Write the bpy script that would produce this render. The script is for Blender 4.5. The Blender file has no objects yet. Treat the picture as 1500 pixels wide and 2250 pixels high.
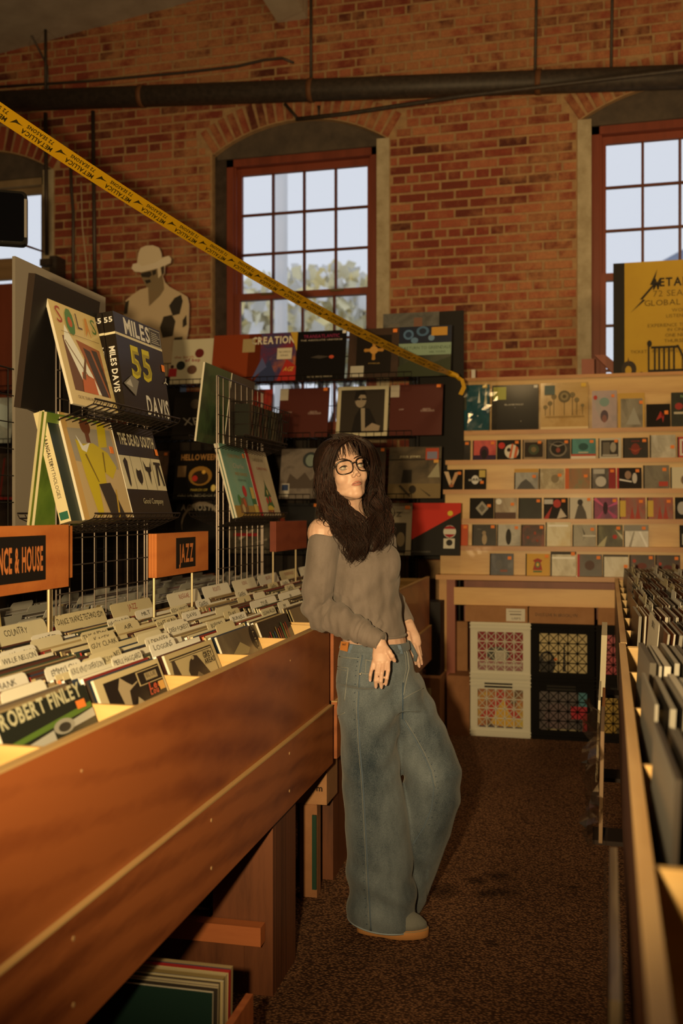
import bpy, bmesh, math, random
from mathutils import Vector, Matrix, Euler, noise
random.seed(7)
SC = bpy.context.scene
C = SC.collection
PI = math.pi
R = math.radians
# ------------------------------------------------------------------ camera, sky, lights, exposure
FPX, EYE = 2187.5, 1.30                 # 35 mm on a 24 mm wide frame of 1500 x 2250; eye height
YAW = R(14.12)
cam = bpy.data.cameras.new('camera'); cam_o = bpy.data.objects.new('camera', cam); C.objects.link(cam_o)
cam.sensor_fit = 'HORIZONTAL'; cam.sensor_width = 24; cam.lens = 35
cam.clip_start = 0.05; cam.clip_end = 200
cam_o.location = (0, 0, EYE); cam_o.rotation_euler = (PI/2, 0, YAW)
cam.dof.use_dof = True; cam.dof.focus_distance = 3.05; cam.dof.aperture_fstop = 3.2
SC.camera = cam_o
wd = bpy.data.worlds.new('overcast_sky'); SC.world = wd; wd.use_nodes = True
nt = wd.node_tree; bg = nt.nodes['Background']
bg.inputs[0].default_value = (0.655, 0.695, 0.775, 1); bg.inputs[1].default_value = 1.12
def lamp(name, typ, loc, power, color, **kw):
    l = bpy.data.lights.new(name, typ); o = bpy.data.objects.new(name, l); C.objects.link(o)
    l.energy = power; l.color = color; o.location = loc
    for k, v in kw.items(): setattr(l, k, v)
    return o
WARM = (1.0, 0.66, 0.29)
fl = lamp('flash', 'SPOT', (-0.18, -0.06, 1.35), 560, (1.0, 0.69, 0.32), spot_size=R(84), spot_blend=1.0, shadow_soft_size=0.03)
fl.rotation_euler = (R(97.5), 0, YAW-R(4))
for i, (x, y, z, p) in enumerate([(-2.6, 1.2, 3.2, 20), (-0.6, 4.3, 3.2, 30), (-4.2, 4.4, 3.0, 10), (1.3, 2.2, 3.3, 19), (1.2, 5.4, 3.3, 30)]):
    lamp('ceiling_lamp', 'POINT', (x, y, z), p, WARM, shadow_soft_size=0.16)
SC.view_settings.view_transform = 'Standard'; SC.view_settings.look = 'None'
SC.view_settings.exposure = 0.0; SC.view_settings.gamma = 1.0
SC.view_settings.use_curve_mapping = False
# ------------------------------------------------------------------ frames and pixel rays
YAWS = {'B': YAW, 'L': R(13.0), 'R': R(15.02)}
FR = 'B'
def setframe(f):
    global FR; FR = f
def frot(): return YAW - YAWS[FR]
def P(u, v, X=None, Y=None, Z=None, t=None):
    """point of the current frame seen at photo position (u, v), on the plane X=, Y=, Z= or at depth t"""
    a = YAWS[FR]; xc = (u-750)/FPX; zc = -(v-1125)/FPX
    d = Vector((-math.sin(a)+xc*math.cos(a), math.cos(a)+xc*math.sin(a), zc))
    if X is not None: t = X/d.x
    elif Y is not None: t = Y/d.y
    elif Z is not None: t = (Z-EYE)/zc
    return d*t + Vector((0, 0, EYE))
# ------------------------------------------------------------------ materials
def lin(h):
    if not isinstance(h, str): return (*h, 1) if len(h) == 3 else h
    h = h.lstrip('#'); c = [int(h[i:i+2], 16)/255 for i in (0, 2, 4)]
    c = [x/12.92 if x <= .04045 else ((x+.055)/1.055)**2.4 for x in c]
    # colours were picked under the shop's amber light: take that cast off to get the surface colour
    return tuple(min(.86, x*k*1.3/(1+.42*x)) for x, k in zip(c, (1, 1.10, 1.38))) + (1,)
MATS = {}
def newmat(key):
    m = bpy.data.materials.new(str(key)); m.use_nodes = True
    MATS[key] = m; n = m.node_tree.nodes
    return m, n, m.node_tree.links, n['Principled BSDF']
def M(h, rough=.6, metal=0, spec=.5, coat=0):
    k = ('plain', h, rough, metal, spec, coat)
    if k in MATS: return MATS[k]
    m, n, l, b = newmat(k)
    b.inputs['Base Color'].default_value = lin(h); b.inputs['Roughness'].default_value = rough
    b.inputs['Metallic'].default_value = metal; b.inputs['Specular IOR Level'].default_value = spec*.45
    b.inputs['Coat Weight'].default_value = coat*.25; b.inputs['Coat Roughness'].default_value = .12
    return m
def ramp(n, stops):
    r = n.new('ShaderNodeValToRGB'); e = r.color_ramp.elements
    while len(e) < len(stops): e.new(.5)
    for i, (p, c) in enumerate(stops): e[i].position = p; e[i].color = lin(c)
    return r
def coords(n, l, scale=(1, 1, 1), kind='Object', rot=(0, 0, 0)):
    tc = n.new('ShaderNodeTexCoord'); mp = n.new('ShaderNodeMapping')
    mp.inputs['Scale'].default_value = scale; mp.inputs['Rotation'].default_value = rot
    l.new(tc.outputs[kind], mp.inputs[0]); return mp.outputs[0]
def noisen(n, l, vec, scale, detail=4, rough=.55, dist=0):
    t = n.new('ShaderNodeTexNoise'); t.inputs['Scale'].default_value = scale; t.inputs['Detail'].default_value = detail
    t.inputs['Roughness'].default_value = rough; t.inputs['Distortion'].default_value = dist
    if vec is not None: l.new(vec, t.inputs['Vector'])
    return t
def bump(n, l, b, src, strength=.3, dist=.002):
    u = n.new('ShaderNodeBump'); u.inputs['Strength'].default_value = strength; u.inputs['Distance'].default_value = dist
    l.new(src, u.inputs['Height']); l.new(u.outputs[0], b.inputs['Normal'])
def MOT(c1, c2, c3, scale=9, rough=.35, coat=.35, stretch=(1, 1, 1)):
    """printed photographic cover: blotchy blend of three inks"""
    k = ('mot', c1, c2, c3, scale, rough, stretch)
    if k in MATS: return MATS[k]
    m, n, l, b = newmat(k)
    t = noisen(n, l, coords(n, l, stretch), scale, 5, .62, .6)
    r = ramp(n, [(.34, c1), (.5, c2), (.66, c3)]); l.new(t.outputs['Fac'], r.inputs[0])
    l.new(r.outputs[0], b.inputs['Base Color']); b.inputs['Roughness'].default_value = rough
    b.inputs['Coat Weight'].default_value = coat*.5; b.inputs['Coat Roughness'].default_value = .1
    return m
def WOOD(c1, c2, axis='Y', fine=1.0, rough=.45, big=1.0, coat=0.0, asp=9):
    k = ('wood', c1, c2, axis, fine, rough, big, asp)
    if k in MATS: return MATS[k]
    m, n, l, b = newmat(k)
    s = {'X': (1, asp, asp), 'Y': (asp, 1, asp), 'Z': (asp, asp, 1)}[axis]
    v = coords(n, l, s)
    t1 = noisen(n, l, v, .55*big, 3, .5, 1.4); t2 = noisen(n, l, coords(n, l, tuple(x*4.2 for x in s)), 2.2*fine, 6, .65, .4)
    w = n.new('ShaderNodeTexWave'); w.wave_type = 'RINGS'; w.inputs['Scale'].default_value = .9*big; w.inputs['Distortion'].default_value = 5
    w.inputs['Detail'].default_value = 3; w.inputs['Detail Scale'].default_value = .8; l.new(v, w.inputs['Vector'])
    a = n.new('ShaderNodeMath'); a.operation = 'MULTIPLY_ADD'; a.inputs[1].default_value = .22; l.new(w.outputs['Fac'], a.inputs[0])
    a2 = n.new('ShaderNodeMath'); a2.operation = 'MULTIPLY_ADD'; a2.inputs[1].default_value = .4; l.new(t2.outputs['Fac'], a2.inputs[0]); l.new(t1.outputs['Fac'], a2.inputs[2])
    l.new(a2.outputs[0], a.inputs[2])
    r = ramp(n, [(.38, c1), (.92, c2)]); l.new(a.outputs[0], r.inputs[0])
    l.new(r.outputs[0], b.inputs['Base Color']); b.inputs['Roughness'].default_value = rough; b.inputs['Coat Weight'].default_value = coat
    bump(n, l, b, t2.outputs['Fac'], .12, .001)
    return m
def NOISY(c1, c2, scale=30, rough=.8, bstr=.25, bdist=.002, detail=5):
    k = ('noisy', c1, c2, scale, rough, bstr)
    if k in MATS: return MATS[k]
    m, n, l, b = newmat(k)
    t = noisen(n, l, coords(n, l), scale, detail, .6)
    r = ramp(n, [(.3, c1), (.7, c2)]); l.new(t.outputs['Fac'], r.inputs[0]); l.new(r.outputs[0], b.inputs['Base Color'])
    b.inputs['Roughness'].default_value = rough; bump(n, l, b, t.outputs['Fac'], bstr, bdist)
    return m
def brick_mat():
    m, n, l, b = newmat('fired_brick')
    at = n.new('ShaderNodeAttribute'); at.attribute_name = 'tint'
    r = ramp(n, [(0, '#4d1f14'), (.25, '#6b2a1a'), (.5, '#7d3220'), (.72, '#8f4129'), (1, '#a45a38')]); r.color_ramp.interpolation = 'LINEAR'
    l.new(at.outputs['Fac'], r.inputs[0])
    geo = n.new('ShaderNodeNewGeometry')
    big = noisen(n, l, geo.outputs['Position'], .9, 3, .5); fine = noisen(n, l, geo.outputs['Position'], 60, 5, .7); mid = noisen(n, l, geo.outputs['Position'], 9, 4, .6)
    mx = n.new('ShaderNodeMix'); mx.data_type = 'RGBA'; l.new(r.outputs[0], mx.inputs[6]); mx.inputs[7].default_value = lin('#b07244')
    k = n.new('ShaderNodeMath'); k.operation = 'MULTIPLY'; l.new(big.outputs['Fac'], k.inputs[0]); l.new(mid.outputs['Fac'], k.inputs[1])
    rr = ramp(n, [(.20, (0, 0, 0, 1)), (.36, (.75, .75, .75, 1))]); l.new(k.outputs[0], rr.inputs[0]); l.new(rr.outputs[0], mx.inputs[0])
    m2 = n.new('ShaderNodeMix'); m2.data_type = 'RGBA'; m2.blend_type = 'MULTIPLY'; m2.inputs[0].default_value = .5
    l.new(mx.outputs[2], m2.inputs[6]); l.new(fine.outputs['Color'], m2.inputs[7])
    r3 = ramp(n, [(.3, (.55, .55, .55, 1)), (.7, (1.25, 1.2, 1.15, 1))]); l.new(fine.outputs['Fac'], r3.inputs[0]); l.new(r3.outputs[0], m2.inputs[7])
    l.new(m2.outputs[2], b.inputs['Base Color']); b.inputs['Roughness'].default_value = .85
    bump(n, l, b, fine.outputs['Fac'], .6, .004)
    return m
def carpet_mat():
    m, n, l, b = newmat('loop_carpet')
    v = coords(n, l, (1, 1, 1))
    vo = n.new('ShaderNodeTexVoronoi'); vo.inputs['Scale'].default_value = 150; l.new(coords(n, l, (.75, 1, 1)), vo.inputs['Vector'])
    t = noisen(n, l, v, 60, 3, .6); big = noisen(n, l, v, 1.6, 4, .6); st = noisen(n, l, v, 16, 3, .6)
    a = n.new('ShaderNodeMath'); a.operation = 'MULTIPLY_ADD'; a.inputs[1].default_value = .55; l.new(t.outputs['Fac'], a.inputs[0]); l.new(vo.outputs['Distance'], a.inputs[2])
    r = ramp(n, [(.35, '#9a6e48'), (.6, '#775034'), (.95, '#3f281a')]); l.new(a.outputs[0], r.inputs[0])
    mx = n.new('ShaderNodeMix'); mx.data_type = 'RGBA'; mx.blend_type = 'MULTIPLY'; l.new(r.outputs[0], mx.inputs[6])
    r2 = ramp(n, [(.3, (.7, .68, .68, 1)), (.6, (1, 1, 1, 1))]); l.new(big.outputs['Fac'], r2.inputs[0]); l.new(r2.outputs[0], mx.inputs[7]); mx.inputs[0].default_value = .8
    prev = mx.outputs[2]
    for (su, sv, rad) in ((1048, 1935, .05), (1098, 1925, .06), (1105, 1960, .07), (1062, 1965, .045), (960, 1955, .09), (1255, 1950, .03), (1085, 2075, .03)):   # old stains in the carpet
        c_ = P(su, sv, Z=0); vd = n.new('ShaderNodeVectorMath'); vd.operation = 'DISTANCE'; l.new(v, vd.inputs[0]); vd.inputs[1].default_value = (c_.x, c_.y, 0)
        ad = n.new('ShaderNodeMath'); ad.operation = 'MULTIPLY_ADD'; ad.inputs[1].default_value = rad*1.1; l.new(st.outputs['Fac'], ad.inputs[0]); l.new(vd.outputs['Value'], ad.inputs[2])
        rm = ramp(n, [(rad*.9, (.42, .40, .40, 1)), (rad*1.55, (1, 1, 1, 1))]); l.new(ad.outputs[0], rm.inputs[0])
        m3 = n.new('ShaderNodeMix'); m3.data_type = 'RGBA'; m3.blend_type = 'MULTIPLY'; m3.inputs[0].default_value = 1; l.new(prev, m3.inputs[6]); l.new(rm.outputs[0], m3.inputs[7]); prev = m3.outputs[2]
    l.new(prev, b.inputs['Base Color']); b.inputs['Roughness'].default_value = .95; b.inputs['Specular IOR Level'].default_value = .15
    bump(n, l, b, a.outputs[0], 1.0, .006)
    return m
def glass_mat(name='window_glass', fac=.05, tint=(1, 1, 1), rough=.02):
    if name in MATS: return MATS[name]
    m, n, l, b = newmat(name); n.remove(b)
    t = n.new('ShaderNodeBsdfTransparent'); t.inputs[0].default_value = (*tint, 1); g = n.new('ShaderNodeBsdfGlossy'); g.inputs['Roughness'].default_value = rough
    mx = n.new('ShaderNodeMixShader'); mx.inputs[0].default_value = fac
    l.new(t.outputs[0], mx.inputs[1]); l.new(g.outputs[0], mx.inputs[2]); l.new(mx.outputs[0], n['Material Output'].inputs[0])
    return m
def cloth_mat(key, c1, c2, scale=900, rough=.9, fade=None, big=7.):
    m, n, l, b = newmat(key)
    v = coords(n, l); t = noisen(n, l, v, scale, 2, .6); bgn = noisen(n, l, coords(n, l, (1, 1, .45)), big, 4, .6)
    a = n.new('ShaderNodeMath'); a.operation = 'MULTIPLY_ADD'; a.inputs[1].default_value = .45; l.new(t.outputs['Fac'], a.inputs[0]); l.new(bgn.outputs['Fac'], a.inputs[2])
    r = ramp(n, [(.5, c1), (.9, c2)]); l.new(a.outputs[0], r.inputs[0]); l.new(r.outputs[0], b.inputs['Base Color'])
    b.inputs['Roughness'].default_value = rough; b.inputs['Specular IOR Level'].default_value = .2; b.inputs['Sheen Weight'].default_value = .15
    bump(n, l, b, t.outputs['Fac'], .3, .001)
    return m
def skin_mat():
    m, n, l, b = newmat('skin')
    t = noisen(n, l, coords(n, l), 40, 4, .6)
    r = ramp(n, [(.3, '#b98a6c'), (.7, '#c79c7d')]); l.new(t.outputs['Fac'], r.inputs[0]); l.new(r.outputs[0], b.inputs['Base Color'])
    b.inputs['Roughness'].default_value = .5; b.inputs['Subsurface Weight'].default_value = .12; b.inputs['Subsurface Radius'].default_value = (.012, .005, .003)
    b.inputs['Subsurface Scale'].default_value = .6
    return m
# ------------------------------------------------------------------ mesh builder
class MB:
    def __init__(s): s.v = []; s.f = []; s.mi = []; s.mats = []; s.tint = []
    def m(s, mat):
        if mat is None: return 0
        if mat not in s.mats: s.mats.append(mat)
        return s.mats.index(mat)
    def add(s, vs, fs, mat=None, mx=None, tint=0):
        o = len(s.v); k = s.m(mat)
        s.v += [tuple(mx @ Vector(p)) if mx else tuple(p) for p in vs]
        for f in fs: s.f.append([o+i for i in f]); s.mi.append(k); s.tint.append(tint)
    def box(s, x0, x1, y0, y1, z0, z1, mat=None, mx=None, tint=0):
        x0, x1 = min(x0, x1), max(x0, x1); y0, y1 = min(y0, y1), max(y0, y1); z0, z1 = min(z0, z1), max(z0, z1)
        vs = [(x0, y0, z0), (x1, y0, z0), (x1, y1, z0), (x0, y1, z0), (x0, y0, z1), (x1, y0, z1), (x1, y1, z1), (x0, y1, z1)]
        s.add(vs, [(0, 3, 2, 1), (4, 5, 6, 7), (0, 1, 5, 4), (1, 2, 6, 5), (2, 3, 7, 6), (3, 0, 4, 7)], mat, mx, tint)
    def prism(s, poly, axis, a, b, mat=None, mx=None):
        """closed outline (2-D) extruded along axis from a to b"""
        def q(p, d): return {'x': (d, p[0], p[1]), 'y': (p[0], d, p[1]), 'z': (p[0], p[1], d)}[axis]
        n = len(poly); vs = [q(p, a) for p in poly]+[q(p, b) for p in poly]
        fs = [list(range(n)), list(range(2*n-1, n-1, -1))]+[(i, n+i, n+(i+1) % n, (i+1) % n) for i in range(n)]
        s.add(vs, fs, mat, mx)
    def tube(s, pts, r, seg=6, mat=None, mx=None, cap=True):
        pts = [Vector(p) for p in pts]; n = len(pts); vs = []; fs = []
        rs = r if isinstance(r, (list, tuple)) else [r]*n
        up = None
        for i, p in enumerate(pts):
            d = (pts[min(i+1, n-1)]-pts[max(i-1, 0)])
            if d.length < 1e-9: d = Vector((0, 0, 1))
            d.normalize()
            if up is None: up = Vector((0, 0, 1)) if abs(d.z) < .9 else Vector((1, 0, 0))
            a = d.cross(up).normalized(); b2 = a.cross(d); up = b2
            for k in range(seg):
                t = 2*PI*k/seg; vs.append(p+(a*math.cos(t)+b2*math.sin(t))*rs[i])
        for i in range(n-1):
            for k in range(seg): fs.append((i*seg+k, i*seg+(k+1) % seg, (i+1)*seg+(k+1) % seg, (i+1)*seg+k))
        if cap: fs += [list(range(seg-1, -1, -1)), list(range((n-1)*seg, n*seg))]
        s.add(vs, fs, mat, mx)
    def rings(s, rings, mat=None, cap=True):
        seg = len(rings[0]); vs = [p for r in rings for p in r]; fs = []
        for i in range(len(rings)-1):
            for k in range(seg): fs.append((i*seg+k, i*seg+(k+1) % seg, (i+1)*seg+(k+1) % seg, (i+1)*seg+k))
        if cap: fs += [list(range(seg-1, -1, -1)), list(range((len(rings)-1)*seg, len(rings)*seg))]
        s.add(vs, fs, mat)
    def ball(s, c, r, seg=12, ring=8, mat=None, mx=None):
        r = r if isinstance(r, (tuple, list)) else (r, r, r); vs = []; fs = []
        m = Matrix.Translation(c) @ (mx or Matrix()) @ Matrix.Diagonal((*r, 1))
        vs.append((0, 0, -1))
        for i in range(1, ring):
            t = -PI/2+PI*i/ring
            for k in range(seg): vs.append((math.cos(t)*math.cos(2*PI*k/seg), math.cos(t)*math.sin(2*PI*k/seg), math.sin(t)))
        vs.append((0, 0, 1)); top = len(vs)-1
        for k in range(seg): fs.append((0, 1+(k+1) % seg, 1+k)); fs.append((top, top-seg+k, top-seg+(k+1) % seg))
        for i in range(ring-2):
            for k in range(seg): a = 1+i*seg; fs.append((a+k, a+(k+1) % seg, a+seg+(k+1) % seg, a+seg+k))
        s.add(vs, fs, mat, m)
    def mesh(s, name, smooth=False, tint=False):
        me = bpy.data.meshes.new(name); me.from_pydata([tuple(p) for p in s.v], [], s.f)
        for m in s.mats: me.materials.append(m)
        if len(s.mats) > 1: me.polygons.foreach_set('material_index', s.mi)
        if smooth: me.polygons.foreach_set('use_smooth', [True]*len(me.polygons))
        if tint:
            at = me.attributes.new('tint', 'FLOAT', 'FACE'); at.data.foreach_set('value', s.tint)
        me.update(); return me
    def build(s, name, parent=None, smooth=False, tint=False, mat=None):
        me = s.mesh(name, smooth, tint)
        if mat is not None: me.materials.clear(); me.materials.append(mat)
        return link(name, me, parent)
def link(name, me, parent=None):
    o = bpy.data.objects.new(name, me); C.objects.link(o)
    if parent is not None: o.parent = parent
    else: o.rotation_euler.z = frot()
    return o
def tag(o, label=None, cat=None, group=None, kind=None):
    if label: o['label'] = label
    if cat: o['category'] = cat
    if group: o['group'] = group
    if kind: o['kind'] = kind
    return o
def place(o, loc, rz=0, lean=0, tilt=0):
    """put a top-level object at loc of the current frame, turned rz about z; lean about its own x, tilt about its own y"""
    m = Matrix.Rotation(frot(), 4, 'Z') @ Matrix.Translation(loc) @ Matrix.Rotation(rz, 4, 'Z') @ Matrix.Rotation(lean, 4, 'X') @ Matrix.Rotation(tilt, 4, 'Y')
    o.matrix_world = m; return o
def thing(name, label, cat, loc=(0, 0, 0), rz=0, group=None):
    o = bpy.data.objects.new(name, None); C.objects.link(o); o.empty_display_size = .05
    place(o, loc, rz); return tag(o, label, cat, group)
def copy_tree(o, parent=None, depth=0):
    c = o.copy(); C.objects.link(c)
    if parent is not None: c.parent = parent
    if depth < 3:
        for ch in list(o.children): copy_tree(ch, c, depth+1)
    return c
def box_thing(name, x0, x1, y0, y1, z0, z1, mat, label, cat, group=None):
    b = MB(); b.box(x0, x1, y0, y1, z0, z1, mat); return tag(b.build(name), label, cat, group)
# ------------------------------------------------------------------ lettering
CH = {}
def load_chars():
    cs = "ABCDEFGHIJKLMNOPQRSTUVWXYZabcdefghijklmnopqrstuvwxyz0123456789&.,'!-/:?+"
    obs = []
    for bold in (0, 1):
        for c in cs:
            cu = bpy.data.curves.new('glyph', 'FONT'); cu.body = c; cu.resolution_u = 2; cu.fill_mode = 'FRONT'; cu.offset = .03*bold; cu.size = 1
            o = bpy.data.objects.new('glyph', cu); C.objects.link(o); obs.append((c, bold, o))
    dg = bpy.context.evaluated_depsgraph_get()
    for c, bold, o in obs:
        me = bpy.data.meshes.new_from_object(o.evaluated_get(dg))
        vs = [(v.co.x, v.co.y) for v in me.vertices]; fs = [list(p.vertices) for p in me.polygons]
        x0 = min((v[0] for v in vs), default=0); x1 = max((v[0] for v in vs), default=.3)
        CH[c, bold] = ([(x-x0, y) for x, y in vs], fs, x1-x0); bpy.data.meshes.remove(me)
    for c, bold, o in obs:
        cu = o.data; bpy.data.objects.remove(o); bpy.data.curves.remove(cu)
load_chars()
def text_geo(s, h=1., width=None, bold=0, align='c', slant=0, hand=0, gap=.1):
    """flat lettering of cap height h about the origin; returns 2-D verts and faces"""
    V, F, x = [], [], 0.0
    rnd = random.Random(hash(s) % 1000 if False else sum(map(ord, s)))
    for c in s:
        if (c, bold) not in CH: x += .32; continue
        vs, fs, w = CH[c, bold]; o = len(V); dy = rnd.uniform(-1, 1)*hand*.06; ro = rnd.uniform(-1, 1)*hand*.12; sc = 1+rnd.uniform(-1, 1)*hand*.12
        for a, b in vs:
            a2, b2 = a*sc, b*sc
            V.append((x+a2*math.cos(ro)-b2*math.sin(ro)+slant*b2, b2*math.cos(ro)+a2*math.sin(ro)+dy))
        F += [[o+i for i in f] for f in fs]; x += w*sc+gap
    x = max(x-gap, .01); k = h/.72; kx = k if width is None else width/x
    off = {'l': 0, 'c': -x/2, 'r': -x}[align]
    return [((a+off)*kx, b*k) for a, b in V], F
# ------------------------------------------------------------------ printed covers
def art_mesh(w, h, items, y0=-.0004, step=.00022):
    """items in cover units (0..1): r rect, e ellipse, p polygon, t text"""
    b = MB(); y = y0
    for it in items:
        k = it[0]
        if k == 'r': _, xa, ya, xb, yb, c = it; pts = [(xa, ya), (xb, ya), (xb, yb), (xa, yb)]; fs = [(0, 1, 2, 3)]
        elif k == 'e':
            _, cx, cy, rx, ry, c = it; pts = [(cx+rx*math.cos(2*PI*i/18), cy+ry*math.sin(2*PI*i/18)) for i in range(18)]; fs = [list(range(18))]
        elif k == 'p': _, pts, c = it; fs = [list(range(len(pts)))]
        elif k == 't':
            _, cx, cy, th, s, c = it[:6]; kw = it[6] if len(it) > 6 else {}; kw = dict(kw); ro = kw.pop('rot', 0); wd_ = kw.pop('width', None)
            V, fs = text_geo(s, th*h, None if wd_ is None else wd_*w, **kw)
            co, si = math.cos(ro), math.sin(ro)
            pts = [(cx+(a*co-b2*si)/w, cy+(a*si+b2*co)/h) for a, b2 in V]
        m = c if isinstance(c, bpy.types.Material) else M(c, .45, coat=.2)
        b.add([(px*w, y, py*h) for px, py in pts], fs, m); y -= step
    return b
ORANGE = '#e8732c'
def sleeve(name, label, cat, w, h, d, face, edge, art=(), stick=None, group=None, part='cover_print', spine=None, back=None):
    """flat packed thing: origin bottom left of the front face, front towards -y"""
    b = MB(); b.box(0, w, 0, d, 0, h, edge)
    if back is not None: b.mi[4] = b.m(back)
    o = b.build(name); tag(o, label, cat, group)
    fb = MB(); fb.add([(0, -.0002, 0), (w, -.0002, 0), (w, -.0002, h), (0, -.0002, h)], [(0, 1, 2, 3)], face)
    if art:
        a = art_mesh(w, h, art); off = len(fb.v)
        for vs, f, mi in [(a.v, a.f, a.mi)]:
            for m in a.mats: fb.m(m)
            fb.v += vs
            for ff, k in zip(f, mi): fb.f.append([off+i for i in ff]); fb.mi.append(fb.mats.index(a.mats[k])); fb.tint.append(0)
    fb.build(part, o)
    if spine:
        s_, col = spine[:2]; V, F = text_geo(s_, spine[2] if len(spine) > 2 else d*.5, spine[3] if len(spine) > 3 else h*.6, bold=1)
        sb = MB(); yo = spine[4] if len(spine) > 4 else .5
        th_ = spine[2] if len(spine) > 2 else d*.5; sb.add([(-.0006, d*.5+th_/2-b2, h*yo-a) for a, b2 in V], F, M(col, .5)); sb.build('spine_lettering', o)
    if stick:
        for sx, sy, sw, sh, sc in stick:
            sb = MB(); sb.box(sx*w, (sx+sw)*w, -.0035, -.0026, sy*h, (sy+sh)*h, M(sc, .5)); sb.build('price_sticker', o)
    return o
# ================================================================== THE ROOM
setframe('B')
def struct(o): o['kind'] = 'structure'; return o
YW = 7.05
fb = MB(); fb.box(-6.2, 2.6, -3.2, 7.45, -.12, 0); struct(fb.build('floor', mat=carpet_mat()))
PLASTER = NOISY('#6a5a44', '#8a7860', 6, .9, .3, .004); DUSK = NOISY('#5b3a2c', '#6e4a38', 3, .9)
def cz(x): return 4.96+.13*(min(x, .6)+4.59)-.13*max(0, x-.6)
cb = MB(); cb.prism([(-6.2, cz(-6.2)), (.6, cz(.6)), (2.6, cz(2.6)), (2.6, cz(.6)+.3), (-6.2, cz(.6)+.3)], 'y', -3.2, 7.45)
struct(cb.build('ceiling', mat=NOISY('#8d7c66', '#a39179', 5, .9, .2)))
for nm, a in (('wall_left', (-6.3, -6.2, -3.2, 7.45)), ('wall_right', (2.6, 2.7, -3.2, 7.45)), ('wall_front', (-6.2, 2.6, -3.3, -3.2))):
    wb = MB(); wb.box(a[0], a[1], a[2], a[3], 0, 5.9); struct(wb.build(nm, mat=DUSK))
# ---- brick wall with three arched windows
WC = [-4.79, -2.10, .585]; OH = .665; SPR = 4.0; RISE = .2; SILL = 1.86
AR = (OH*OH+RISE*RISE)/(2*RISE); AZ = SPR+RISE-AR
MORTAR = NOISY('#8c6844', '#a98050', 22, .95, .4, .003)
mb = MB(); edges = [-6.2]+[e for c in WC for e in (c-OH-.015, c+OH+.015)]+[2.6]
mb.box(-6.2, 2.6, YW+.003, YW+.38, 0, SILL, MORTAR); mb.box(-6.2, 2.6, YW+.003, YW+.38, SPR+RISE+.05, 5.9, MORTAR)
for i in range(0, len(edges), 2): mb.box(edges[i], edges[i+1], YW+.003, YW+.38, SILL, SPR+RISE+.05, MORTAR)
for c in WC:
    arc = [(c+AR*math.sin(a), AZ+AR*math.cos(a)) for a in [R(-33.5+67*i/16) for i in range(17)]]
    mb.prism([(c-OH-.015, SPR+RISE+.05), (c-OH-.015, SPR)]+arc+[(c+OH+.015, SPR), (c+OH+.015, SPR+RISE+.05)], 'y', YW+.003, YW+.38, MORTAR)
wall = struct(mb.build('wall_back'))
BR = brick_mat()
def brick_geo(b, x0, x1, z0, z1, y, tint, mx=None):
    c = .004; yb = YW+.02
    vs = [(x0, yb, z0), (x1, yb, z0), (x1, yb, z1), (x0, yb, z1), (x0+c, y, z0+c), (x1-c, y, z0+c), (x1-c, y, z1-c), (x0+c, y, z1-c)]
    b.add(vs, [(4, 5, 6, 7), (0, 1, 5, 4), (1, 2, 6, 5), (2, 3, 7, 6), (3, 0, 4, 7)], BR, mx, tint)
bricks = []
rb = random.Random(3); CO = .0677
for k in range(int(1.0/CO), int(5.62/CO)):
    z0 = k*CO+.005; z1 = z0+.0575; zc = (z0+z1)/2
    ex = []
    for c in WC:
        if SILL-.03 < zc < SPR-.01: ex.append((c-OH-.02, c+OH+.02))
        elif zc >= SPR-.01 and zc < AZ+AR+.215:
            h = min(math.sqrt(max(0, (AR+.212)**2-(zc-AZ)**2)), (zc-AZ)*math.tan(R(34.5))+.02)
            ex.append((c-h, c+h))
    hdr = k % 6 == 0; L = .1 if hdr else .205
    x = -5.15+(0 if k % 2 else .105)*(0.5 if hdr else 1)
    while x < 1.5:
        a, b2 = x+.005+rb.uniform(-.003, .003), x+L-.005; x += L
        for e0, e1 in ex:
            if a < e0 < b2: b2 = e0-.004
            elif a < e1 < b2: a = e1+.004
            elif e0 <= a and b2 <= e1: a = b2
        if b2-a < .025: continue
        bricks.append((a, b2, z0+rb.uniform(-.002, .002), z1+rb.uniform(-.002, .002), YW-rb.uniform(.0005, .005), min(1, max(0, rb.gauss(.5, .28)))))
vous = []
for c in WC:
    n = 21
    for i in range(n):
        a = R(-34+68*(i+.5)/n); w = R(68/n)*AR/2-.006
        vous.append((c, a, w, min(1, max(0, rb.gauss(.5, .3)))))
def seen(bk):
    xm = (bk[0]+bk[1])/2; zm = (bk[2]+bk[3])/2
    u = 750+FPX*(xm*math.cos(YAW)+YW*math.sin(YAW))/(YW*math.cos(YAW)-xm*math.sin(YAW))
    return -20 < u < 1520 and 2.12 < zm < 4.15
cand = sorted([b for b in bricks if seen(b)], key=lambda b: -(b[0]+b[1]+ (b[1]-b[0])*2))[:258]
cs = set(id(b) for b in cand); rest = MB()
for bk in bricks:
    if id(bk) in cs:
        q = MB(); brick_geo(q, *bk[:4], bk[4], bk[5]); q.build('brick', wall, tint=True)
    else: brick_geo(rest, *bk[:4], bk[4], bk[5])
for c, a, w, t in vous:
    mx = Matrix.Translation((c, 0, AZ)) @ Matrix.Rotation(a, 4, 'Y')
    if c > -3:
        q = MB(); brick_geo(q, -w, w, AR+.006, AR+.2, YW-.004, t, mx); q.build('brick', wall, tint=True)
    else: brick_geo(rest, -w, w, AR+.006, AR+.2, YW-.004, t, mx)
tag(rest.build('brick_courses', wall, tint=True), kind='stuff')
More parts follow.
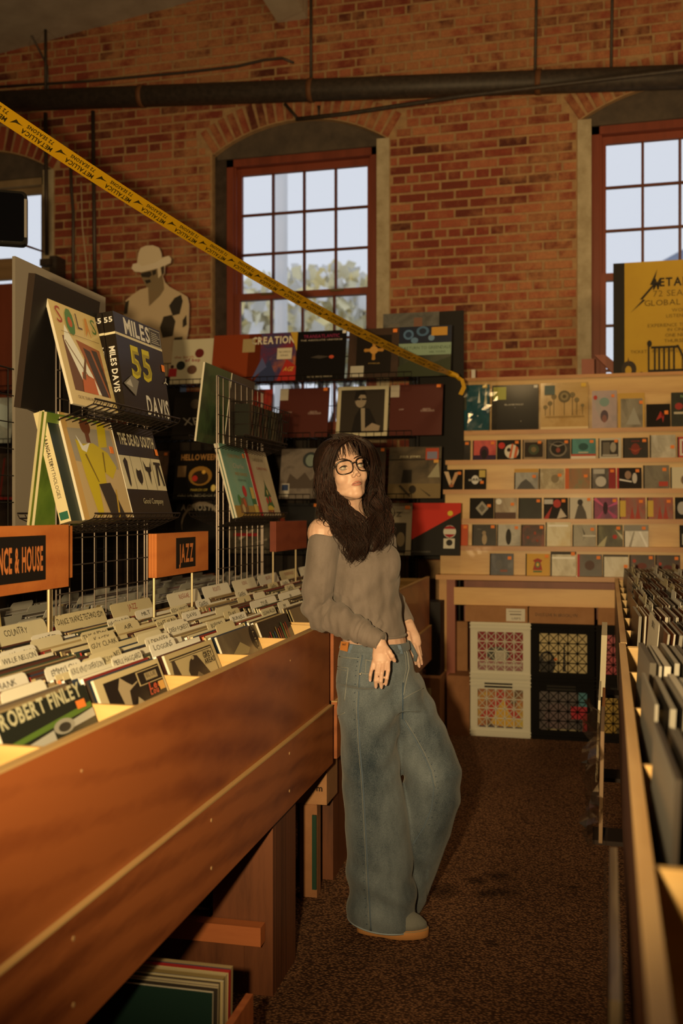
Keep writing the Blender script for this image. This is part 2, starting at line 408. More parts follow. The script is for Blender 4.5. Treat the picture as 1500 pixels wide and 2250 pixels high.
# plaster edges of the window openings
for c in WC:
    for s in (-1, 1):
        dk = c == WC[1] and s < 0  # left edge of the middle window coloured dark for its shadow side
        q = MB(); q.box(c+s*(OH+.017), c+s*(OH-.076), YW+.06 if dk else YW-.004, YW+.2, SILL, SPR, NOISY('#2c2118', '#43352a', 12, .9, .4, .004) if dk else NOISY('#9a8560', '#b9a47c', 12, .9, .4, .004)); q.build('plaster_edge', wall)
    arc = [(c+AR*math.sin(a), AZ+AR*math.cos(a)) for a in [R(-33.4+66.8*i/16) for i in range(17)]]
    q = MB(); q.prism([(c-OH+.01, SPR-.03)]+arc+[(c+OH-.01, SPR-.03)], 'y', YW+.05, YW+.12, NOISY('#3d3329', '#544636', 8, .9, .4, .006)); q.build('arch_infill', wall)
    q = MB(); q.box(c-OH, c+OH, YW-.02, YW+.12, SILL-.06, SILL, NOISY('#8a7350', '#9b835e', 9, .9)); q.build('window_ledge', wall)
# ---- windows: frame > upper_sash, lower_sash (> muntins), panes
FRM0 = WOOD('#5a2414', '#7a3520', 'Z', 1, .5); FRD0 = WOOD('#3f1a10', '#592817', 'Z', 1, .5); BEI = NOISY('#7a6242', '#917650', 8, .7)
GL = glass_mat()
for wi, c in enumerate(WC):
    FRM, FRD = (BEI, BEI) if wi == 0 else (FRM0, FRD0)
    hw, zt, zb = .59, 3.975, SILL+.01; y0 = YW+.07
    b = MB()
    b.box(c-hw, c-hw+.055, y0, y0+.11, zb, zt); b.box(c+hw-.055, c+hw, y0, y0+.11, zb, zt); b.box(c-hw, c+hw, y0, y0+.11, zt-.06, zt); b.box(c-hw, c+hw, y0, y0+.11, zb, zb+.05)
    b.box(c-hw+.055, c-hw+.07, y0+.02, y0+.035, zb+.05, zt-.06); b.box(c+hw-.07, c+hw-.055, y0+.02, y0+.035, zb+.05, zt-.06)
    win = struct(b.build('window_%d' % (wi+1), mat=FRM))
    mid = 2.93
    for nm, za, zbq, yy in (('upper_sash', mid-.02, zt-.06, y0+.065), ('lower_sash', zb+.05, mid+.025, y0+.022)):
        s = MB(); xl, xr = c-hw+.055, c+hw-.055; st = .045
        s.box(xl, xl+st, yy, yy+.035, za, zbq); s.box(xr-st, xr, yy, yy+.035, za, zbq)
        s.box(xl+st, xr-st, yy, yy+.035, zbq-.05, zbq); s.box(xl+st, xr-st, yy, yy+.035, za, za+.05)
        so = s.build(nm, win, mat=FRM)
        gx0, gx1, gz0, gz1 = xl+st, xr-st, za+.05, zbq-.05
        for i in range(1, 1 if wi == 0 else 4):
            q = MB(); xm = gx0+(gx1-gx0)*i/4; q.box(xm-.009, xm+.009, yy+.006, yy+.032, gz0, gz1); q.build('muntin', so, mat=FRD)
        for i in range(1, 1 if wi == 0 else 3):
            q = MB(); zm = gz0+(gz1-gz0)*i/3; q.box(gx0, gx1, yy+.009, yy+.029, zm-.009, zm+.009); q.build('muntin', so, mat=FRD)
        for i in range(4):
            for j in range(3):
                q = MB(); q.box(gx0+(gx1-gx0)*i/4, gx0+(gx1-gx0)*(i+1)/4, yy+.017, yy+.021, gz0+(gz1-gz0)*j/3, gz0+(gz1-gz0)*(j+1)/3, GL); q.build('pane', so)
    q = MB(); q.box(c-.32, c-.22, y0+.006, y0+.022, mid+.005, mid+.02, M('#7d6a44', .4, 1)); q.box(c+.22, c+.32, y0+.006, y0+.022, mid+.005, mid+.02, M('#7d6a44', .4, 1)); q.build('sash_lock', win)
# painted board across the left window
a = P(0, 572, Y=6.98); bb = P(0, 618, Y=6.98)
q = MB(); q.box(-5.0, P(42, 572, Y=6.98).x, 6.94, 6.98, bb.z, a.z, WOOD('#6d5233', '#8a6a44', 'X')); struct(q.build('trim_1'))
q = MB(); q.box(-5.0, P(37, 640, Y=6.9).x, 6.86, 6.90, 1.2, P(20, 626, Y=6.9).z, WOOD('#5a2412', '#74331c', 'Z', 1, .6)); struct(q.build('trim_3'))
# ---- ceiling beam
b = MB(); b.box(-2.26, -2.03, 1.5, 7.05, 4.93, cz(-2.03)+.03); struct(b.build('trim_2', mat=NOISY('#a08d70', '#b7a384', 4, .9)))
# ---- pipes and conduits
IRON = NOISY('#241d17', '#3a2f25', 30, .55, .2, .001); STEEL = M('#4a4037', .45, .6)
def run(name, pts, r, label, cat, mat=IRON, seg=10, group=None):
    b = MB(); b.tube(pts, r, seg, mat); return tag(b.build(name, smooth=True), label, cat, group)
pa, pb = P(-30, 224, Y=6.9), P(1530, 168, Y=6.9)
pb = pa.lerp(pb, 1.36); pa = pb.lerp(pa, 1.10)
pipe = run('iron_pipe', [pa, pb], .077, 'thick dark iron pipe crossing the whole brick wall above the windows', 'pipe', seg=16)
pd = (pb-pa).normalized()
for u in (312, 683, 1182):
    p = P(u, 222-(u*.0359), Y=6.9); s = (p.x-pa.x)/(pb.x-pa.x); p = pa.lerp(pb, s)
    q = MB(); q.tube([p-pd*.018, p+pd*.018], .083, 16, M('#5d3a22', .6)); q.build('pipe_band', pipe, smooth=True)
def on(u):
    s0, s1 = 0, 1
    for _ in range(40):
        s = (s0+s1)/2; p = pa.lerp(pb, s)
        uu = 750+FPX*(p.x*math.cos(YAW)+p.y*math.sin(YAW))/(p.y*math.cos(YAW)-p.x*math.sin(YAW))
        if uu < u: s0 = s
        else: s1 = s
    return pa.lerp(pb, s0)
for i, u in enumerate((100, 683, 1175, 1342)):
    p = on(u); 
    run('hanger_rod', [p+Vector((0, 0, .07)), Vector((p.x+(.02 if u > 1000 else 0), p.y, cz(p.x)+.03))], .011, ['thin dark rod dropping to the far left end of the thick pipe', 'dark rod holding the thick pipe just right of the ceiling beam', 'dark rod holding the thick pipe between the two tall windows', 'dark rod holding the thick pipe above the right hand window'][i], 'rod', seg=6, group='pipe hanger rods')
run('thin_pipe', [P(650, 262, Y=6.99), P(760, 250, Y=6.97), P(1010, 212, Y=6.79), P(1530, 150, Y=6.77), P(1530, 150, Y=6.77)+(P(1530, 150, Y=6.77)-P(1010, 212, Y=6.79))], .015, 'thin dark pipe slanting across the wall under the thick pipe', 'pipe')
run('thin_pipe', [P(625, 228, Y=6.97), P(655, 262, Y=6.99), P(700, 258, Y=6.99), P(700, 232, Y=6.97)], .012, 'short bent thin pipe hanging under the thick pipe above the middle window', 'pipe')
run('electrical_cable', [P(-20, 192, Y=7.0), P(200, 178, Y=7.0), P(400, 160, Y=7.0), P(520, 146, Y=7.0), P(580, 132, Y=7.0), P(620, 128, Y=7.0), P(645, 138, Y=7.0)], .01, 'dark cable rising along the brick above the thick pipe and hooking at its end', 'cable', STEEL, 6)
run('conduit', [P(100, 248, Y=7.0), P(103, 560, Y=7.0)], .016, 'vertical wall conduit just right of the left window', 'conduit', STEEL, 8, 'vertical conduits')
run('conduit', [P(155, 350, Y=7.0), P(157, 420, Y=7.0), P(161, 470, Y=7.0), P(160, 700, Y=7.0)], .013, 'middle vertical wall conduit with a slight kink', 'conduit', STEEL, 8, 'vertical conduits')
run('conduit', [P(204, 244, Y=7.0), P(209, 680, Y=7.0)], .016, 'right most of three vertical wall conduits, nearest the hat cutout', 'conduit', STEEL, 8, 'vertical conduits')
run('cord', [P(178, 400, Y=7.01), P(181, 500, Y=7.01), P(190, 580, Y=7.01), P(197, 690, Y=7.01)], .005, 'thin pale cord hanging down the brick between two conduits', 'cord', M('#b79c72', .7), 5)
run('ceiling_cable', [P(15, -10, Y=6.7), P(60, 60, Y=6.9), P(104, 145, Y=7.02), P(107, 240, Y=7.03)], .008, 'thin cable coming off the plaster ceiling and down the brick corner', 'cable', STEEL, 6)
q = MB(); pz = P(128, 590, Y=6.98); q.box(pz.x-.03, pz.x+.03, 6.9, 7.04, pz.z-.12, pz.z+.08, IRON); q.box(pz.x-.09, pz.x+.0, 6.86, 6.93, pz.z, pz.z+.05, IRON); tag(q.build('wall_bracket'), 'small dark metal bracket on the brick beside the left window', 'bracket')
# ---- outside the windows
gb = MB(); gb.box(-40, 40, 7.5, 70, -1.6, -1.5, NOISY('#6e6a4c', '#8a8460', 1, .9)); struct(gb.build('ground'))
lp = P(617, 600, Y=15); b = MB(); b.tube([(lp.x, 15, -1.5), (lp.x, 15, 12)], [.11, .1], 10, M('#f4e6cc', .6, 0)); b.tube([(lp.x, 15, 11.9), (lp.x-1.4, 15, 12.2)], .05, 8, M('#f4e6cc', .6, 0)); tag(b.build('utility_pole', smooth=True), 'tall pale grey metal pole standing outside the middle window', 'pole')
def leaf_tree(u, v, y, rad, cols, label, seed):
    p = P(u, v, Y=y); rr = random.Random(seed); t = thing('autumn_tree', label, 'tree', (p.x, y, -1.5), 0, 'trees outside')
    b = MB(); h = p.z+1.5; b.tube([(0, 0, 0), (.1, 0, h*.5), (0, .1, h)], [.22, .15, .05], 7, M('#54463a', .9))
    for k in range(7): a = rr.uniform(0, 2*PI); b.tube([(0, 0, h*.55), (math.cos(a)*rad*.4, math.sin(a)*rad*.4, h*.8), (math.cos(a)*rad*.75, math.sin(a)*rad*.75, h+rr.uniform(-.3, .5)*rad)], [.07, .05, .02], 5, M('#54463a', .9))
    b.build('trunk', t)
    f = MB()
    for k in range(1500):
        d = Vector((rr.gauss(0, 1), rr.gauss(0, 1), rr.gauss(0, 1))).normalized()*rad*rr.uniform(.15, 1)**.6
        q = Euler((rr.uniform(0, 6), rr.uniform(0, 6), rr.uniform(0, 6))).to_matrix().to_4x4(); s = rr.uniform(.10, .24)
        f.add([(-s, -s*.6, 0), (s, -s*.6, 0), (s*.9, s*.6, .03), (-s*.8, s*.6, 0)], [(0, 1, 2, 3)], M(rr.choice(cols), .8), Matrix.Translation(Vector((0, 0, h))+Vector((d.x, d.y, d.z*.7))) @ q)
    tag(f.build('foliage', t), kind='stuff')
YL = ['#f6dc9a', '#f2d080', '#fbf0cc', '#efd9a0', '#fff8e6']
leaf_tree(540, 730, 22, 2.0, YL, 'yellow autumn tree seen low through the left half of the middle window', 1)
leaf_tree(700, 710, 27, 2.3, YL, 'yellow autumn tree seen low through the right half of the middle window', 2)
leaf_tree(790, 765, 33, 1.9, ['#efe0b0', '#f5eac8', '#e8d8a0'], 'paler autumn tree behind the top record row at the right edge of the middle window', 3)
hp = P(1490, 560, Y=26)
t = thing('house', 'grey roofed house seen through the right window above the yellow poster', 'house', (hp.x+2, 26, -1.5))
b = MB(); b.box(-2.6, 4, 0, 5, 0, hp.z+1.0, M('#b7ae9a', .9)); b.build('wall', t)
b = MB(); b.prism([(-3, hp.z+1.0), (.7, hp.z+2.9), (4.4, hp.z+1.0)], 'y', -.3, 5.3, M('#8d8f94', .8)); b.build('roof', t)
# ================================================================== BACK OF THE SHOP: CD SHELF
setframe('B')
BIRCH = WOOD('#a36f32', '#cb9a55', 'X', 1, .38, coat=.15); LEDGE = WOOD('#8d5528', '#b57a41', 'X', 1, .4, coat=.1); PINE = WOOD('#a3692c', '#cc9650', 'X', 1, .4, coat=.15)
REDW = WOOD('#5e2615', '#84402a', 'Z', 1, .45); TAN = WOOD('#94602c', '#b98247', 'Z', 1, .45)
CARDB = NOISY('#8a5c36', '#9b6a41', 14, .85, .1); CARDB2 = NOISY('#7a4d2b', '#8c5a35', 14, .85, .1)
SX0, SX1 = -.885, 1.15
LED = [(.929, 5.85), (1.098, 5.95), (1.259, 6.05), (1.439, 6.15), (1.626, 6.25), (1.818, 6.35)]   # bottom ledge first
sh = thing('display_shelf', 'stepped pale wooden display shelf filled with discs along the back wall', 'shelf', (0, 0, 0))
for i, (z, y) in enumerate(LED):
    b = MB(); b.box(SX0-.012, SX1, y, y+.125, z-.028, z, LEDGE); b.build('ledge', sh)
    zt = LED[i+1][0]-.028 if i < 5 else 2.15
    b = MB(); b.box(SX0, SX1, y+.108 if i < 5 else y+.15, y+.124 if i < 5 else y+.17, z, zt, BIRCH); b.build('back_board', sh)
b = MB(); b.box(SX0, SX1, 6.49, 6.80, 2.15, 2.172, LEDGE); b.build('top_board', sh)
for xx in (SX0, SX1-.02): b = MB(); b.box(xx, xx+.02, 6.53, 6.80, 0, 2.15, TAN); b.build('rear_post', sh)
b = MB(); b.prism([(5.95, .90), (6.8, .90), (6.8, 1.75), (6.42, 1.75)], 'x', SX0, SX0+.015, TAN); b.build('side_panel', sh)
b = MB(); b.box(SX0+.005, SX0+.05, 5.87, 5.93, 0, .90, TAN); b.build('post', sh)
b = MB(); b.box(SX0+.05, SX0+.10, 5.875, 5.96, 0, .90, REDW); b.build('post', sh)
a = P(997, 1290, Y=5.86); c = P(1340, 1336, Y=5.86)
b = MB(); b.box(a.x, .35, 5.86, 5.88, c.z, a.z, PINE); b.build('rail', sh)
b = MB(); b.box(SX0+.1, SX1, 6.30, 6.32, .2, .9, REDW); b.build('rear_board', sh)
K = '#14110f'
ST = [(.78, .78, .15, .14, ORANGE)]
def STK(x, y=.78): return [(x, y, .15, .14, ORANGE)]
rowsx = []
rows = [
 ('top CD row', 4, 4/2.78+958, [
  (981, 1033, MOT('#0d0b0a', '#171310', '#241c16', 6), [('e', .5, .45, .09, .3, '#8a7355'), ('e', .5, .74, .07, .09, '#9c8360')], STK(.78), 'black CD with a pale standing figure'),
  (1037.5, 1089.5, MOT('#8c1f22', '#c4483f', '#5c1c30', 3), [('r', 0, 0, 1, .25, '#2a1630'), ('e', .5, .38, .2, .34, '#3c1226'), ('e', .5, .3, .13, .25, '#150a12')], STK(.78), 'red sunset CD with a dark arch'),
  (1091, 1144, M(K, .3, coat=.4), [('e', .2, .72, .14, .16, '#b32721'), ('e', .62, .42, .3, .36, '#d2c4a6'), ('p', [(.5, .1), (.62, .8), (.7, .8), (.6, .1)], '#c0562b'), ('p', [(.7, .1), (.8, .7), (.9, .6), (.82, .1)], '#c0562b'), ('e', .5, .5, .08, .1, '#2a1712')], STK(.76, .8), 'black CD with a striped orange and white creature'),
  (1147, 1197.5, MOT('#6e5a40', '#826a4c', '#5c4a35', 5), [('r', .1, .12, .9, .86, '#241a13'), ('e', .5, .5, .24, .26, '#39402c'), ('e', .5, .5, .12, .14, '#6c5a3a')], STK(.68), 'dark CD inside a brown mat border'),
  (1199, 1253, MOT('#0e0d0c', '#1f1b18', '#3b342c', 7), [('e', .5, .5, .36, .38, '#6d6353'), ('e', .5, .53, .3, .32, '#1c1815'), ('e', .5, .45, .09, .12, '#7c3a2e'), ('p', [(.1, .8), (.5, .6), (.9, .8), (.5, .68)], '#857b69')], STK(.76), 'black CD with a grey ring emblem'),
  (1254, 1309, MOT('#33655f', '#3f7a70', '#27504d', 4), [('r', 0, 0, 1, .14, '#d4c6ab'), ('r', 0, .14, 1, .24, '#a8402e'), ('e', .5, .6, .2, .18, '#264842'), ('r', .3, .3, .7, .34, '#cbb98f')], STK(.76), 'teal CD with a white and red foot'),
  (1314, 1365, M('#b5ab90', .4), [('r', .12, .1, .88, .9, '#2c2721'), ('r', .2, .2, .5, .8, '#5d5548'), ('e', .65, .55, .13, .25, '#8e8571'), ('r', .18, .12, .84, .2, '#9d9583')], STK(.7), 'grey framed CD with a dark street photograph'),
  (1368, 1424, MOT('#0e0c0b', '#1a1512', '#2c1a14', 6), [('e', .5, .45, .18, .28, '#6e2a1f'), ('p', [(.2, .5), (.5, .4), (.8, .5), (.5, .3)], '#8d3a28'), ('t', .5, .8, .07, 'SODOM', '#7d2822', {'bold': 1})], STK(.78), 'black CD with a red winged figure'),
  (1427, 1485, MOT('#c3b99d', '#9c937c', '#d9d1b8', 5, .2), [('t', .5, .8, .06, 'LIVE', '#7d7664')], STK(.8, .4), 'silver grey CD in shiny wrap'),
  (1488, 1540, M('#a62f2b', .35), [('r', .1, .1, .9, .9, '#c9bba0'), ('r', .2, .2, .8, .8, '#8c2b28')], [], 'red framed CD at the frame edge')]),
 ('second CD row', 3, 1016, [
  (967, 1016, M(K, .3, coat=.4), [('p', [(.15, .9), (.35, .9), (.5, .4), (.42, .15)], '#c9a67c'), ('p', [(.85, .9), (.65, .85), (.5, .4), (.55, .12)], '#b98a5f'), ('e', .5, .2, .1, .08, '#9c5a35')], STK(.78, .74), 'black CD with a pale V shaped figure'),
  (1019, 1068, M(K, .3, coat=.4), [('e', .5, .48, .17, .22, '#cfc7b2'), ('r', .2, .42, .8, .52, '#8f8977'), ('e', .44, .52, .04, .04, '#2b2723'), ('e', .57, .52, .04, .04, '#2b2723'), ('r', .68, .6, .96, .95, '#b99b4a')], STK(.74, .28), 'black CD with a round white face and a yellow note'),
  (1129, 1182, MOT('#7f7c72', '#a39f90', '#5b5953', 4, .2), [('r', 0, .82, 1, 1, '#b8863f'), ('p', [(.1, 0), (.3, .35), (.5, .5), (.7, .3), (.9, 0)], '#4a4844')], STK(.76, .55), 'silver misty CD with a tan top band'),
  (1183, 1239, MOT('#b7a67f', '#8e7d5c', '#cdbd96', 8), [('e', .3, .6, .14, .16, '#9b8a67'), ('e', .65, .5, .16, .2, '#77684c')], STK(.76, .6), 'tan CD with embossed drawings'),
  (1241, 1296, MOT('#6e6a48', '#8a5c3a', '#4f5a44', 6), [('r', 0, 0, .16, 1, '#b9552c')], STK(.76, .55), 'olive CD with an orange spine'),
  (1298, 1353, MOT('#1a1614', '#4d4740', '#8a8378', 7), [('r', .72, 0, 1, 1, '#7e2024'), ('e', .4, .35, .22, .25, '#b0a898'), ('r', .1, .72, .55, .95, '#a39c8c')], STK(.78, .78), 'black and white CD with a red side strip'),
  (1355, 1410, M('#1d1714', .3, coat=.4), [('r', 0, 0, .08, 1, '#a3262a'), ('e', .45, .65, .13, .2, '#8a6a52'), ('e', .72, .5, .1, .25, '#b5aa98'), ('p', [(.1, .4), (.6, .3), (.6, .36), (.1, .48)], '#d8cfbc')], STK(.76, .78), 'dark CD with two people and a red spine'),
  (1413, 1471, MOT('#5c5547', '#746c5a', '#46403a', 4, .2), [('r', .6, .1, .95, .3, '#a2392b')], STK(.74, .74), 'grey CD in glossy wrap with a red block'),
  (1473, 1530, M('#c4b793', .4), [('e', .6, .4, .2, .25, '#6d5a45')], STK(.8, .78), 'cream CD at the right frame edge')]),
 ('third CD row', 2, 1090, [
  (1031, 1084, M(K, .3, coat=.4), [('p', [(.25, .5), (.52, .85), (.8, .5), (.52, .15)], '#8c8572'), ('p', [(.38, .5), (.52, .7), (.66, .5), (.52, .3)], '#5b5547')], STK(.74, .55), 'black CD with a grey diamond'),
  (1085, 1136, MOT('#b3a283', '#8d7b60', '#6c5140', 5), [('r', .05, 0, .95, .3, '#4b342a'), ('e', .2, .82, .13, .14, '#d8cfb6')], STK(.72, .62), 'beige CD with brown foot and white disc'),
  (1138, 1190, MOT('#10110d', '#191b14', '#20241a', 5), [], STK(.78, .78), 'near black green CD without picture'),
  (1194, 1248, M('#191412', .3, coat=.4), [('p', [(0, 0), (.35, .6), (.2, 0)], '#9a2a25'), ('r', .02, .7, .38, .92, '#b1aa9a'), ('e', .55, .72, .16, .2, '#a33028'), ('p', [(.55, 0), (.7, .5), (.95, .1)], '#b6a68d')], STK(.74, .78), 'black and red CD with a man in a suit'),
  (1249, 1300, M('#b9ae94', .4), [('p', [(.25, 0), (.4, .6), (.55, .75), (.75, .3), (.8, 0)], '#4a443c'), ('e', .5, .78, .12, .15, '#2f2a26')], STK(.8, .84), 'white CD with a dark seated figure'),
  (1303, 1357, MOT('#4b2444', '#7c2f4c', '#2c1d3c', 5), [('p', [(.5, .5), (0, .9), (.1, 1), (.5, .55)], '#c14f6f'), ('p', [(.5, .5), (1, .85), (1, .7)], '#b44a7a'), ('p', [(.5, .5), (.1, 0), (.25, 0)], '#a03f63'), ('p', [(.5, .5), (.85, 0), (1, .1)], '#a03f63'), ('e', .5, .5, .1, .3, '#2a1220')], STK(.8, .78), 'purple and pink CD with a burst of rays'),
  (1360, 1418, MOT('#6c5a4c', '#8a4034', '#4e453c', 6), [('r', .03, .1, .25, .85, '#c09a3c'), ('p', [(.4, 0), (.5, .6), (.6, 0)], '#97352b'), ('p', [(.62, 0), (.72, .7), (.82, 0)], '#97352b')], STK(.76, .74), 'grey and red CD with a yellow left strip'),
  (1421, 1479, MOT('#6c5a4c', '#8a4034', '#4e453c', 6), [('r', .03, .1, .25, .85, '#c09a3c'), ('p', [(.4, 0), (.5, .6), (.6, 0)], '#97352b'), ('p', [(.62, 0), (.72, .7), (.82, 0)], '#97352b')], STK(.76, .74), 'second grey and red CD with a yellow left strip'),
  (1483, 1535, M(K, .3, coat=.4), [('e', .3, .5, .2, .3, '#9d988c')], [], 'black CD with a pale blur at the frame edge')]),
 ('fourth CD row', 1, 1150, [
  (976, 1028, M('#b5492a', .35, coat=.4), [('t', .4, .68, .05, 'VIAGRA', '#e3cfa8'), ('r', .05, .08, .14, .16, '#2a1712')], STK(.8, .8), 'plain orange CD with one small word'),
  (1036, 1090, MOT('#0f0d0c', '#1b1713', '#2e2720', 5), [('e', .52, .3, .1, .26, '#97805f'), ('e', .5, .6, .08, .1, '#8a7455'), ('t', .3, .75, .05, 'SOLO', '#8a7d66')], STK(.78, .82), 'black CD with a dim portrait'),
  (1091, 1143, MOT('#7d7768', '#a59e8a', '#5e594d', 3), [('e', .5, .42, .12, .38, '#1d1a17')], STK(.76, .78), 'grey CD with a black upright silhouette'),
  (1144, 1196, MOT('#16110f', '#3a1a14', '#6a2a1c', 12), [('e', .3, .4, .06, .07, '#8c3a26'), ('e', .6, .6, .05, .08, '#8c3a26'), ('e', .7, .25, .06, .06, '#7a3322')], STK(.8, .8), 'black CD speckled with dull red'),
  (1198, 1254, MOT('#cfb884', '#e0d2a8', '#a98f5c', 4, .12), [('r', .1, .82, .9, .9, '#efe6cc')], [], 'bright gold and cream CD shining in its wrap'),  # bright tones and pale bar are glare put into the colour
  (1257, 1309, MOT('#77705f', '#8b846f', '#5f5a4d', 4), [('p', [(.4, .9), (.5, .5), (.45, .2), (.55, .6)], '#4a443b'), ('r', .45, .45, 1, .52, '#c5bda6')], STK(.78, .72), 'grey CD with a white bar'),
  (1311, 1368, MOT('#201c12', '#3d3a22', '#6d6a45', 7), [('p', [(0, 0), (.4, .5), (.3, 0)], '#a39a72'), ('p', [(.7, .8), (1, .3), (1, .5)], '#b7ae8b'), ('e', .7, .45, .09, .1, '#a32c26')], STK(.76, .78), 'dark olive CD with pale slashes and a red dot'),
  (1370, 1425, MOT('#b2ab97', '#cfc8b3', '#8f897a', 5), [('r', 0, .72, 1, 1, '#7e796c'), ('p', [(.2, 0), (.4, .7), (.45, .7), (.3, 0)], '#8b8474'), ('p', [(.6, .7), (.9, 0), (.98, 0), (.7, .7)], '#e6e0cd')], STK(.74, .78), 'white CD with grey diagonal strokes'),
  (1493, 1545, M(K, .3, coat=.4), [('r', .1, .1, .3, .6, '#8f8977')], [], 'black CD after a bare stretch of board')]),
 ('bottom CD row', 0, 1213, [
  (1075, 1128, MOT('#1a1c22', '#2e3038', '#5b5a58', 7), [('e', .4, .5, .14, .2, '#55534f'), ('r', .45, .15, .75, .25, '#7a4436')], STK(.76, .72), 'blue black mottled CD standing alone'),
  (1154, 1208, M('#c08a2a', .35, coat=.4), [('p', [(.3, .25), (.38, .6), (.3, .7), (.5, .8), (.7, .7), (.62, .6), (.7, .25)], '#8f2c22'), ('e', .5, .5, .1, .14, '#4d6b3a'), ('e', .5, .5, .05, .08, '#d8a23c'), ('r', .32, .15, .68, .22, '#3f5a33')], STK(.8, .82), 'mustard yellow CD with a red and green crest'),
  (1209, 1266, MOT('#b5a888', '#d8cca9', '#938769', 6, .12), [('r', .05, .7, .95, .78, '#efe8d2'), ('r', 0, .88, 1, 1, '#2b251e')], STK(.8, .84), 'cream CD in crinkled glossy wrap'),  # pale tones and bar paint the glare of the wrap
  (1268, 1323, MOT('#171311', '#291f1a', '#43302a', 7), [('r', 0, 0, .09, 1, '#a5262a'), ('e', .5, .5, .2, .22, '#4a332b')], STK(.78, .78), 'dark CD with a red spine'),
  (1324, 1381, MOT('#c5b895', '#ddd3b4', '#a3967a', 5, .12), [('r', 0, .9, 1, 1, '#39322a')], STK(.82, .4), 'pale cream CD with black top edge'),
  (1382.5, 1438.5, MOT('#171210', '#2a1a16', '#48231c', 7), [('e', .2, .72, .07, .08, '#9c3326'), ('e', .5, .5, .2, .14, '#5d2a22')], STK(.78, .8), 'dark CD with red blotches'),
  (1439.5, 1495, MOT('#120f0e', '#24130f', '#501d18', 8), [('e', .2, .6, .06, .07, '#a33126'), ('e', .5, .4, .2, .16, '#4f1c19')], STK(.78, .78), 'black CD with a dark red picture')]),
]
CASE = M('#3b3732', .25, coat=.3)
for rname, li, vt, cds in rows:
    z, y = LED[li]
    for i, (u0, u1, face, art, st, desc) in enumerate(cds):
        p0, p1 = P(u0, 1100, Y=y+.05), P(u1, 1100, Y=y+.05)
        w = p1.x-p0.x
        hh = .128 if 'wrap' not in desc else .142
        o = sleeve('compact_disc', f'{desc}, {rname}', 'CD', w-.002, hh, .010, face, CASE, [('r', 0, 0, .05, 1, M('#191614', .2, coat=.5))]+art, st, 'discs in the '+rname, 'booklet')
        place(o, (p0.x, y+.052, z+.0005), random.uniform(-.02, .02), R(-9))
# ---- what stands on the top ledge
LPW = .315
zt, yt = LED[5]
def topsl(u0, u1, h, d, face, edge, art, st, name, label, cat, lean=-9, dy=.062, rz=0):
    p0, p1 = P(u0, 940, Y=yt+dy), P(u1, 940, Y=yt+dy)
    o = sleeve(name, label, cat, p1.x-p0.x, h, d, face, edge, art, st)
    place(o, (p0.x, yt+dy, zt+.0006), rz, R(lean)); return o
EDG = M('#2a2420', .5); CREAM = M('#c9bc9a', .55)
topsl(1079, 1182, .30, .012, M('#141210', .3, coat=.4), EDG, [('t', .48, .55, .035, 'BLANKMASS', '#cfc4a4', {'width': .4}), ('e', .5, .5, .01, .01, '#777777'), ('e', .63, .2, .012, .01, '#8a8170'), ('r', .03, .68, .31, .96, '#9b9a45')], [(.9, .92, .08, .06, '#d9d0b8')], 'record_sleeve', 'black square record with green corner note on the top ledge', 'record')
topsl(1187, 1292, .305, .012, MOT('#a9824a', '#bb955c', '#93703e', 4, .18, .6), EDG, [('r', .0, 0, 1, .06, '#d6b77f')]+[q for (x, yy, s) in ((.1, .48, .045), (.2, .56, .05), (.28, .7, .055), (.5, .7, .13), (.67, .73, .055), (.76, .62, .05), (.88, .5, .035)) for q in (('r', x-.006, .3, x+.006, yy, '#4f432b'), ('e', x, yy, s, s, '#5e5136'), ('e', x, yy, s*.65, s*.65, '#84714a'), ('e', x, yy, s*.3, s*.3, '#4b4028'))]+[('r', .08, .74, .3, .94, '#4e5a52'), ('r', .1, .26, .92, .28, '#8b6c3b')], [(.85, .9, .1, .08, '#d6a53a')], 'record_sleeve', 'tan record with a row of dish shaped drawings on the top ledge', 'record')  # lighter strip along the foot is glare put into the print
topsl(1300, 1355, .245, .02, MOT('#8d7f7c', '#a58d86', '#7a8a80', 4), M('#8a7d78', .5), [('e', .5, .33, .16, .16, '#4d3f44'), ('e', .5, .26, .1, .1, '#7a5148'), ('e', .14, .82, .08, .06, '#a8352d'), ('e', .5, .7, .2, .12, '#71877b')], [(.78, .82, .12, .07, ORANGE)], 'book', 'pastel grey book standing on the top ledge beside the tan record', 'book')
topsl(1357.5, 1416, .225, .02, MOT('#6a6253', '#8a816b', '#4a4439', 4, .2), M('#b5873c', .4), [('r', 0, .84, 1, 1, '#b98c3e'), ('r', 0, 0, .1, 1, '#b98c3e'), ('r', .93, 0, 1, 1, '#b98c3e'), ('p', [(.3, .1), (.6, .6), (.85, .1)], '#8f8a78')], [(.8, .68, .13, .09, ORANGE)], 'book', 'gold framed case on the top ledge second from the pastel book', 'case')
topsl(1420, 1472, .15, .03, M('#17120f', .3, coat=.3), EDG, [('p', [(.4, .3), (.6, .7), (.7, .2), (.75, .5)], '#9c2b22')], [(.76, .55, .16, .16, ORANGE)], 'box_set', 'low black box with a red mark on the top ledge', 'box')
topsl(1475, 1530, .22, .02, MOT('#1d2a1c', '#16170f', '#27331f', 5), EDG, [('t', .5, .85, .08, 'NG', '#6d8a5a', {'bold': 1}), ('e', .3, .6, .16, .1, '#8f2d26'), ('r', .1, .38, .6, .44, '#b4a483')], [], 'case', 'dark green case with a red oval at the right end of the top ledge', 'case')
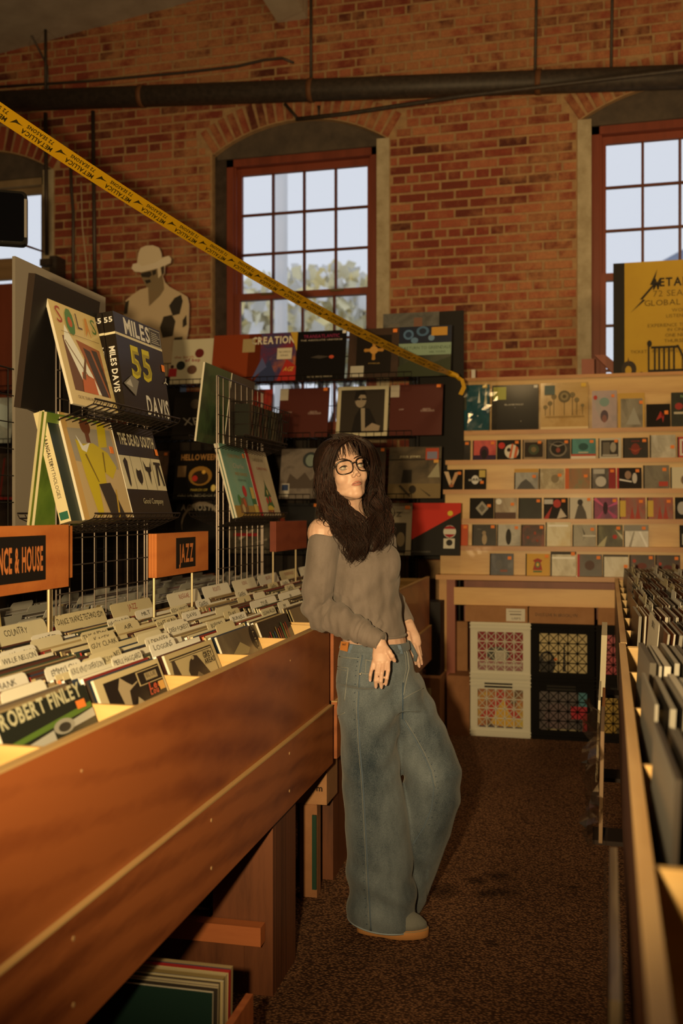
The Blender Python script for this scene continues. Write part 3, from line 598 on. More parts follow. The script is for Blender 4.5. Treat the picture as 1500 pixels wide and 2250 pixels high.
# clear wrapped blue record hung over the shelf corner with its crinkled bag
o = topsl(974, 1074, .30, .02, MOT('#1e4047', '#28525a', '#24324a', 3, .15, .7), M('#8d917f', .3), [('p', [(.1, .55), (.12, .82), (.14, .6)], '#d9d6bb'), ('p', [(.36, .5), (.38, .92), (.41, .55)], '#d2cba8'), ('p', [(.22, .6), (.23, .8), (.26, .62)], '#c8c4a3'), ('p', [(.74, .6), (.78, .9), (.8, .6)], '#d9d6bb'), ('p', [(.88, .5), (.92, .95), (.95, .6)], '#bdb896'), ('r', .4, .45, .5, .85, '#3b3a2b'), ('t', .2, .1, .07, 'SWIM', '#17202c', {'bold': 1}), ('e', .6, .4, .012, .012, '#b7c2b4'), ('e', .75, .32, .015, .015, '#c3cbbd')], [(.85, .92, .1, .07, '#c7a13c')], 'record_sleeve', 'blue and teal record in clear bag at the left corner of the top ledge', 'record', -7, .02)
bm = MB(); rr = random.Random(5); vs = []; nx, ny = 12, 12
for j in range(ny+1):
    for i in range(nx+1): vs.append((-.03+.37*i/nx+rr.uniform(-.006, .006), -.010-rr.uniform(0, .012), -.01+.345*j/ny+rr.uniform(-.006, .006)))
for j in range(ny):
    for i in range(nx): k = j*(nx+1)+i; bm.add([vs[k], vs[k+1], vs[k+nx+2], vs[k+nx+1]], [(0, 1, 2, 3)], glass_mat('clear_plastic', .07, (.96, .95, .92), .08))
bm.build('plastic_bag', o)
# wall hook above the corner
q = MB(); hp = P(1041, 824, Y=6.6); q.box(hp.x-.012, hp.x+.012, 6.56, 6.58, 2.172, hp.z+.03, M('#c7bda4', .4)); tag(q.build('hook'), 'small white upright clip on the shelf top behind the blue record', 'hook')
# ---- yellow poster board on the shelf top with its wooden stand
PX0 = P(1347, 700, Y=6.6).x; PX1 = PX0+.66; PZ0, PZ1 = 2.173, P(1347, 577, Y=6.6).z
pw, ph = PX1-PX0, PZ1-PZ0
YEL = NOISY('#a67b0e', '#b38912', 3, .6, .05)
art = [('r', 0, 0, 1, 1, M('#1d1915', .6)), ('r', .105, 0, 1, 1, YEL)]
def pt(x, y): return (x, y)
MK = '#1a150f'
art += [('p', [pt(.157, .548), pt(.30, .66), pt(.27, .662), pt(.40, .80), pt(.378, .80), pt(.41, .93), pt(.34, .79), pt(.365, .79), pt(.245, .665), pt(.275, .665)], MK),
 ('t', .395, .75, .095, 'M', MK, {'bold': 1, 'slant': .3, 'width': .055}), ('t', .43, .775, .075, 'ETALLICA', MK, {'bold': 1, 'align': 'l', 'width': .5}),
 ('t', .62, .685, .055, '72 SEASONS', '#5a4410', {'width': .50}), ('t', .65, .605, .052, 'GLOBAL PREMIERE', '#4a370e', {'width': .72}),
 ('t', .7, .545, .030, 'WORLDWIDE', '#5a4410', {'width': .32}), ('t', .7, .495, .030, 'LISTENING PARTY', '#5a4410', {'width': .42}),
 ('t', .66, .415, .030, 'EXPERIENCE THE NEW ALBUM', '#5a4410', {'width': .68}), ('t', .68, .375, .027, 'IN CINEMAS ON', '#5a4410', {'width': .36}), ('t', .68, .325, .03, 'ONE NIGHT ONLY', '#5a4410', {'width': .40}), ('t', .68, .275, .03, 'THURSDAY APRIL', '#5a4410', {'width': .42}),
 ('t', .60, .19, .027, 'TICKETS AT YOUR LOCAL ARTS CINEMA', '#5a4410', {'width': .88}), ('t', .72, .15, .022, 'PORTLAND', '#5a4410', {'width': .2})]
art += [('e', .145, .05, .07, .075, '#2b2118'), ('e', .14, .04, .03, .04, YEL), ('p', [(.13, .11), (.14, .16), (.15, .11)], '#4a3018'), ('e', .26, .01, .018, .014, MK),
 ('r', .32, .0, 1, .04, MK), ('r', .32, .02, .335, .27, MK), ('e', .335, .27, .022, .03, MK), ('r', .35, .225, .6, .245, MK)]+[('r', x, .03, x+.017, .235, MK) for x in (.375, .415, .46, .505, .55)]+[('r', .63, .03, .64, .18, MK), ('r', .68, .03, .69, .14, MK), ('p', [(.58, .25), (.6, .25), (.7, .05), (.68, .05)], MK)]
o = sleeve('poster', 'large yellow and black poster board standing on the shelf top by the right window', 'poster', pw, ph, .02, M('#1d1915', .6), M('#241f1a', .6), art, [], None, 'poster_print')
place(o, (PX0, 6.6, PZ0), 0, R(-2))
q = MB(); a0, a1 = P(1312, 783, Y=6.72), P(1368, 836, Y=6.72)
q.prism([(a0.x-.02, a0.z), (a0.x+.05, a0.z-.0), (a1.x+.05, 2.175), (a1.x-.045, 2.175)], 'y', 6.66, 6.70, REDW); q.box(a0.x-.10, a0.x-.02, 6.68, 6.70, 2.173, a0.z-.02, REDW)
tag(q.build('poster_stand'), 'slanted red brown wooden brace behind the yellow poster', 'stand')
# ---- crates and cartons under the shelf
def crate(x0, x1, z0, z1, y0, y1, col, label, inside, arts, handle=True):
    t = thing('milk_crate', label, 'crate', ((x0+x1)/2, y0, z0), 0, 'milk crates under the shelf'); w = (x1-x0)/2; h = z1-z0; d = y1-y0
    m = M(col, .7, 0, .25); b = MB(); s = .042
    b.box(-w, -w+s, 0, .018, 0, h, m); b.box(w-s, w, 0, .018, 0, h, m); b.box(-w+s, w-s, 0, .018, 0, s*1.25, m); b.box(-w+s, w-s, 0, .018, h-s*1.3, h, m)
    b.box(-w, -w+.01, .018, d, 0, h, m); b.box(w-.01, w, .018, d, 0, h, m); b.box(-w+.01, w-.01, .018, d, 0, .01, m); b.box(-w+.01, w-.01, .018, d, h-.01, h, m)
    for zz in (.012, .03, h-.034, h-.014): b.box(-w-.004, w+.004, -.006, 0, zz, zz+.007, m)
    b.build('crate_shell', t)
    g = MB(); nx, nz = 5, 4; X0, X1, Z0, Z1 = -w+s, w-s, s*1.25, h-s*1.3
    for i in range(1, nx): xx = X0+(X1-X0)*i/nx; g.box(xx-.0024, xx+.0024, .002, .012, Z0, Z1, m)
    for j in range(1, nz): zz = Z0+(Z1-Z0)*j/nz; g.box(X0, X1, .002, .012, zz-.0024, zz+.0024, m)
    for i in range(nx):
        for j in range(nz):
            a, b2 = X0+(X1-X0)*i/nx, X0+(X1-X0)*(i+1)/nx; c, e = Z0+(Z1-Z0)*j/nz, Z0+(Z1-Z0)*(j+1)/nz
            g.tube([(a, .006, c), (b2, .006, e)], .0021, 4, m); g.tube([(a, .008, e), (b2, .008, c)], .0021, 4, m)
    g.build('lattice', t)
    if handle: q = MB(); q.box(-.09, .07, -.004, -.001, h-.045, h-.018, M('#17130f', .6)); q.build('handle_slot', t)
    o = sleeve('record_sleeve', inside, 'record', min(.305, 2*w-.03), h-.03, .012, arts[0], EDG, arts[1])
    place(o, ((x0+x1)/2-min(.305, 2*w-.03)/2, y0+.03, z0+.0105), 0, 0); o['group'] = 'records inside the crates'
    for k in range(3):
        oo = copy_tree(o); place(oo, ((x0+x1)/2-min(.305, 2*w-.03)/2, y0+.05+.016*k, z0+.0105)); oo['label'] = 'record stacked '+['directly', 'second', 'third'][k]+' behind the '+inside.split(' record')[0]+' one in its crate'
    return t
yc = 5.80; zc1 = P(1100, 1368, Y=yc).z; ca = P(1033, 1500, Y=yc).x; cb_ = P(1165, 1500, Y=yc).x; cc = P(1168, 1500, Y=yc).x; cd = P(1306, 1500, Y=yc).x
hm = zc1/2
crate(ca, cb_, 0, hm-.001, yc, yc+.30, '#cfc4a2', 'lower cream milk crate on the floor under the shelf', 'multicoloured record seen through the lower cream crate', (MOT('#2e3a2a', '#a35a2a', '#c2a23a', 6), [('p', [(.1, .3), (.5, .9), (.9, .3)], '#a8392a'), ('p', [(.3, .2), (.55, .7), (.8, .1)], '#c9952e'), ('r', 0, 0, 1, .15, '#2a3550')]))
crate(ca, cb_, hm, zc1, yc, yc+.30, '#cfc4a2', 'upper cream milk crate under the shelf rail', 'deep red record seen through the upper cream crate', (M('#7c1d24', .5), [('r', .0, 0, 1, .3, '#8a5a55'), ('e', .45, .45, .22, .14, '#3c3a30'), ('e', .5, .42, .12, .1, '#a89a80'), ('r', .1, .22, .9, .26, '#b0a186')]), False)
crate(cc, cd, 0, hm-.001, yc, yc+.30, '#0b0908', 'lower black milk crate on the floor under the shelf', 'dark record with red and teal seen through the lower black crate', (MOT('#2a2322', '#4c3f3a', '#1c1a1c', 6), [('r', .64, .36, 1, .6, '#a3222a'), ('r', .86, .05, 1, .36, '#a3222a'), ('r', .78, .6, 1, .9, '#3f6e70'), ('e', .4, .4, .25, .25, '#5d4a45'), ('r', .2, .08, .8, .16, '#8a7a55')]))
crate(cc, cd, hm, zc1, yc, yc+.30, '#0b0908', 'upper black milk crate under the shelf rail', 'cream record with a bearded head seen through the upper black crate', (M('#b99f68', .5), [('e', .2, .3, .16, .24, '#26201a'), ('e', .2, .42, .08, .08, '#7b6a4b'), ('p', [(.49, .15), (.51, .7), (.53, .7), (.55, .15)], '#2b231a'), ('e', .36, .38, .03, .03, ORANGE)]), False)
x2 = P(1309, 1500, Y=yc).x
crate(x2, x2+.34, 0, hm-.001, yc, yc+.30, '#120e0b', 'lower brown black crate half hidden by the right hand bin', 'yellow and black record in the half hidden lower crate', (MOT('#1c1712', '#b08428', '#2a2018', 5), []))
crate(x2, x2+.34, hm, zc1, yc, yc+.30, '#120e0b', 'upper brown black crate half hidden by the right hand bin', 'red record in the half hidden upper crate', (MOT('#8c1a24', '#a3202a', '#3a1418', 4), []), False)
def carton(x0, x1, y0, y1, z0, z1, label, mat=CARDB, art=None, name='cardboard_box'):
    t = thing(name, label, 'box', ((x0+x1)/2, y0, z0)); w = (x1-x0)/2
    b = MB(); b.box(-w, w, 0, y1-y0, 0, z1-z0, mat); b.build('carton', t)
    f = MB(); f.box(-w+.002, w-.002, .002, (y1-y0)/2-.001, z1-z0, z1-z0+.003, mat); f.box(-w+.002, w-.002, (y1-y0)/2+.001, y1-y0-.002, z1-z0, z1-z0+.003, mat); f.build('flap', t)
    if art:
        a = art_mesh(2*w, z1-z0, art); o = a.build('carton_label', t); o.location = (-w, -.001, 0)
    return t
bx0, bx1 = P(1022, 1350, Y=5.82).x, P(1159, 1350, Y=5.82).x; bx2, bx3 = P(1162, 1350, Y=5.82).x, P(1305, 1350, Y=5.82).x
zb1 = P(1100, 1333, Y=5.82).z
carton(bx0, bx1, 5.81, 6.1, zc1+.001, zb1, 'flat cardboard carton with white label on the cream crates', CARDB, [('r', .66, .08, .96, .9, '#c9bb9c'), ('r', .72, .5, .9, .56, '#4a3a28'), ('t', .82, .2, .14, 'USPS', '#3a2c1e', {'width': .14}), ('r', .7, .7, .9, .74, '#6d5a42')])
carton(bx2, bx3, 5.81, 6.1, zc1+.001, zb1, 'flat cardboard carton with handwriting on the black crates', CARDB, [('t', .42, .45, .2, 'DVDS LIVE IN BROOKLYN', '#3a2a1a', {'hand': 1, 'width': .64})])
carton(x2+.01, x2+.3, 5.81, 6.1, zc1+.001, zb1, 'flat cardboard carton beside the right hand bin end', CARDB)
fx0, fx1 = P(982, 1550, Y=5.78).x, P(1031, 1550, Y=5.78).x
carton(fx0, fx1, 5.78, 6.1, 0, P(1000, 1486, Y=5.78).z, 'brown carton on the carpet left of the cream crates', CARDB2)
z0 = P(1000, 1486, Y=5.78).z+.004
carton(P(996, 1400, Y=5.97).x, P(1027, 1400, Y=5.97).x, 5.965, 6.0, z0, P(1000, 1366, Y=5.97).z, 'tall thin cardboard mailer standing on the carton by the shelf post', CARDB)
carton(P(897, 1550, Y=5.6).x, P(966, 1550, Y=5.6).x, 5.6, 5.9, 0, P(920, 1490, Y=5.6).z, 'dim cardboard box behind the person by the shelf foot', CARDB2, [('r', .3, .3, .72, .85, '#b49a6a')])
box_thing('storage_box', P(935, 1400, Y=5.7).x, P(967, 1400, Y=5.7).x, 5.7, 5.88, P(920, 1490, Y=5.6).z+.004, .78, M('#1b1714', .6), 'black box standing on the dim cardboard box beside the shelf post', 'box')
# ================================================================== BACK WIRE RACK WITH FACE-OUT RECORDS
setframe('B')
BLK = M('#15120f', .45, .3); CHROME = M('#4f453a', .38, .75); DARKW = M('#2a231d', .4, .6)
def grid_bars(b, w, h, mat, nx, nz, r=.0022, dbl=True, plane='xz', skipz=0):
    """wire grid in the local x-z plane from the origin"""
    def q(x, z, y=0): return (x, y, z)
    for i in range(nx+1): x = w*i/nx; b.tube([q(x, 0), q(x, h)], r*(1.5 if i in (0, nx) else 1), 5, mat)
    if dbl:
        for x in (.022, w-.022): b.tube([q(x, 0), q(x, h)], r*1.3, 5, mat)
    for j in range(nz+1): z = h*j/nz; b.tube([q(0, z, -.0035), q(w, z, -.0035)], r*(1.4 if j in (0, nz) else 1), 5, mat)
def grid_panel(name, label, loc, rz, w, h, mat, nx, nz, group, r=.0022):
    b = MB(); grid_bars(b, w, h, mat, nx, nz, r); t = thing(name, label, 'rack', loc, rz, group)
    b.build('wire_grid', t)
    f = MB()
    for x in (0, w-.0): f.box(x-.05, x+.05, -.006, .006, -.002, .006, mat)
    f.build('foot', t); return t
YR = 5.93
for i in range(5):
    x0 = -1.0-.62*(i+1)-.01
    grid_panel('grid_rack', ['black wire grid panel against the back wall right beside the display shelf', 'black wire grid panel at the back behind the person', 'black wire grid panel at the back behind the second chrome rack', 'black wire grid panel at the back behind the box set', 'black wire grid panel at the back far left'][i], (x0, YR, 0.003), 0, .61, 2.25, BLK, 8, 15, 'black wire panels at the back')
RZ = [2.10, 1.753, 1.381, 1.045]
def tray(label, x0, x1, y0, y1, z, mat=BLK, group='black wire trays at the back', up=.03):
    t = thing('wire_tray', label, 'shelf', ((x0+x1)/2, y0, z), 0, group); w = (x1-x0)/2; d = y1-y0; b = MB()
    for y in (0, d*.5, d): b.tube([(-w, y, 0), (w, y, 0)], .003, 5, mat)
    n = int(2*w/.045)
    for k in range(n+1): x = -w+2*w*k/n; b.tube([(x, d, 0), (x, 0, 0), (x, 0, up)], .0018, 4, mat)
    b.tube([(-w, 0, up), (w, 0, up)], .003, 5, mat); b.build('wire_floor', t); return t
rown = ['top', 'second', 'third', 'lowest']
for j, z in enumerate(RZ):
    for i in range(5):
        x0 = -1.0-.62*(i+1)-.01
        tray(f'black wire tray, {rown[j]} row, {["at the display shelf", "behind the person", "behind the second chrome rack", "behind the box set", "at the far left"][i]}', x0+.01, x0+.60, YR-.15, YR-.008, z-.004)
def lp(u0, vb, face, art, label, st=None, y=YR-.115, w=.315, h=.315, rowz=None, rz=0, lean=-12, d=.006, name='record_sleeve', edge=None, x=None, cat='record', group=None):
    p = P(u0, vb, Y=y); z = rowz if rowz is not None else p.z
    o = sleeve(name, label, cat, w, h, d, face, edge or EDG, art, st, group)
    place(o, (p.x if x is None else x, y, z+.0005), rz, R(lean)); return o
BURG = M('#471f18', .4, coat=.35); G_ = lambda a, b, c, s=6: MOT(a, b, c, s)
# top row
lp(462, 835, M('#7c3216', .4, coat=.2), [('r', .62, .62, .88, .9, '#9b8457')], 'plain rust brown record with beige sticker, top row left of the comic style one', rowz=RZ[0])
lp(541, 830, G_('#7c1c1c', '#35304f', '#a8552f', 5), [('t', .5, .78, .15, 'CREATION', '#d8c9a4', {'width': .88, 'bold': 1}), ('r', .6, .45, .9, .68, '#c7b894'), ('t', .75, .58, .04, 'THE COMPLETE', '#3a2c22', {'width': .24}), ('t', .75, .51, .035, 'SERIES', '#3a2c22', {'width': .16}), ('p', [(.15, .0), (.45, .45), (.6, .1), (.55, 0)], '#2c3350'), ('p', [(.1, .05), (.3, .5), (.4, .3)], '#4a4f74'), ('p', [(.62, .0), (.8, .45), (1, .3), (1, 0)], '#9c2620'), ('t', .84, .2, .09, 'AGE', '#c9a23c', {'slant': .4, 'width': .2}), ('p', [(.85, 1), (1, 1), (1, .6)], '#b58a2c')], 'red comic style record with cream CREATION title in the top row', rowz=RZ[0], x=P(541, 830, Y=YR-.11).x)
lp(646, 828, M('#100e0e', .3, coat=.4), [('t', .5, .86, .07, 'TRANSATLANTIC', '#8c2a4a', {'width': .72}), ('t', .5, .8, .03, 'THE ABSOLUTE UNIVERSE', '#b8a88a', {'width': .84}), ('p', [(.3, .46), (.45, .5), (.68, .47), (.5, .43)], '#3a332b'), ('e', .72, .46, .05, .035, '#b3432a'), ('t', .5, .05, .03, 'THE ULTIMATE VERSION', '#a89878', {'width': .5})], 'black record with TRANSATLANTIC title and small orange flare in the top row', [(.92, .93, .07, .06, '#d9cfb6')], rowz=RZ[0])
lp(762, 826, G_('#2a1c12', '#35241a', '#1d140e', 3), [('r', .16, .1, .84, .86, '#120d0a'), ('r', .47, .38, .53, .72, '#9c6a2a'), ('r', .34, .53, .66, .59, '#9c6a2a'), ('e', .5, .56, .08, .08, '#b07a34'), ('e', .34, .56, .035, .035, '#9c6a2a'), ('e', .66, .56, .035, .035, '#9c6a2a'), ('e', .5, .72, .035, .035, '#9c6a2a'), ('e', .5, .39, .035, .035, '#9c6a2a'), ('t', .52, .28, .025, 'MYRKUR', '#a8823c', {'width': .22}), ('r', .06, .03, .32, .25, '#a39b84')], 'dark brown record with golden ornate cross in the top row', [(.86, .9, .08, .07, ORANGE)], rowz=RZ[0])
lp(873, 824, G_('#151912', '#23281a', '#3a3a24', 4), [('r', 0, .64, 1, 1, '#171d2a'), ('e', .18, .84, .1, .1, '#45607a'), ('e', .18, .84, .06, .06, '#1d2a3c'), ('e', .45, .9, .12, .1, '#3c566d'), ('e', .45, .9, .07, .06, '#19222f'), ('e', .3, .72, .07, .06, '#4f6a80'), ('e', .62, .76, .06, .06, '#5a7286'), ('r', 0, .42, 1, .66, '#74886c'), ('t', .55, .54, .06, 'RETURN TO GREENDALE', '#3d4a36', {'width': .88}), ('t', .74, .46, .035, 'NEIL YOUNG', '#2a3326', {'width': .3}), ('p', [(0, .2), (.3, .35), (.6, .24), (1, .38), (1, 0), (0, 0)], '#2a2f1c'), ('r', .62, .8, .92, .97, '#b07a2a')], 'night blue and green landscape record at the right end of the top row', rowz=RZ[0])
# second row
lp(376, 945, M('#17130f', .35, coat=.3), [('t', .42, .3, .16, 'XP', '#a39a84', {'slant': -.3, 'width': .34}), ('e', .45, .74, .1, .1, '#3c3226')], 'black record with chalk white letters, second row behind the box set', rowz=RZ[1])
lp(486, 960, G_('#8a1f1c', '#a33a24', '#5f1718', 5), [('p', [(.7, 0), (.9, .6), (1, .3), (1, 0)], '#c98a3c')], 'orange red record leaning at the left of the second row', rowz=RZ[1], rz=R(0))
for u0, lab in ((609, 'plain burgundy record left of the portrait record in the second row'), (854, 'plain burgundy record right of the portrait record in the second row')):
    lp(u0, 958, BURG, [('r', 0, .76, .17, 1, '#a79a80'), ('t', .22, .5, .03, 'LOW', '#b59a86', {'width': .09}), ('t', .7, .5, .03, 'DEATH', '#b59a86', {'width': .14}), ('t', .72, .46, .04, 'CONSCIOUS', '#b59a86', {'width': .26})], lab, [(.88, .93, .08, .06, ORANGE)], rowz=RZ[1])
lp(737, 958, M('#b7a981', .4, coat=.3), [('r', .07, .07, .93, .93, '#2b241c'), ('p', [(.3, .07), (.36, .4), (.46, .58), (.64, .55), (.74, .35), (.86, .07)], '#161210'), ('e', .46, .72, .11, .15, '#84735a'), ('p', [(.33, .74), (.36, .9), (.52, .93), (.58, .82), (.45, .83), (.37, .7)], '#17120f'), ('r', .36, .72, .46, .76, '#1d1814'), ('r', .48, .72, .57, .755, '#1d1814'), ('p', [(.47, .56), (.55, .56), (.57, .1), (.5, .1)], '#8a7a60'), ('p', [(.55, .14), (.7, .26), (.86, .2), (.84, .1), (.6, .08)], '#8a765c')], 'cream bordered record with sepia portrait of a man in glasses, second row', rowz=RZ[1])
# third row
lp(-58, 1100, G_('#241a15', '#382a20', '#1a1411', 5), [('r', 0, 0, 1, .05, '#7a2018'), ('r', .94, 0, 1, 1, '#7a2018'), ('r', .6, .05, .64, .9, '#5f1c16')], 'dark red framed record at the far left of the third row', [(.86, .9, .07, .06, ORANGE)], rowz=RZ[2])
lp(60, 1100, G_('#1a1613', '#2c231c', '#12100e', 5), [], 'almost black record behind the chrome rack, third row', rowz=RZ[2])
lp(262, 1100, G_('#3a2417', '#4f3320', '#24170f', 5), [], 'dark brown record left of the dragon skull one, third row', [(.9, .9, .07, .06, ORANGE)], rowz=RZ[2])
lp(379, 1100, M('#12100d', .3, coat=.4), [('t', .5, .8, .12, 'HELLOWEEN', '#9b6a34', {'width': .78, 'bold': 1}), ('e', .55, .47, .25, .2, '#8a5f22'), ('e', .55, .44, .18, .14, '#2b1c10'), ('e', .44, .42, .06, .06, '#a8281e'), ('e', .62, .55, .04, .04, '#d89a3a'), ('r', .06, .45, .24, .68, '#7c5f3a'), ('t', .55, .16, .05, 'MARCH OF', '#b99a3c', {'width': .36}), ('t', .5, .05, .05, 'ARMAGEDDON', '#a39676', {'width': .8}), ('e', .85, .22, .05, .07, '#d8b65c')], 'black record with glowing pumpkin coloured skull, third row behind the racks', rowz=RZ[2])
lp(612, 1095, G_('#5c5145', '#6e6152', '#463d34', 7), [('e', .6, .77, .16, .16, '#2c302e'), ('e', .6, .76, .1, .12, '#6e7666'), ('p', [(.1, .2), (.2, .5), (.35, .38), (.5, .52), (.62, .36), (.8, .5), (.9, .2)], '#483d32'), ('r', .03, .04, .2, .3, '#b0a58e'), ('r', .05, .16, .18, .28, '#28354f')], 'grey brown record with a pale globe emblem left of the person, third row', rowz=RZ[2])
lp(731, 1095, G_('#1c1410', '#2f2018', '#4a2a1a', 5), [('p', [(.8, .7), (.9, .68), (.88, .45)], '#b5682a')], 'dark brown record half hidden behind the person, third row', [(.9, .92, .07, .06, ORANGE)], rowz=RZ[2])
lp(851, 1092, G_('#2c251b', '#4a3d2a', '#5e4e34', 6), [('r', 0, .0, 1, .28, '#6b5836'), ('e', .47, .17, .07, .08, '#221a12'), ('r', .0, .74, 1, .76, '#16120d'), ('t', .4, .79, .04, 'JESUS JONES', '#c9b98a', {'width': .4}), ('r', .7, .74, .95, .97, '#9c3a22'), ('r', .73, .76, .92, .9, '#6d6a78'), ('p', [(.25, .3), (.28, .55), (.45, .55), (.45, .3)], '#1d1812'), ('p', [(.75, .4), (.95, .7), (.98, .4)], '#8c8262'), ('p', [(.2, .24), (.42, .02), (.44, .04), (.24, .26)], '#2c2418'), ('p', [(.6, .2), (.8, .03), (.82, .05)], '#2c2418')], 'brown industrial photo record right of the person, third row', [(.86, .68, .09, .06, '#c98a3c')], rowz=RZ[2])
# lowest row
lp(-60, 1235, G_('#191512', '#2a211b', '#3c2a20', 5), [('e', .4, .6, .12, .2, '#5c4434'), ('r', .9, .6, .98, .95, '#9c1f1c')], 'black record with red edge tab at the far left of the lowest row', rowz=RZ[3])
lp(379, 1240, M('#12100e', .35, coat=.3), [('e', .55, .62, .42, .42, '#7c6a52'), ('e', .55, .56, .4, .4, '#12100e'), ('t', .5, .86, .12, 'AGNOSTIC', '#8f8168', {'width': .8, 'bold': 1})], 'black record with a pale lettered arc behind the genre signs, lowest row', rowz=RZ[3])
lp(500, 1240, G_('#17140f', '#4a4232', '#26211a', 16), [('p', [(.2, .3), (.5, .5), (.52, .46), (.24, .26)], '#8c8068'), ('p', [(.6, .6), (.8, .8), (.83, .77), (.64, .56)], '#8c8068'), ('p', [(.5, .2), (.8, .3), (.8, .26)], '#7c705a'), ('r', .1, .34, .6, .4, '#8c1a1e')], 'black record scribbled with pale lines and a red bar, lowest row', rowz=RZ[3])
lp(590, 1222, M('#151515', .3, coat=.4), [('e', .14, .72, .05, .05, '#a8432a'), ('e', .24, .74, .05, .05, '#8c6a34'), ('e', .24, .66, .05, .05, '#a8432a'), ('e', .16, .6, .04, .05, '#8a6c5a'), ('e', .26, .56, .06, .06, '#a86a3a'), ('r', .12, .42, .28, .48, '#8a7a66')], 'black record with a cluster of orange discs, lowest row', [(.86, .93, .07, .06, ORANGE)], rowz=RZ[3])
lp(686, 1222, G_('#6c6250', '#7d725e', '#544b3e', 4), [], 'grey record just behind the bare shoulder, lowest row', rowz=RZ[3])
lp(787, 1212, M('#94876a', .4), [('r', .04, .04, .9, .62, '#2a241c'), ('r', .3, .08, .66, .58, '#a3392a'), ('t', .48, .52, .035, 'LIVE', '#3a1a14', {'width': .16}), ('r', .34, .1, .62, .14, '#3a1a14'), ('e', .8, .3, .08, .14, '#7a6a4c'), ('t', .58, .74, .09, 'CRUZ', '#4d4636', {'width': .44, 'bold': 1})], 'beige record with a red poster picture, lowest row', [(.86, .88, .1, .07, ORANGE)], rowz=RZ[3], y=YR-.14, lean=-13)
lp(893, 1215, M('#1c1a17', .35, coat=.3), [('p', [(0, .25), (0, 1), (1, 1), (1, .82)], '#b3261a'), ('e', .8, .8, .05, .05, '#c9a92e'), ('e', .8, .45, .12, .12, '#c0b79c'), ('p', [(.69, .5), (.91, .5), (.88, .54), (.8, .565), (.72, .54)], '#8c1c20'), ('p', [(.7, .4), (.9, .4), (.86, .36), (.8, .335), (.74, .36)], '#8c1c20'), ('r', .69, .13, .9, .32, '#c0b79c'), ('e', .8, .24, .06, .06, '#24201c'), ('t', .25, .05, .03, 'UK 1 CRASHED', '#5c5648', {'width': .4})], 'record split diagonally in red and black, lowest row beside the display shelf', rowz=RZ[3])
# white boxed record on the top left, silver sleeve far left
lp(372, 838, M('#c4b78f', .45), [('e', .62, .68, .1, .1, '#5c1d1a'), ('e', .22, .42, .1, .1, '#1f2523'), ('e', .48, .32, .11, .1, '#5a3c2c'), ('e', .03, .4, .04, .04, '#3a2420'), ('r', -.04, .18, .14, .36, '#a8242a'), ('t', .28, .58, .06, 'the birth', '#a85a34', {'width': .44}), ('t', .48, .5, .07, 'of bop', '#8c3a3a', {'width': .34, 'bold': 1})], 'cream boxed record with dark discs beside the hat cutout, top row', [], rowz=RZ[0], y=YR-.11, w=.30, h=.30, edge=CREAM)
lp(-70, 880, G_('#7c8478', '#a8aa98', '#3c4440', 3), [('p', [(.55, .9), (.85, .8), (.9, .3), (.7, .4)], '#b7c4b4'), ('p', [(.2, .8), (.5, .6), (.6, .1), (.2, .1)], '#d4d6c4')], 'silver and pale blue record at the far left of the second row', rowz=RZ[1])
lp(75, 880, G_('#1a1512', '#30261e', '#12100e', 5), [], 'black record behind the box set rack, second row', rowz=RZ[1])
# ---- made-up cabinet giving darkness behind the rack, hat cutout, backing boards on it
cab = thing('backing_cabinet', 'added dark cabinet giving darkness behind the wire rack under the left windows', 'cabinet', (-2.75, 6.1, 0))
b = MB(); b.box(-1.75, 1.0, .02, .8, 0, 1.8, M('#1f1913', .6)); b.build('body', cab)
b = MB(); b.box(-1.78, 1.03, 0, .82, 1.8, 1.83, M('#2c231a', .6)); b.build('worktop', cab)
for i in range(4): q = MB(); q.box(-1.73+.68*i, -1.08+.68*i, 0, .02, .05, 1.78, M('#231b14', .55)); q.build('door', cab)
Yc = 6.45
def pz(u, v): p = P(u, v, Y=Yc); return (p.x, p.z)
def flat(name, polys, label, cat, y, th=.008, back='#8a7a60'):
    t = None; b = MB(); x0, z0 = polys[0][0][0]; 
    b.prism([pz(*q) for q in polys[0][0]], 'y', y, y+th, M(polys[0][1], .6)); o = b.build(name); o.rotation_euler.z = 0; tag(o, label, cat)
    f = MB(); k = y-.0008
    for pts, c in polys[1:]:
        f.add([(pz(*q)[0], k, pz(*q)[1]) for q in pts], [list(range(len(pts)))], M(c, .6)); k -= .0004
    f.build('figure_print', o); return o
outline = [(272, 762), (270, 700), (276, 660), (290, 648), (308, 636), (322, 632), (318, 618), (309, 606), (309, 598), (296, 597), (289, 590), (292, 580), (301, 578), (304, 556), (309, 545), (320, 540), (336, 539), (349, 544), (354, 556), (355, 566), (370, 562), (376, 568), (374, 578), (362, 584), (361, 600), (357, 606), (362, 620), (372, 630), (400, 645), (411, 652), (415, 668), (414, 720), (405, 768), (400, 830), (280, 830)]
PALE = '#d8bd90'; MIDS = '#7a6546'; DKS = '#2f271d'
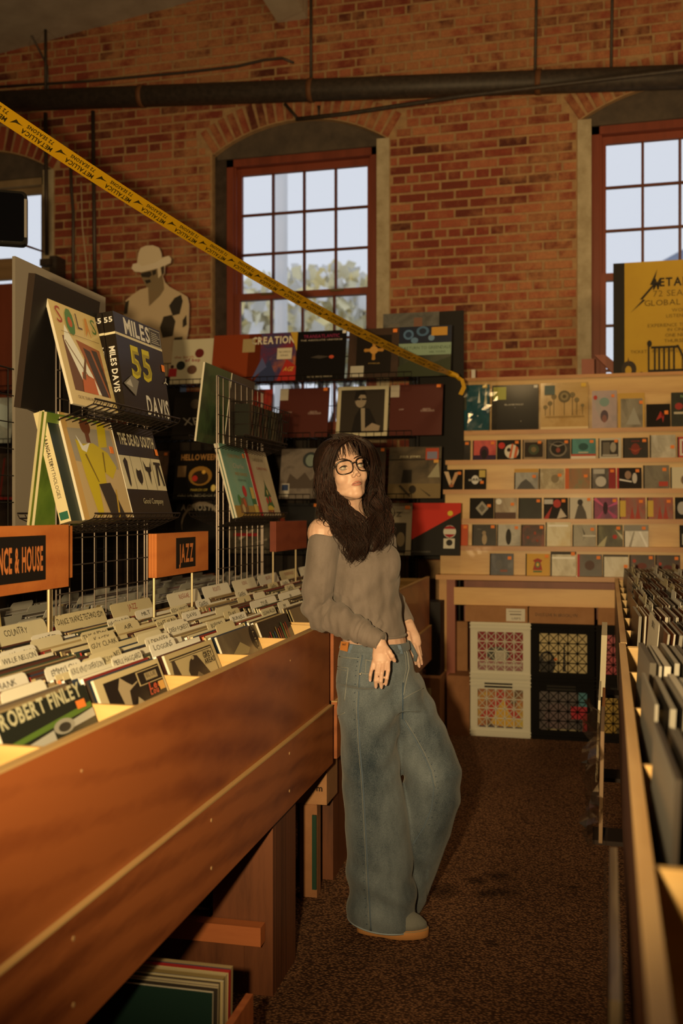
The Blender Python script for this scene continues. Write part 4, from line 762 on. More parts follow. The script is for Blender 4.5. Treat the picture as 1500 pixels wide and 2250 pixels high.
flat('standee', [(outline, '#c4a67a'),
 ([(301, 578), (304, 556), (309, 545), (320, 540), (336, 539), (349, 544), (354, 556), (355, 566), (357, 578), (335, 584), (312, 592)], PALE),
 ([(289, 590), (292, 580), (303, 578), (312, 585), (340, 578), (362, 565), (371, 562), (376, 568), (374, 578), (352, 588), (330, 594), (308, 598), (296, 597)], '#e2c9a0'),
 ([(309, 599), (330, 594), (352, 588), (359, 584), (361, 600), (357, 606), (360, 622), (348, 632), (334, 636), (322, 631), (315, 618), (309, 606)], MIDS),
 ([(309, 601), (331, 596), (334, 604), (328, 610), (312, 609)], DKS), ([(334, 596), (343, 592), (343, 602), (336, 606)], DKS), ([(318, 616), (330, 614), (332, 620), (322, 624)], '#2b231b'), ([(346, 590), (353, 587), (355, 604), (348, 612)], PALE), ([(354, 588), (361, 585), (361, 600), (356, 604)], '#3c3024'),
 ([(326, 634), (348, 632), (360, 622), (361, 636), (352, 650), (328, 673)], MIDS), ([(329, 640), (352, 640), (329, 672)], '#7b6444'),
 ([(272, 690), (276, 664), (284, 660), (280, 690)], DKS), ([(372, 672), (384, 655), (398, 648), (402, 662), (395, 690), (380, 694)], '#2e2820'), ([(352, 720), (360, 696), (378, 692), (386, 706), (380, 738), (358, 742)], DKS), ([(402, 704), (410, 692), (411, 714), (402, 720)], DKS), ([(384, 742), (402, 740), (396, 770), (380, 770)], '#40362a')],
 'flat cardboard cutout of a person in a pale bowler hat and sleeveless top', 'cutout', Yc)
box_thing('cutout_base', P(285, 800, Y=Yc).x, P(402, 800, Y=Yc).x, Yc-.05, Yc+.06, 1.831, P(340, 830, Y=Yc).z-.0005, BLK, 'black box on the cabinet that the hat cutout stands on', 'stand')
def board(u0, u1, vt, vb, y, mat, label, th=.01):
    a, c = P(u0, vt, Y=y), P(u1, vb, Y=y); return a, c
# black board and picture on the wall side of the top row right end
a, c = P(932, 686, Y=6.3), P(1018, 832, Y=6.3)
b = MB(); b.box(a.x-.1, c.x, 6.3, 6.32, 1.0, a.z, M('#15120f', .6)); b.box(a.x-.08, a.x-.05, 6.32, 6.5, 1.0, 1.03, BLK); o = b.build('backing_board'); tag(o, 'tall black board standing behind the landscape record against the brick', 'board')
st = MB(); st.box(a.x-.1, a.x-.06, 6.29, 6.36, 0, 1.0, BLK); st.build('leg', o); st = MB(); st.box(c.x-.06, c.x-.02, 6.29, 6.36, 0, 1.0, BLK); st.build('leg', o)
o = sleeve('record_sleeve', 'grey city picture behind the top row at the brick edge', 'record', .36, .34, .006, MOT('#3c3a34', '#56534a', '#24302c', 6), EDG, [('r', .55, .3, .7, .9, '#6c4a38'), ('r', .1, .2, .3, .8, '#5c564a')])
pp = P(840, 690, Y=6.2); place(o, (pp.x, 6.2, pp.z-.335), 0, R(-4))
box_thing('wire_post', pp.x+.17, pp.x+.19, 6.24, 6.26, 0, pp.z-.336, BLK, 'thin black post carrying the grey city picture', 'post')
# long curled tail of the tape and dark hook lines near the rack end are in the tape section
# ================================================================== LEFT RECORD ISLAND
setframe('L')
PLY = WOOD('#59220e', '#924c22', 'Y', 1.1, .42, 1.3, coat=.08, asp=3.6); APR = WOOD('#4a1b0b', '#965026', 'Y', 1.3, .45, 1.2, coat=.08, asp=6); EDGE = WOOD('#8a6335', '#b48a50', 'Y', 2, .6)
INN = WOOD('#b4803c', '#d2a25c', 'X', 1, .5); OAK = WOOD('#2e170d', '#63371e', 'Z', 1.6, .5, 1.6); ORB = WOOD('#84401f', '#a5582c', 'X', 1, .55)
XF, ZL, ZB, XP = -.78, .937, .664, -1.43
def bin_unit(label, y0, y1, divs, loc_y):
    t = thing('record_bin', label, 'record bin', (0, 0, 0), 0, 'left record island')
    def part(nm, *a, m=PLY):
        b = MB(); b.box(*a, m); return b.build(nm, t)
    fp = part('front_panel', XF-.016, XF, y0, y1, ZB, ZL-.004)
    part('panel_edge', XF-.017, XF+.001, y0, y1, ZL-.004, ZL, m=EDGE)
    ap = part('apron', XF-.008, XF+.012, y0, y1, .47, ZB-.004, m=APR)
    part('panel_edge', XF-.008, XF+.013, y0, y1, ZB-.004, ZB, m=EDGE)
    for k in range(int((y1-y0)/.31)):
        yy = y0+.12+.31*k
        for zz in ((.625, .52) if k % 2 else ()): q = MB(); q.tube([(XF+.0118, yy, zz), (XF+.0132, yy, zz)], .0042, 8, M('#a88050', .5)); q.build('nail', ap)
        if k % 4 == 3: q = MB(); q.tube([(XF-.0002, yy+.05, ZL-.06), (XF+.001, yy+.05, ZL-.06)], .0025, 6, M('#a88050', .5)); q.build('nail', fp)
    part('bin_floor', -2.06, XF-.016, y0, y1, ZB-.004, ZB+.010, m=INN)
    part('centre_partition', XP-.012, XP+.009, y0, y1, ZB+.010, .95, m=INN)
    part('rear_panel', -2.076, -2.06, y0, y1, .47, ZL)
    for y in [y0+.006]+divs+[y1-.006]:
        part('divider', XP+.009, XF-.016, y-.005, y+.005, ZB+.010, .925, m=INN); part('divider', -2.06, XP-.012, y-.005, y+.005, ZB+.010, .925, m=INN)
    return t
D1 = [.74, 1.09, 1.44, 1.79, 2.14, 2.49, 2.84]; D2 = [3.61, 3.96, 4.31, 4.66, 5.01, 5.36]
bin1 = bin_unit('long near record bin with a red brown plywood front on the left', .39, 3.20, D1, 0)
bin2 = bin_unit('far record bin behind the person on the left side of the aisle', 3.26, 5.58, D2, 0)
def leg(t, x0, x1, y0, y1, z1=.47):
    b = MB(); b.box(x0, x1, y0, y0+.02, 0, z1, OAK); b.box(x1-.02, x1, y0+.021, y0+.09, 0, z1-.002, OAK); b.box(x1-.021, x1-.001, y0+.092, y1, 0, z1-.004, OAK); b.box(x0, x0+.02, y0+.021, y1, 0, z1-.002, OAK); b.build('leg', t)
leg(bin1, -.95, -.780, 2.56, 2.79); leg(bin1, -.95, -.80, .55, .78); leg(bin1, -2.05, -1.88, 2.56, 2.79); leg(bin1, -2.05, -1.88, .55, .78)
leg(bin2, -.95, -.82, 3.42, 3.65); leg(bin2, -.95, -.80, 5.2, 5.45); leg(bin2, -2.05, -1.88, 3.42, 3.65); leg(bin2, -2.05, -1.88, 5.2, 5.45)
# shelf under the near bin, records lying on it
b = MB(); b.box(-2.04, -.80, 2.515, 2.555, .15, .20, ORB); b.build('lower_shelf_edge', bin1)
b = MB(); b.box(-2.04, -.955, 2.60, 3.15, .165, .185, ORB); b.build('lower_shelf', bin1)
b = MB(); b.box(-2.04, -.86, 2.557, 2.575, .05, .15, OAK); b.build('lower_rail', bin1)
def flatsleeve(loc, rz, tilt, face, label, art=(), edge=None, name='record_sleeve'):
    o = sleeve(name, label, 'record', .315, .315, .008, face, edge or CREAM, art); o.rotation_mode = 'XYZ'
    m = Matrix.Rotation(frot(), 4, 'Z') @ Matrix.Translation(loc) @ Matrix.Rotation(rz, 4, 'Z') @ Matrix.Rotation(tilt, 4, 'X'); o.matrix_world = m; return o
GREY_ = MOT('#4a473c', '#565244', '#3c392f', 6)
flatsleeve((-1.29, 2.60, .205), 0, R(-72), GREY_, 'grey green record leaning far back under the near bin', [('r', .1, .62, .6, .65, '#6a4228')])
flatsleeve((-1.30, 2.70, .19), R(6), R(-36), MOT('#4e4a3c', '#5a5546', '#403c32', 5), 'grey record propped steeply behind the post under the near bin', [('r', .6, .35, .68, .55, '#14120f')])
flatsleeve((-1.62, 2.63, .19), R(-4), R(-28), MOT('#3a352c', '#463f33', '#2a261f', 5), 'dark record deeper under the near bin beside the grey ones')
# slanted cut-down crate of records on the carpet
ct = thing('record_crate', 'low wooden crate of old records on the carpet under the near bin', 'crate', (0, 0, 0))
cx0, cx1, cy0, cy1 = -1.03, -.672, 1.42, 2.06
for nm, a in (('side_board', (cx1-.016, cx1, cy0, cy1, 0, .255)), ('side_board', (cx0, cx0+.016, cy0, cy1, 0, .255)), ('end_board', (cx0+.016, cx1-.016, cy1-.016, cy1, 0, .19)), ('end_board', (cx0+.016, cx1-.016, cy0, cy0+.016, 0, .255)), ('crate_floor', (cx0+.016, cx1-.016, cy0+.016, cy1-.016, 0, .012))):
    b = MB(); b.box(*a, ORB); b.build(nm, ct)
EDC = ['#c3b083', '#b09a6c', '#a5925f', '#8d7a50', '#d2c296', '#5d5038', '#3a3024', '#cdbb8e', '#96805a', '#241d16', '#b7a274', '#9c2a22', '#6d5c3e', '#c7b78b']
def smesh(d, fc, ec, w=.315, h=.315):
    k = ('sm', round(d, 4), fc, ec, w, h)
    if k not in MATS:
        b = MB(); vs = [(0, 0, 0), (w, 0, 0), (w, d, 0), (0, d, 0), (0, 0, h), (w, 0, h), (w, d, h), (0, d, h)]
        b.add(vs, [(0, 1, 5, 4), (2, 3, 7, 6)], M(fc, .35, coat=.25) if isinstance(fc, str) else fc); b.add(vs, [(0, 3, 2, 1), (4, 5, 6, 7), (1, 2, 6, 5), (3, 0, 4, 7)], M(ec, .6))
        MATS[k] = b.mesh('record_sleeve')
    return MATS[k]
FCS = ['#2a241d', '#6b5a40', '#8a7650', '#4a2a20', '#1c1a18', '#39402f', '#7a2620', '#a08a5c', '#2b3440', '#54483a']
rs = random.Random(11)
def plain_sleeve(label, group, d=None, fc=None, ec=None, w=.312, h=.315):
    me = smesh(d or rs.choice([.003, .004, .005, .006, .008]), fc or rs.choice(FCS), ec or rs.choice(EDC), w, h)
    o = bpy.data.objects.new('record_sleeve', me); C.objects.link(o); return tag(o, label, 'record', group)
n = 0; y = cy1-.03
for k in range(36):
    d = rs.choice([.006, .009, .012, .016]); y -= d+.003
    if y < 1.915: break
    ec = ['#a58a5c', '#a82a28', '#c3ad7a', '#8d7646', '#2a2118'][k % 5] if k < 4 else None
    o = plain_sleeve('old record edge in the packed row in the low floor crate', 'records in the low floor crate', d, None, ec); place(o, (cx1-.03-.312-rs.uniform(0, .006), y-.012, .0125), 0, R(-2.5))
o = sleeve('record_sleeve', 'dark green record facing the camera at the front of the floor crate', 'record', .312, .315, .006, M('#14261e', .4, coat=.2), CREAM); place(o, (cx1-.347, y-.02, .0125), 0, R(-2.5))
# cartons beyond the post
def Lcarton(x0, x1, y0, y1, z0, z1, label, mat=CARDB, art=None): return carton(x0, x1, y0, y1, z0, z1, label, mat, art)
Lcarton(-.895, -.835, 3.25, 3.30, 0, .312, 'tall thin mailing carton standing on the carpet under the far bin', CARDB2)
Lcarton(-1.35, -1.0, 3.0, 3.24, .001, .30, 'added dark box filling the darkness behind the post under the near bin', M('#24180f', .8))  # dark box added where there is only darkness under the bin
Lcarton(-1.05, -.80, 3.245, 3.40, .316, .45, 'printed cardboard box resting on the tall mailing carton under the bin', CARDB, [('t', .9, .34, .16, 'm', '#2a1c12', {'bold': 1})])
b = MB(); b.box(-.85, -.835, 3.24, 3.247, .03, .28, M('#1c3324', .5)); tag(b.build('record_sleeve'), 'green record edge standing beside the tall mailing carton', 'record')
# ---- packed records of the near bin, one object each
fronts = {
 1.09: (M('#151310', .3, coat=.4), [('r', .62, .5, .74, .66, M(ORANGE, .5)), ('r', .0, .0, 1, .3, '#4a4434')], 'black front record with an orange price square at the left frame edge'),
 1.44: (M('#1d211a', .3, coat=.4), [('p', [(0, .28), (1, .5), (1, .62), (0, .38)], '#4f6a26'), ('p', [(.05, .2), (.5, .34), (.5, .12), (.05, .05)], '#a7a38f'), ('p', [(.7, .38), (1, .48), (1, .3), (.72, .25)], '#a7a38f'), ('t', .48, .74, .2, 'ROBERT FINLEY', '#b9b184', {'bold': 1, 'width': .9, 'rot': R(2)}), ('e', .62, .34, .12, .13, '#8f8a76'), ('e', .62, .32, .07, .08, '#2c2a24'), ('r', .82, .55, .93, .72, M(ORANGE, .5))], 'black green front record with big cream lettering'),
 1.79: (M('#c3ad78', .4, coat=.3), [('p', [(.1, .1), (.1, .86), (.97, .88), (.97, .1)], '#1b1512'), ('p', [(.3, .1), (.27, .62), (.34, .86), (.42, .7), (.48, .6), (.58, .66), (.56, .62), (.42, .5), (.38, .1)], '#a5906a'), ('r', .58, .5, .96, .84, '#b89f6a'), ('r', .60, .52, .96, .82, '#1b1512'), ('r', .7, .58, .9, .76, '#9a875e'), ('t', .8, .64, .07, 'BLUE', '#4a3c28', {'width': .16}), ('t', .8, .34, .12, 'Lee', '#b8452c', {'bold': 1, 'width': .2, 'slant': .2}), ('t', .76, .22, .1, 'Lou', '#b8452c', {'bold': 1, 'width': .14, 'slant': .2}), ('p', [(.45, .1), (.5, .3), (.58, .1)], '#a08c66'), ('r', .86, .25, .95, .46, M('#d89a4a', .5))], 'cream bordered front record with a pale bell shape on black'),
 2.14: (M('#b59f6c', .4, coat=.3), [('r', .06, .83, .92, .87, '#2a2118'), ('r', .06, .78, .92, .80, '#2a2118'), ('r', .92, .1, .935, .87, '#3a2d20'), ('p', [(.02, .1), (.08, .78), (.14, .78), (.2, .1)], '#3b3024'), ('p', [(.34, .1), (.33, .4), (.4, .62), (.5, .76), (.58, .72), (.64, .5), (.74, .1)], '#2c2118'), ('e', .48, .7, .03, .05, '#a08c60'), ('p', [(.4, .1), (.5, .3), (.6, .1)], '#6c5a3e'), ('t', .78, .7, .05, 'lightnin', '#4a3c28', {'width': .14}), ('t', .79, .57, .1, 'GREY', '#2a2118', {'bold': 1, 'width': .2}), ('t', .79, .4, .1, 'AREAS', '#2a2118', {'bold': 1, 'width': .22})], 'cream front record with a dark hair silhouette and black block letters'),
 2.49: (MOT('#3c3224', '#54462f', '#7a6a48', 3), [('e', .9, .6, .1, .34, '#17130f'), ('t', .9, .6, .1, 'CLIPE', '#8d7c54', {'width': .3, 'rot': R(-90)}), ('p', [(.2, .3), (.5, .62), (.7, .35), (.6, .2)], '#9c8758')], 'dim brown front record with a black oval beside the silhouette record'),
 2.84: (M('#17130f', .3, coat=.4), [('r', .04+.07*i, .1, .07+.07*i, .38+.03*i+(.1 if i % 3 == 0 else 0), c) for i, c in enumerate(['#a5822c', '#8c5a22', '#8a241c', '#a3392a', '#3c6a44', '#2c4a6a', '#9c7a3a', '#a3392a', '#7c2a20', '#4c7a44', '#b0632a', '#8c241c'])], 'black front record with a row of coloured spines beside the elbow'),
}
def squash(art):
    out = []; k, o_ = .29, .71
    for it in art:
        q = list(it)
        if q[0] == 'r': q[2] = o_+k*q[2]; q[4] = o_+k*q[4]
        elif q[0] == 'e': q[2] = o_+k*q[2]; q[4] *= k*1.15
        elif q[0] == 'p': q[1] = [(x, o_+k*y) for x, y in q[1]]
        elif q[0] == 't': q[2] = o_+k*q[2]; q[3] *= k*1.5
        out.append(tuple(q))
    return out
def bin_sleeve(o, x, y, lean=-22, z=ZB+.0105, tw=0): return place(o, (x, y, z), PI/2+tw, R(lean))
words = {1.09: [], 1.44: ['', 'HANK', '', 'CASH', 'PRINE', ''], 1.79: ['MERLE HAGGARD', 'KRIS KRISTOFFERSON', 'ALAN JACKSON', 'GEORGE JONES', 'EMMYLOU', 'WILLIE NELSON', 'ORVILLE PECK', 'BUCK OWENS', 'DOLLY'], 2.14: ['LOGGINS', 'J DENVER', '', 'GUY CLARK', 'KACEY', 'THE JUDDS', '', 'CARTER', 'COUNTRY'],
 2.49: ['', 'BONOBO', 'DEEP FOREST', '', 'DAFT PUNK', 'AIR', 'DEERHOOF', 'HAROLD BUDD', 'DANCE TRANCE TECHNO EDM'], 2.84: ['GUARALDI', 'BURRELL', 'DUKE', '', 'DAVIS', 'J COLTRANE', 'KEITH JARRETT', 'MILT', 'JAZZ']}
CARDM = [M('#d8cdaa', .5, coat=.1), M('#c9bb90', .5, coat=.1), M('#dcd3b6', .5), M('#c3b283', .5)]
cardn = 0
def card(label, x, y, text, w=.305, h=.340, tab=None, mat=None, lean=-22, rz=PI/2, ink='#221b14', z=ZB+.0105, th=.028, group=None):
    """divider card: plate with rounded top corners, or a narrower raised tab"""
    r = .012; a, c = (0, w) if tab is None else tab
    if tab is None: poly = [(0, 0), (w, 0), (w, h-r), (w-r*.3, h-r*.3), (w-r, h), (r, h), (r*.3, h-r*.3), (0, h-r)]
    else:
        hs = h-.020; poly = [(0, 0), (w, 0), (w, hs)]+([(c, hs)] if c < w else [])+[(c, h-r), (c-r*.3, h-r*.3), (c-r, h), (a+r, h), (a+r*.3, h-r*.3), (a, h-r)]+([(a, hs)] if a > 0 else [])+([(0, hs)] if a > 0 else [])
    b = MB(); b.prism(poly, 'y', 0, .0012, mat or rs.choice(CARDM)); o = b.build('divider_card'); tag(o, label, 'divider card', group)
    if text:
        V, F = text_geo(text, th*.6, min(.9*(c-a), .014*len(text)+.01), hand=1); f = MB(); f.add([((a+c)/2+p, -.0006, h-th*.95+q) for p, q in V], F, M(ink, .6)); f.build('handwriting', o)
    place(o, (x, y, z), rz, R(lean)); return o
ordw = ['first', 'second', 'third', 'fourth', 'fifth', 'sixth', 'seventh', 'eighth', 'ninth']
cname = {1.09: 'nearest left compartment', 1.44: 'compartment behind the big cream lettered record', 1.79: 'compartment behind the bell shape record', 2.14: 'compartment behind the silhouette record', 2.49: 'compartment behind the brown oval record', 2.84: 'compartment at the elbow'}
for ci, y0 in enumerate([1.09, 1.44, 1.79, 2.14, 2.49, 2.84]):
    face, art, lab = fronts[y0]
    o = sleeve('record_sleeve', lab, 'record', .312, .315, .006, face, CREAM, squash(art)); bin_sleeve(o, -.803, y0+.017)
    tx = words[y0]; ncard = len(tx); cpos = [(-.815-.46*(k+.35)/max(1, ncard)) for k in range(ncard)]
    if tx: cpos[-1] = -1.268
    if y0 == 1.79: cpos = [-.835, -.85, -.868, -.885, -.905, -1.06, -1.10, -1.13, -1.20]
    x = -.815; k = 0; lean = -22
    lim = -.97 if y0 == 1.09 else -1.262
    while x > lim:
        d = rs.choice([.003, .004, .004, .005, .006, .010]) if x < -.90 else rs.choice([.006, .008, .010]); pitch = d*1.08+rs.choice([.0035, .005, .006, .009])
        ec = rs.choice(EDC[:4]+['#e4e0d4', '#e4e0d4', '#dcd8cc', '#b8643a', '#2a2118']) if x > -.9 else rs.choice(EDC)
        o = plain_sleeve(f'record edge in the packed rows of the {cname[y0]}', 'packed records, '+cname[y0], d, None, ec)
        bin_sleeve(o, x, y0+.012+rs.uniform(0, .013), -22+rs.uniform(-1.2, .6), tw=rs.uniform(-.006, .006)); x -= pitch
    for k, (xx, t_) in enumerate(zip(cpos, tx)):
        last = k == ncard-1
        tab = None if last else [(0, .15), (.09, .24), (.155, .305)][(k+ci) % 3]
        lb = f'cream card, {"genre title" if last else "handwritten" if t_ else "blank top"}, {"last" if last else ordw[k]} in the {cname[y0]}'
        card(lb, xx, y0+.02, t_, h=.362 if last and t_ else .336+rs.uniform(0, .008), tab=tab, ink='#8a2c22' if t_ == 'JAZZ' else '#221b14', th=.030 if last else .021, group='handwritten divider cards')
# ---- far bin and back half: the rest of the stock as joined edges, cards one by one
stock = MB()
def stock_sleeve(x, y, lean, rz, z=ZB+.0105, d=.004, ec='#b09a6c', fc='#54483a', w=.312, h=.315):
    mx = Matrix.Translation((x, y, z)) @ Matrix.Rotation(rz, 4, 'Z') @ Matrix.Rotation(R(lean), 4, 'X')
    vs = [(0, 0, 0), (w, 0, 0), (w, d, 0), (0, d, 0), (0, 0, h), (w, 0, h), (w, d, h), (0, d, h)]
    stock.add(vs, [(0, 1, 5, 4), (2, 3, 7, 6)], M(fc, .35, coat=.25), mx); stock.add(vs, [(4, 5, 6, 7), (1, 2, 6, 5), (3, 0, 4, 7)], M(ec, .6), mx)
far = [3.266, 3.61, 3.96, 4.31, 4.66, 5.01]; fw = ['REGGAE', 'ROOTS', 'SOUL', 'BLUES', 'SOUNDTRACKS', 'HOLIDAY']
fname = ['far bin compartment nearest the elbow', 'second far bin compartment', 'third far bin compartment', 'fourth far bin compartment', 'fifth far bin compartment', 'last far bin compartment']
for i, y0 in enumerate(far):
    x = -.82
    while x > -1.26: stock_sleeve(x, y0+.012+rs.uniform(0, .012), -22+rs.uniform(-1, .5), PI/2, d=rs.choice([.003, .004, .006]), ec=rs.choice(EDC), fc=rs.choice(FCS)); x -= .010
    for k in range(5):
        card(f'cream divider card, {ordw[k] if k < 4 else "rear title"} {"" if k == 4 else "one "}in the {fname[i]}', -.86-.1*k, y0+.02, fw[i] if k == 4 else rs.choice(['A', 'B', 'GREEN', 'K', '', 'M', 'TYLER', '2']), tab=None if k in (4, 1) else [(0, .14), (.08, .22), (.16, .305)][(k+i) % 3], h=.36 if k == 4 else .338, ink='#8a2c22' if k == 4 else '#221b14', group='handwritten divider cards')
back = [1.79, 2.14, 2.49, 2.84, 3.266, 3.61, 3.96, 4.31, 4.66]
bkn = ['first', 'second', 'third', 'fourth', 'fifth', 'sixth', 'seventh', 'eighth', 'ninth']
for i, y0 in enumerate(back):
    x = -2.04
    while x < -1.58: stock_sleeve(x, y0+.33-rs.uniform(0, .012), -22+rs.uniform(-1, .5), -PI/2, d=rs.choice([.003, .004, .006]), ec=rs.choice(['#8f8a7c', '#6d685c', '#b0aa98', '#3a352c', '#a5a090']), fc=rs.choice(FCS)); x += .011
    for k in range(4):
        card(f'grey divider card seen from behind, {ordw[k]} in the {bkn[i]} rear compartment', -1.97+.11*k, y0+.328, '', tab=[(0, .14), (.09, .22), (.17, .305)][(k+i) % 3], h=.342, mat=M(['#a09a86', '#8f8a78', '#b3ac94'][(i+k) % 3], .5), rz=-PI/2, group='rear divider cards')
card('tan divider card printed with one dark word behind the genre card at the left', -1.50, 2.18, 'SCANDAL', w=.305, h=.375, mat=M('#b39a5c', .5), lean=-8, th=.05, group='handwritten divider cards')
# the stock object lives in the world frame of the island
so = tag(stock.build('record_stock'), 'packed record edges filling the far bin and rear compartments', 'records', kind='stuff')
# ---- chrome wire racks standing in the middle of the island
def rack(label, y0, w):
    t = thing('display_rack', label, 'rack', (-1.405, y0, ZB+.0105), PI/2, 'chrome wire racks')
    b = MB(); grid_bars(b, w, 1.855-ZB-.0105, CHROME, 8, 15, .0021); b.build('wire_grid', t)
    for z, nm in ((1.558, 'tray'), (1.24, 'tray')):
        for s in (-1, 1):
            b = MB(); zz = z-ZB-.0105; dx = .113
            p0 = lambda u: (u, s*.006, zz); p1 = lambda u: (u, s*dx, zz+.042); p2 = lambda u: (u, s*(dx+.006), zz+.052)
            for f in (0, .34, .67, 1.0): b.tube([(0, s*(.006+f*(dx-.006)), zz+.042*f), (w, s*(.006+f*(dx-.006)), zz+.042*f)], .0022, 5, DARKW)
            b.tube([(0, s*(dx+.006), zz+.056), (w, s*(dx+.006), zz+.056)], .003, 6, DARKW)
            for k in range(17): u = w*k/16; b.tube([p0(u), p1(u), p2(u)], .0016, 4, DARKW)
            b.build(nm, t)
    return t
rack('near chrome wire grid rack holding jazz box sets', 2.536, .613); rack('far chrome wire grid rack nearest the person', 3.83, .62)
def rk(y0, z, face, art, label, w=.315, h=.315, d=.008, off=0., side=1, edge=None, st=None, spine=None, name='record_sleeve', cat='record', lean=-18, ang=15, fwd=0):
    o = sleeve(name, label, cat, w, h, d, face, edge or CREAM, art, st, None, 'cover_print', spine, face if side < 0 else None)
    if side > 0: a = R(ang); x = 1.405-.083-fwd+off*math.cos(a); zz = z+.038-off*math.sin(a); place(o, (-x, y0, zz), PI/2, -a)
    else: a = R(7); x = 1.405+.052-off*math.cos(a); place(o, (-x, y0+w, z+.024-off*math.sin(a)), -PI/2, -a)
    return o
UP, LO = 1.558, 1.24
TANC = '#c9ae6c'
solas = [('p', [(.12, .14), (.12, .66), (.3, .68), (.55, .14)], '#5c3a22'), ('p', [(.14, .62), (.22, .78), (.5, .44), (.75, .15), (.4, .15)], '#e8e6e0'), ('p', [(.4, .66), (.9, .62), (.9, .14), (.7, .14)], '#8a4a22'), ('p', [(.52, .6), (.66, .58), (.86, .14), (.7, .14)], '#33241a'), ('p', [(.7, .6), (.82, .6), (.9, .3), (.9, .14)], '#2a1e16'),  # white diagonal patch is flash glare painted over the cover picture
 ('p', [(.3, .14), (.36, .34), (.6, .3), (.62, .14)], '#b0562a'), ('p', [(.34, .28), (.5, .5), (.52, .48), (.4, .26)], '#5c3d20'), ('p', [(.14, .62), (.16, .62), (.5, .3), (.48, .3)], '#6a4a2a'), ('e', .5, .5, .01, .01, '#5c3d20'),
 ('t', .14, .78, .17, 'S', '#8c2a1e', {'width': .11}), ('p', [(.26, .76), (.3, .7), (.36, .69), (.41, .72), (.44, .8), (.43, .9), (.39, .95), (.33, .95), (.28, .9), (.26, .83)], '#3d6a34'), ('e', .35, .82, .045, .05, '#a84a24'), ('t', .55, .78, .16, 'L', '#4a3a34', {'width': .1}), ('p', [(.65, .72), (.7, .92), (.74, .92), (.76, .72), (.72, .8)], '#b8742c'), ('t', .87, .78, .16, 'S', '#4a6a34', {'width': .1}), ('r', .1, .695, .92, .70, '#6a5434'), ('t', .48, .06, .03, 'CELTIC TEARS FROM BODY AND SOUL', '#6a5434', {'width': .72})]
rk(2.478, UP, M(TANC, .3, coat=.5), solas, 'tan record with ornate SOLAS letters on the near rack top tray', w=.278, h=.305)
D55 = [('t', .47, .82, .16, 'MILES', '#c9c2ac', {'bold': 1, 'width': .54, 'slant': -.05}), ('r', .0, .775, 1, .80, '#c9bb8e'), ('t', .46, .40, .32, '55', '#b9a81c', {'bold': 1, 'width': .44}), ('t', .47, .42, .26, '55', '#8c7d20', {'width': .40}), ('t', .72, .05, .19, 'DAVIS', '#c9c2ac', {'bold': 1, 'width': .5}), ('r', .73, .8, .98, .98, '#8f8a76'), ('r', .74, .81, .97, .97, '#37322a')]+[('r', .76, .83+.02*i, .95-.03*(i % 3), .838+.02*i, '#a09a84') for i in range(6)]+[('t', .92, .42, .1, 'Y', '#b8b19a', {'rot': R(-70)}), ('p', [(.02, .3), (.2, .4), (.34, .36), (.24, .2)], '#6a665a'), ('p', [(.06, .3), (.16, .36), (.2, .28)], '#a39e8c')]
BX = M('#1b150f', .35, coat=.4)
rk(2.772, UP, BX, D55, 'front black box set with large yellow 55 on the near rack', ang=8, fwd=.017, w=.35, d=.034, off=0, edge=BX, st=[(.92, .55, .06, .07, ORANGE)], spine=('MILES DAVIS', '#c9c2ac', .019, .14, .44), name='box_set', cat='box set')
o = rk(2.768, UP, BX, D55, 'second black box set, behind the front one with yellow 55', ang=8, fwd=.017, w=.35, d=.034, off=.035, edge=BX, spine=('MILES DAVIS', '#c9c2ac', .019, .14, .44), name='box_set', cat='box set')
for oo in [q for q in C.objects if q.name.startswith('box_set') and q.get('category') == 'box set']:
    V, F = text_geo('55', .016, .028, bold=1); f = MB(); f.add([(-.0006, .018-p, .283+q) for p, q in V], F, M('#c9c2ac', .5)); f.build('spine_number', oo)
    f = MB(); f.box(-.0006, 0, 0, .036, .245, .252, M('#c9bb8e', .5)); f.build('spine_stripe', oo)
rk(2.82, UP, M('#a04a1e', .4), [('e', .3, .93, .1, .05, '#2a1a12'), ('e', .6, .95, .06, .04, '#2a1a12')], 'orange record just showing behind the two black box sets', off=.0705, ang=8, fwd=.017, h=.335, w=.3, d=.004)
rk(2.405, UP, M('#14110f', .4, coat=.2), [('r', .03, .03, .97, .97, '#191512')], 'thick black framed sleeve leaning on the left of the near rack', w=.375, h=.36, d=.02, side=-1, edge=M('#2a2018', .4, coat=.3))
